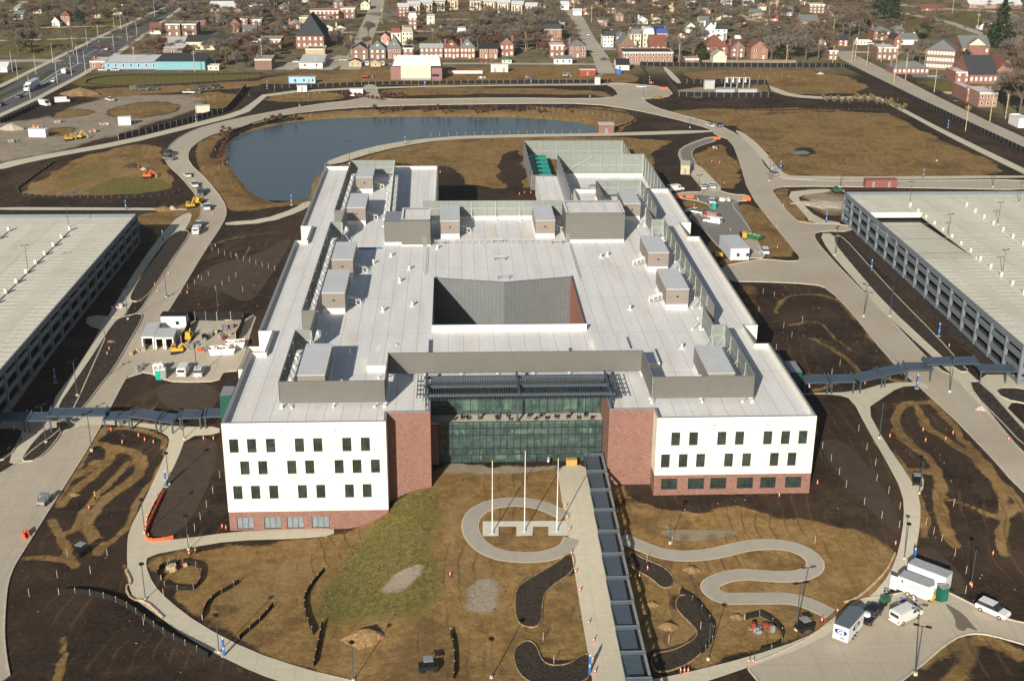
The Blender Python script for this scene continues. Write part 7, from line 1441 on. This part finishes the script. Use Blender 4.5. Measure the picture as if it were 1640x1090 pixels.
# ---------------------------------------------------------------- utility poles
def upole(street=False):
    t = thing('utility_pole', 'x', 'utility pole', (0, 0, 0)); MB().tube((0, 0, -.3), (0, 0, 11), .2, .13, WOOD, 6).build('pole', t); MB().box(-1.2, 1.2, -.08, .08, 9.9, 10.1, WOOD).box(-1.0, 1.0, -.08, .08, 9.1, 9.25, WOOD).build('crossarm', t); return t
def slamp():
    t = thing('street_lamp', 'x', 'street lamp', (0, 0, 0)); MB().tube((0, 0, -.3), (0, 0, 10), .16, .1, STEEL, 6).build('pole', t); MB().bar((0, 0, 10), (1.9, 0, 10.5), .1, .1, STEEL).box(1.6, 2.5, -.15, .15, 10.4, 10.55, GPAINT).build('lamp_arm', t); return t
for a in HLM: landmark(a[0], a[1], 'the '+a[2])
place_all(slamp(), 'grey street lamp', [(49,158,2),(29,128,5),(58,119,5),(85,101,5),(118,88,5),(140,75,5),(158,68,5),(184,55,5),(230,37,5),(248,27,5),(205,72,2),(183,85,2),(115,122,2),(137,116,2),(92,133,2),(220,63,2),(125,103,2),(20,115,5),(285,10,5),(194,47,5)], 'street lamps along the highway')
place_all(upole(), 'wooden utility pole', [(1496,148),(1436,100),(1450,118),(1480,112),(1411,99),(1432,133),(1585,195),(1610,190),(1318,60),(1334,60),(1364,100),(1259,103),(1180,103),(1087,102),(842,82),(506,110),(520,108),(420,105),(312,115),(563,88),(1231,38),(1243,24),(1190,14),(1369,98),(1388,106),(1333,106),(1565,48),(1568,20),(1525,22),(706,70),(1546,210),(1450,128),(612,40),(216,107),(947,36),(919,14),(1606,60)], 'wooden utility poles in the town', jit=3)

# ---------------------------------------------------------------- trees
def treemat(n, c): return mat('twigs_'+n, c, .95, var=.35, world=False, scale=.6, spec=.05)
TWM = [treemat('grey', (.175, .148, .122)), treemat('brown', (.15, .11, .082)), treemat('olive', (.185, .16, .095)), treemat('rust', (.15, .075, .052)), treemat('pale', (.22, .19, .155))]
def bare_tree(seed, Hh, spread, tm, dens=1.):
    r = random.Random(seed); tr = MB(); cr = MB()
    tr.tube((0, 0, -.3), (0, 0, Hh*.3), .36, .24, BARK, 5)
    ends = [(Vector((0, 0, Hh*.28)), Vector((0, 0, 1)), Hh*.2, .22)]
    def grow(p, d, L, rad, lev):
        for _ in range(3 if lev < 2 else 4):
            a = Vector((r.gauss(0, 1), r.gauss(0, 1), r.gauss(0, .5))); e = (d*1.15+a.normalized()*spread+Vector((0, 0, .18))).normalized(); l = L*r.uniform(.75, 1.15)
            q = p+e*l
            if lev < 2: tr.tube(p, q, rad, rad*.6, BARK, 3, False); grow(q, e, L*.76, rad*.58, lev+1)
            else:
                cr.bar(p, q, rad*.5, rad*.5, tm)
                for _ in range(int(13*dens)):
                    s = p+(q-p)*r.uniform(.2, 1); b = Vector((r.gauss(0, 1), r.gauss(0, 1), r.gauss(.25, .8))).normalized()*r.uniform(.8, 2.0); wv = b.cross(Vector((r.gauss(0, 1), r.gauss(0, 1), r.gauss(0, 1)))).normalized()*r.uniform(.055, .11)
                    cr.face([s-wv, s+wv, s+b+wv*.4, s+b-wv*.4], tm)
                    c2 = s+b*.5; b2 = Vector((r.gauss(0, 1), r.gauss(0, 1), r.gauss(.2, .7))).normalized()*r.uniform(.5, 1.1)
                    cr.face([c2-wv*.7, c2+wv*.7, c2+b2], tm)
    for p, d, L, rad in ends: grow(p, d, L, rad, 0); grow(p, d, L*.9, rad*.9, 0)
    return tr, cr
def ever(seed, Hh, Rr, m, cone_=True):
    r = random.Random(seed); tr = MB().tube((0, 0, -.3), (0, 0, Hh*.8), .3, .08, BARK, 6); cr = MB()
    for _ in range(900):
        z = r.random()**(1.3 if cone_ else .8); rr = Rr*((1-z)**.8+.06 if cone_ else math.sin(math.pi*min(.97, z*.85+.12)))*r.uniform(.35, 1.05)*(1+.25*math.sin(z*19)); a = r.uniform(0, 6.28); c = Vector((math.cos(a)*rr, math.sin(a)*rr, Hh*(.1+.88*z)))
        u = Vector((r.gauss(0, 1), r.gauss(0, 1), r.gauss(0, .6))).normalized()*r.uniform(.35, .7); w_ = u.cross(Vector((r.gauss(0, 1), r.gauss(0, 1), r.gauss(0, 1)))).normalized()*r.uniform(.25, .5)
        cr.face([c-u, c+w_, c+u, c-w_], m)
    return tr, cr
PROTO = []
for i, (Hh, sp_, tmi, ds) in enumerate(((12, .85, 0, 1.1), (14, .8, 0, 1.2), (11, .95, 1, 1.1), (13, .85, 2, 1.2), (10, .9, 3, 1.4), (15, .75, 0, 1.2), (12, .9, 4, 1.), (9, 1.0, 1, 1.3), (16, .8, 1, 1.3))):
    a, b_ = bare_tree(100+i, Hh, sp_, TWM[tmi], ds); PROTO.append((a.mesh('trunk'), b_.mesh('crown'), ['grey', 'tall grey', 'brown', 'olive brown', 'rusty red', 'tall slender grey', 'pale', 'small brown', 'tall brown'][i]))
EV = mat('evergreen_leaf', (.03, .05, .018), .8, var=.45, world=False, scale=.5); EV2 = mat('bush_leaf', (.05, .07, .022), .8, var=.45, world=False, scale=.6); RUST = mat('rust_leaf', (.12, .065, .03), .8, var=.4, world=False, scale=.6)
for i, (Hh, Rr, m, cn, nm) in enumerate(((17, 4.2, EV, True, 'dark conical evergreen'), (9, 4, EV2, False, 'round green leafed'), (11, 5, EV, False, 'dark bushy evergreen'), (8, 3.5, RUST, False, 'rusty leafed'))):
    a, b_ = ever(50+i, Hh, Rr, m, cn); PROTO.append((a.mesh('trunk'), b_.mesh('crown'), nm))
def tree(kind, v, s, rz, px, py):
    a, b_, nm = PROTO[kind]; t = bpy.data.objects.new('pine_tree' if kind == 9 else 'leafy_tree' if kind > 9 else 'bare_tree', None); COL.objects.link(t); t.location = v; t.rotation_euler.z = rz; t.scale = (s, s, s)
    b = min(HLM, key=lambda l: (l[0]-px)**2+((l[1]-py)*1.6)**2); dx, dy = px-b[0], py-8-b[1]
    rel = ('left of' if dx < 0 else 'right of') if abs(dx) > abs(dy)*1.3 else ('behind' if dy < 0 else 'in front of')
    tag(t, (nm+(' bare tree ' if kind < 9 else ' tree ')+rel+' the '+b[2]), 'tree', 'trees of the neighbourhood')
    for n_, m in (('trunk', a), ('crown', b_)): o = bpy.data.objects.new(n_, m); COL.objects.link(o); o.parent = t
# named individual trees first: px, py, kind, scale
SPEC = [(246,88,4,1.2),(262,84,4,1.3),(252,95,2,1.1),(330,86,0,.9),(355,92,0,1.2),(345,108,2,1.1),(365,105,3,1.2),(380,112,0,1.2),(395,108,2,1.2),(400,95,0,1.1),(1090,95,0,1.5),(1110,98,5,1.4),(1123,96,10,1.2),(1075,92,0,1.5),(1235,98,0,1.7),(1262,98,0,1.7),(1250,95,10,1.1),(1290,98,0,1.7),(1310,98,8,1.7),(1275,90,5,1.6),(1405,30,9,1.6),(1422,32,9,1.7),(1432,38,9,1.4),(1600,78,9,2.0),(1590,70,11,1.3),(1615,110,1,1.7),(1630,95,6,1.6),(1612,180,1,2.0),(1632,188,8,2.),(1600,165,6,1.8),(1625,150,8,1.8),(1615,60,6,1.8),(1628,70,6,1.9),(1460,108,0,1.5),(1472,104,5,1.4),(1485,50,7,1.6),(1478,62,11,1.0),(1560,92,10,.9),(1545,105,10,1.1),
  (870,90,4,1.1),(782,85,4,1.4),(800,80,4,1.3),(830,80,4,1.4),(845,78,4,1.3),(860,80,2,1.4),(765,82,5,1.6),(560,92,0,1.1),(660,88,2,1.2),(30,88,0,1.2),(42,84,5,1.4),(52,82,0,1.4),(28,80,2,1.1),(408,100,4,1.4),(395,80,4,1.3),(428,88,0,1.2),(440,90,2,1.),(1325,90,8,1.3),(110,85,2,.7),(100,88,2,.6),(128,42,11,1.1),(560,80,7,1.0),(540,72,0,1.1),(590,62,0,1.3),(588,75,7,1.0),(1375,60,8,1.6),(1392,56,2,1.6),(1350,58,0,1.7),(1360,62,8,1.5),(1335,50,5,1.6)]
n_tree = 0
for px, py, kd, s in SPEC:
    v = T(px, py); tree(kd, v, s*.88, random.random()*6.28, px, py); n_tree += 1
REG = [([(0,20),(60,15),(100,0),(300,0),(230,28),(150,40),(100,30),(60,42),(0,42)],34,(0,1,2,5,8,3)), ([(0,44),(60,44),(80,52),(10,60),(0,60)],6,(0,2,8)), ([(200,46),(240,30),(290,8),(400,4),(400,45),(330,60),(260,42)],34,(0,3,3,1,2,6)), ([(340,85),(400,75),(415,112),(350,112)],9,(0,2,2,0)), ([(400,8),(560,2),(590,4),(560,14),(460,20),(430,30),(470,38),(400,40)],26,(0,2,1,3,8)), ([(400,62),(480,56),(470,70),(440,66)],4,(2,4,0)),
   ([(690,66),(740,55),(870,38),(895,60),(860,75),(700,80)],52,(0,2,8,5,1,3)), ([(760,34),(890,30),(900,45),(790,50)],14,(0,3,1)), ([(880,2),(1180,0),(1280,0),(1300,40),(1200,60),(1190,80),(1120,80),(1110,56),(1060,40),(1000,58),(960,50),(940,30)],88,(0,2,8,5,1,3,7)), ([(1200,40),(1400,20),(1390,50),(1240,80)],34,(0,1,2,8,5)), ([(1290,0),(1440,0),(1420,20),(1300,20)],20,(0,3,8,2)), ([(940,66),(975,52),(970,72),(945,74)],4,(0,7)), ([(1480,60),(1560,62),(1600,85),(1500,70)],6,(7,8,2)), ([(1600,20),(1640,20),(1640,130),(1605,120)],10,(6,6,8,1)), ([(560,4),(610,4),(600,30),(585,60),(575,58),(588,20)],7,(0,2,5))]
def clear(v, m=1.5):
    for hx, hy, hw, hd in HOUSES:
        if abs(v.x-hx) < hw+m and -2-m*2 < v.y-hy < hd+m: return False
    return True
for P, n, ks in REG:
    x0, x1 = min(p[0] for p in P), max(p[0] for p in P); y0, y1 = min(p[1] for p in P), max(p[1] for p in P); c = 0; tr_ = 0
    while c < n and tr_ < 4000 and n_tree < 298:
        tr_ += 1; px, py = random.uniform(x0, x1), random.uniform(y0, y1)
        if not inpoly(np.array([px]), np.array([py]), P)[0]: continue
        v = T(px, py)
        if not clear(v): continue
        tree(random.choice(ks), v, random.uniform(.72, 1.15), random.random()*6.28, px, py); c += 1; n_tree += 1
# the woods farther off, which read as one mass
def scatter_mass(name, label, cat, n, P, kinds, smin, smax, NF=900):
    parts = []; rr = random.Random(5)
    cache = {}
    for kd in kinds:
        co = []; fs = []; base = 0; a, b_, nm = PROTO[kd]; me = b_; nv_ = len(me.vertices); arr = np.empty(nv_*3); me.vertices.foreach_get('co', arr); arr = arr.reshape(-1, 3); fl = [tuple(p.vertices) for p in me.polygons]
        if len(fl) > NF:
            sel = rr.sample(range(len(fl)), NF); fl = [fl[i] for i in sel]; used = sorted({i for f in fl for i in f}); mp = {u: i for i, u in enumerate(used)}; arr = arr[used]; fl = [tuple(mp[i] for i in f) for f in fl]; nv_ = len(arr)
        cache[kd] = (arr, fl, nv_, me.materials[0])
    mats = []; V_ = []; F_ = []; Mi = []; base = 0; c = 0
    x0, x1 = min(p[0] for p in P), max(p[0] for p in P); y0, y1 = min(p[1] for p in P), max(p[1] for p in P)
    while c < n:
        x, y = rr.uniform(x0, x1), rr.uniform(y0, y1); c += 1
        if not inpoly(np.array([x]), np.array([y]), P)[0] or not clear(Vector((x, y)), .6) or any(inpoly(np.array([x]), np.array([y]), q)[0] for q in STREETP): continue
        arr, fl, nv_, m = cache[rr.choice(kinds)]; s = rr.uniform(smin, smax); a = rr.uniform(0, 6.28); q = arr*s*np.array([1.1, 1.1, 1]); xx = q[:, 0]*math.cos(a)-q[:, 1]*math.sin(a)+x; yy = q[:, 0]*math.sin(a)+q[:, 1]*math.cos(a)+y
        V_.append(np.stack([xx, yy, q[:, 2]+6.2], 1)); 
        if m not in mats: mats.append(m)
        F_ += [tuple(i+base for i in f) for f in fl]; Mi += [mats.index(m)]*len(fl); base += nv_
    me = bpy.data.meshes.new(name); me.from_pydata(np.concatenate(V_).tolist(), [], F_)
    for m in mats: me.materials.append(m)
    me.polygons.foreach_set('material_index', Mi); o = bpy.data.objects.new(name, me); COL.objects.link(o); stuff(o, label, cat)
scatter_mass('distant_woods', 'mass of bare grey brown woods at the far edge of the town', 'woods', 640, [(-450, 990), (-150, 985), (-60, 1010), (60, 1040), (160, 975), (420, 990), (560, 1080), (560, 1200), (-450, 1200)], (0, 2, 3, 8), .8, 1.2)
scatter_mass('back_yard_scrub', 'scrub and crowds of small bare trees between the town houses', 'scrub', 3300, [(-420, 800), (-330, 740), (-150, 700), (-60, 760), (60, 750), (130, 750), (260, 760), (330, 800), (500, 980), (330, 1000), (-330, 1000)], (7, 4, 2, 0, 3), .38, .92, 330)

def groves():
    def W(P): return [(v.x, v.y) for v in (T(*p) for p in P)]
    scatter_mass('thicket', 'dense brown thicket of bare trees behind the back row houses', 'woods', 90, W([(690,70),(770,84),(880,84),(860,52),(760,50)]), (1, 4, 8, 0), .6, .95, 1300)
    scatter_mass('thicket', 'grey bare thicket filling the slope right of the mansards', 'woods', 110, W([(1075,100),(1130,96),(1240,90),(1330,92),(1330,60),(1240,50),(1180,70),(1110,60)]), (0, 5, 2, 8), .6, 1.0, 1300)
    scatter_mass('thicket', 'bare thicket round the workshops at upper left', 'woods', 60, W([(335,112),(430,105),(420,60),(380,66),(352,88)]), (2, 0, 3), .6, .95, 1200)
    scatter_mass('thicket', 'bare trees massed at the far right photo edge', 'woods', 26, W([(1605,195),(1640,200),(1640,60),(1610,80),(1612,130)]), (0, 6, 8), .9, 1.3, 1500)
    scatter_mass('thicket', 'bare woods along the highway at the upper left', 'woods', 110, W([(60,38),(130,38),(225,24),(280,4),(100,4)]), (2, 3, 0), .6, 1.0, 900)
groves()
# ---------------------------------------------------------------- saplings and clods
sp0 = bare_tree(300, 3.2, .55, TWM[3], .35); sap_t, sap_c = sp0[0].mesh('trunk'), sp0[1].mesh('crown'); sp1 = bare_tree(301, 3.4, .5, treemat('straw', (.26, .21, .10)), .45); sap_c2 = sp1[1].mesh('crown')
SAP = [(600+i*8.5, 176+(i*29 % 6), 0) for i in range(38) if i % 9 < 6]+[(425+i*6, 196-(i*11 % 9)*.8, 0) for i in range(18)]+[(352+(i*13 % 24), 262-i*3.2, 0) for i in range(18)]+[(555+i*7, 153+(i*19 % 9), 0) for i in range(12)]+[(1318+i*6, 158+(i*23 % 9), 1) for i in range(14)]+[(1395+i*4.5, 158+i*1.2+(i*17 % 7), 1) for i in range(13)]+[(608+i*6, 152+(i*7 % 5), 0) for i in range(8)]
for px, py, k in SAP:
    v = T(px, py)
    if inpoly(np.array([v.x]), np.array([v.y]), POND)[0]: continue
    t = bpy.data.objects.new('sapling', None); COL.objects.link(t); t.location = v; t.rotation_euler.z = random.random()*6; q = random.uniform(.4, .75); t.scale = (q, q, q); tag(t, ('straw coloured' if k else 'thin reddish')+' young sapling '+near(px, py), 'sapling', 'saplings newly planted on the site')
    for n_, m in (('trunk', sap_t), ('crown', sap_c2 if k else sap_c)): o = bpy.data.objects.new(n_, m); COL.objects.link(o); o.parent = t
RP = [wpoly(p, 1) for p in road_polys+paths]
def tufts(n, P, m, name, label):
    V_ = []; F_ = []; x0, x1 = min(p[0] for p in P), max(p[0] for p in P); y0, y1 = min(p[1] for p in P), max(p[1] for p in P); r_ = np.random.default_rng(9)
    X = r_.uniform(x0, x1, n); Y = r_.uniform(y0, y1, n); k = inpoly(X, Y, P) & (vnoise(X, Y, 6, 21)+vnoise(X, Y, 1.7, 22)*.6+np.clip(segdist(X, Y, P)/7, 0, 1)*.5 > .12); k &= SOIL[2][np.clip(np.searchsorted(YS, Y), 0, len(YS)-1), np.clip(np.searchsorted(XS, X), 0, len(XS)-1)] < .2; X, Y = X[k], Y[k]; Z = hgt(X, Y)
    for x, y, z in zip(X.tolist(), Y.tolist(), Z.tolist()):
        for _ in range(2):
            a = random.random()*6.3; h = random.uniform(.05, .15); w_ = .06; dx, dy = math.cos(a)*w_, math.sin(a)*w_; i = len(V_); V_ += [(x-dx, y-dy, z), (x+dx, y+dy, z), (x+random.uniform(-.15, .15), y+random.uniform(-.15, .15), z+h)]; F_.append((i, i+1, i+2))
    me = bpy.data.meshes.new(name); me.from_pydata(V_, [], F_); me.materials.append(m); o = bpy.data.objects.new(name, me); COL.objects.link(o); stuff(o, label, 'grass')
tufts(18000, wpoly([(513,985),(515,940),(548,890),(590,845),(640,800),(690,782),(706,790),(700,860),(712,930),(715,980),(640,995),(560,995)], 1), mat('dry_grass', (.22, .185, .07), .9, var=.6, scale=1.2), 'mound_grass', 'tufts of yellowing grass covering the mound before the left wing')
def clods(n, x0, x1, y0, y1, m, name, label, smin, smax, seed):
    r_ = np.random.default_rng(seed); X = r_.uniform(x0, x1, n); Y = r_.uniform(y0, y1, n); keep = (vnoise(X, Y, 9, 11)+vnoise(X, Y, 3, 12)*.7 > -.05); ci = np.clip(np.searchsorted(XS, X), 0, len(XS)-1); cj = np.clip(np.searchsorted(YS, Y), 0, len(YS)-1); keep &= (SOIL[0][cj, ci] < .35) | (r_.random(n) < .12); keep &= SOIL[1][cj, ci] < .4
    for P in RP: keep &= ~inpoly(X, Y, P)
    keep &= ~((X > -49) & (X < 75) & (Y > 196.5)); keep &= ~((X < -93) & (Y > 213)); keep &= ~((X > 120) & (Y > 243)); keep &= ~((X > 4) & (X < 29) & (Y > 185) & (Y < 212))
    X, Y = X[keep], Y[keep]; Z = hgt(X, Y); V_ = []; F_ = []
    for x, y, z in zip(X.tolist(), Y.tolist(), Z.tolist()):
        s_ = smin+(smax-smin)*random.random()**2.5; a = random.random()*6; i = len(V_); c, d = math.cos(a)*s_, math.sin(a)*s_
        V_ += [(x+c, y+d, z-.03), (x-d, y+c*.8, z-.03), (x-c*.9, y-d, z-.03), (x+d, y-c, z-.03), (x+c*.25, y, z+s_*.75), (x-c*.3, y+d*.2, z+s_*.65)]
        F_ += [(i, i+1, i+4), (i+1, i+5, i+4), (i+1, i+2, i+5), (i+2, i+3, i+5), (i+3, i+4, i+5), (i+3, i, i+4)]
    me = bpy.data.meshes.new(name); me.from_pydata(V_, [], F_); me.materials.append(m); o = bpy.data.objects.new(name, me); COL.objects.link(o); stuff(o, label, 'soil')
clods(15000, -110, 115, 140, 330, mat('clod_soil', (.05, .036, .024), .95, var=.5, scale=.4), 'soil_clods', 'loose clods and lumps of dark earth over the unfinished planting ground', .06, .24, 3)
clods(2600, -110, 115, 140, 330, mat('clod_stone', (.36, .31, .24), .9, var=.3, scale=.4), 'loose_stones', 'scattered pale stones over the unfinished planting ground', .06, .2, 4)

# ---------------------------------------------------------------- haze
hm = bpy.data.materials.new('haze'); hm.use_nodes = True; ht = hm.node_tree; ht.nodes.clear(); vo = ht.nodes.new('ShaderNodeVolumePrincipled'); vo.inputs['Color'].default_value = (.86, .90, .97, 1); vo.inputs['Density'].default_value = .00006; vo.inputs['Anisotropy'].default_value = .2
ho = ht.nodes.new('ShaderNodeOutputMaterial'); ht.links.new(vo.outputs[0], ho.inputs['Volume'])
hz = MB().box(-7100, 7100, -250, 9100, -3, 150, hm).build('haze'); stuff(hz, 'thin pale haze in the air over the whole site and town', 'haze')

# ================================================================ LABELS: tell repeats apart
from collections import defaultdict
bpy.context.view_layer.update()
byl = defaultdict(list)
for o in ALLT: byl[o['label']].append(o)
ORD = {2: ('left one', 'right one'), 3: ('leftmost', 'middle one', 'rightmost'), 4: ('leftmost', 'second from the left', 'second from the right', 'rightmost')}
for l, L in byl.items():
    n = len(L)
    if n < 2: continue
    L.sort(key=lambda o: proj(o.matrix_world.translation)[0])
    if n <= 4 and len(l.split()) <= 12:
        for o, s in zip(L, ORD[n]): o['label'] = l+', '+s
for o in ALLT:
    wds = o['label'].split()
    if len(wds) > 16: o['label'] = ' '.join(wds[:16])
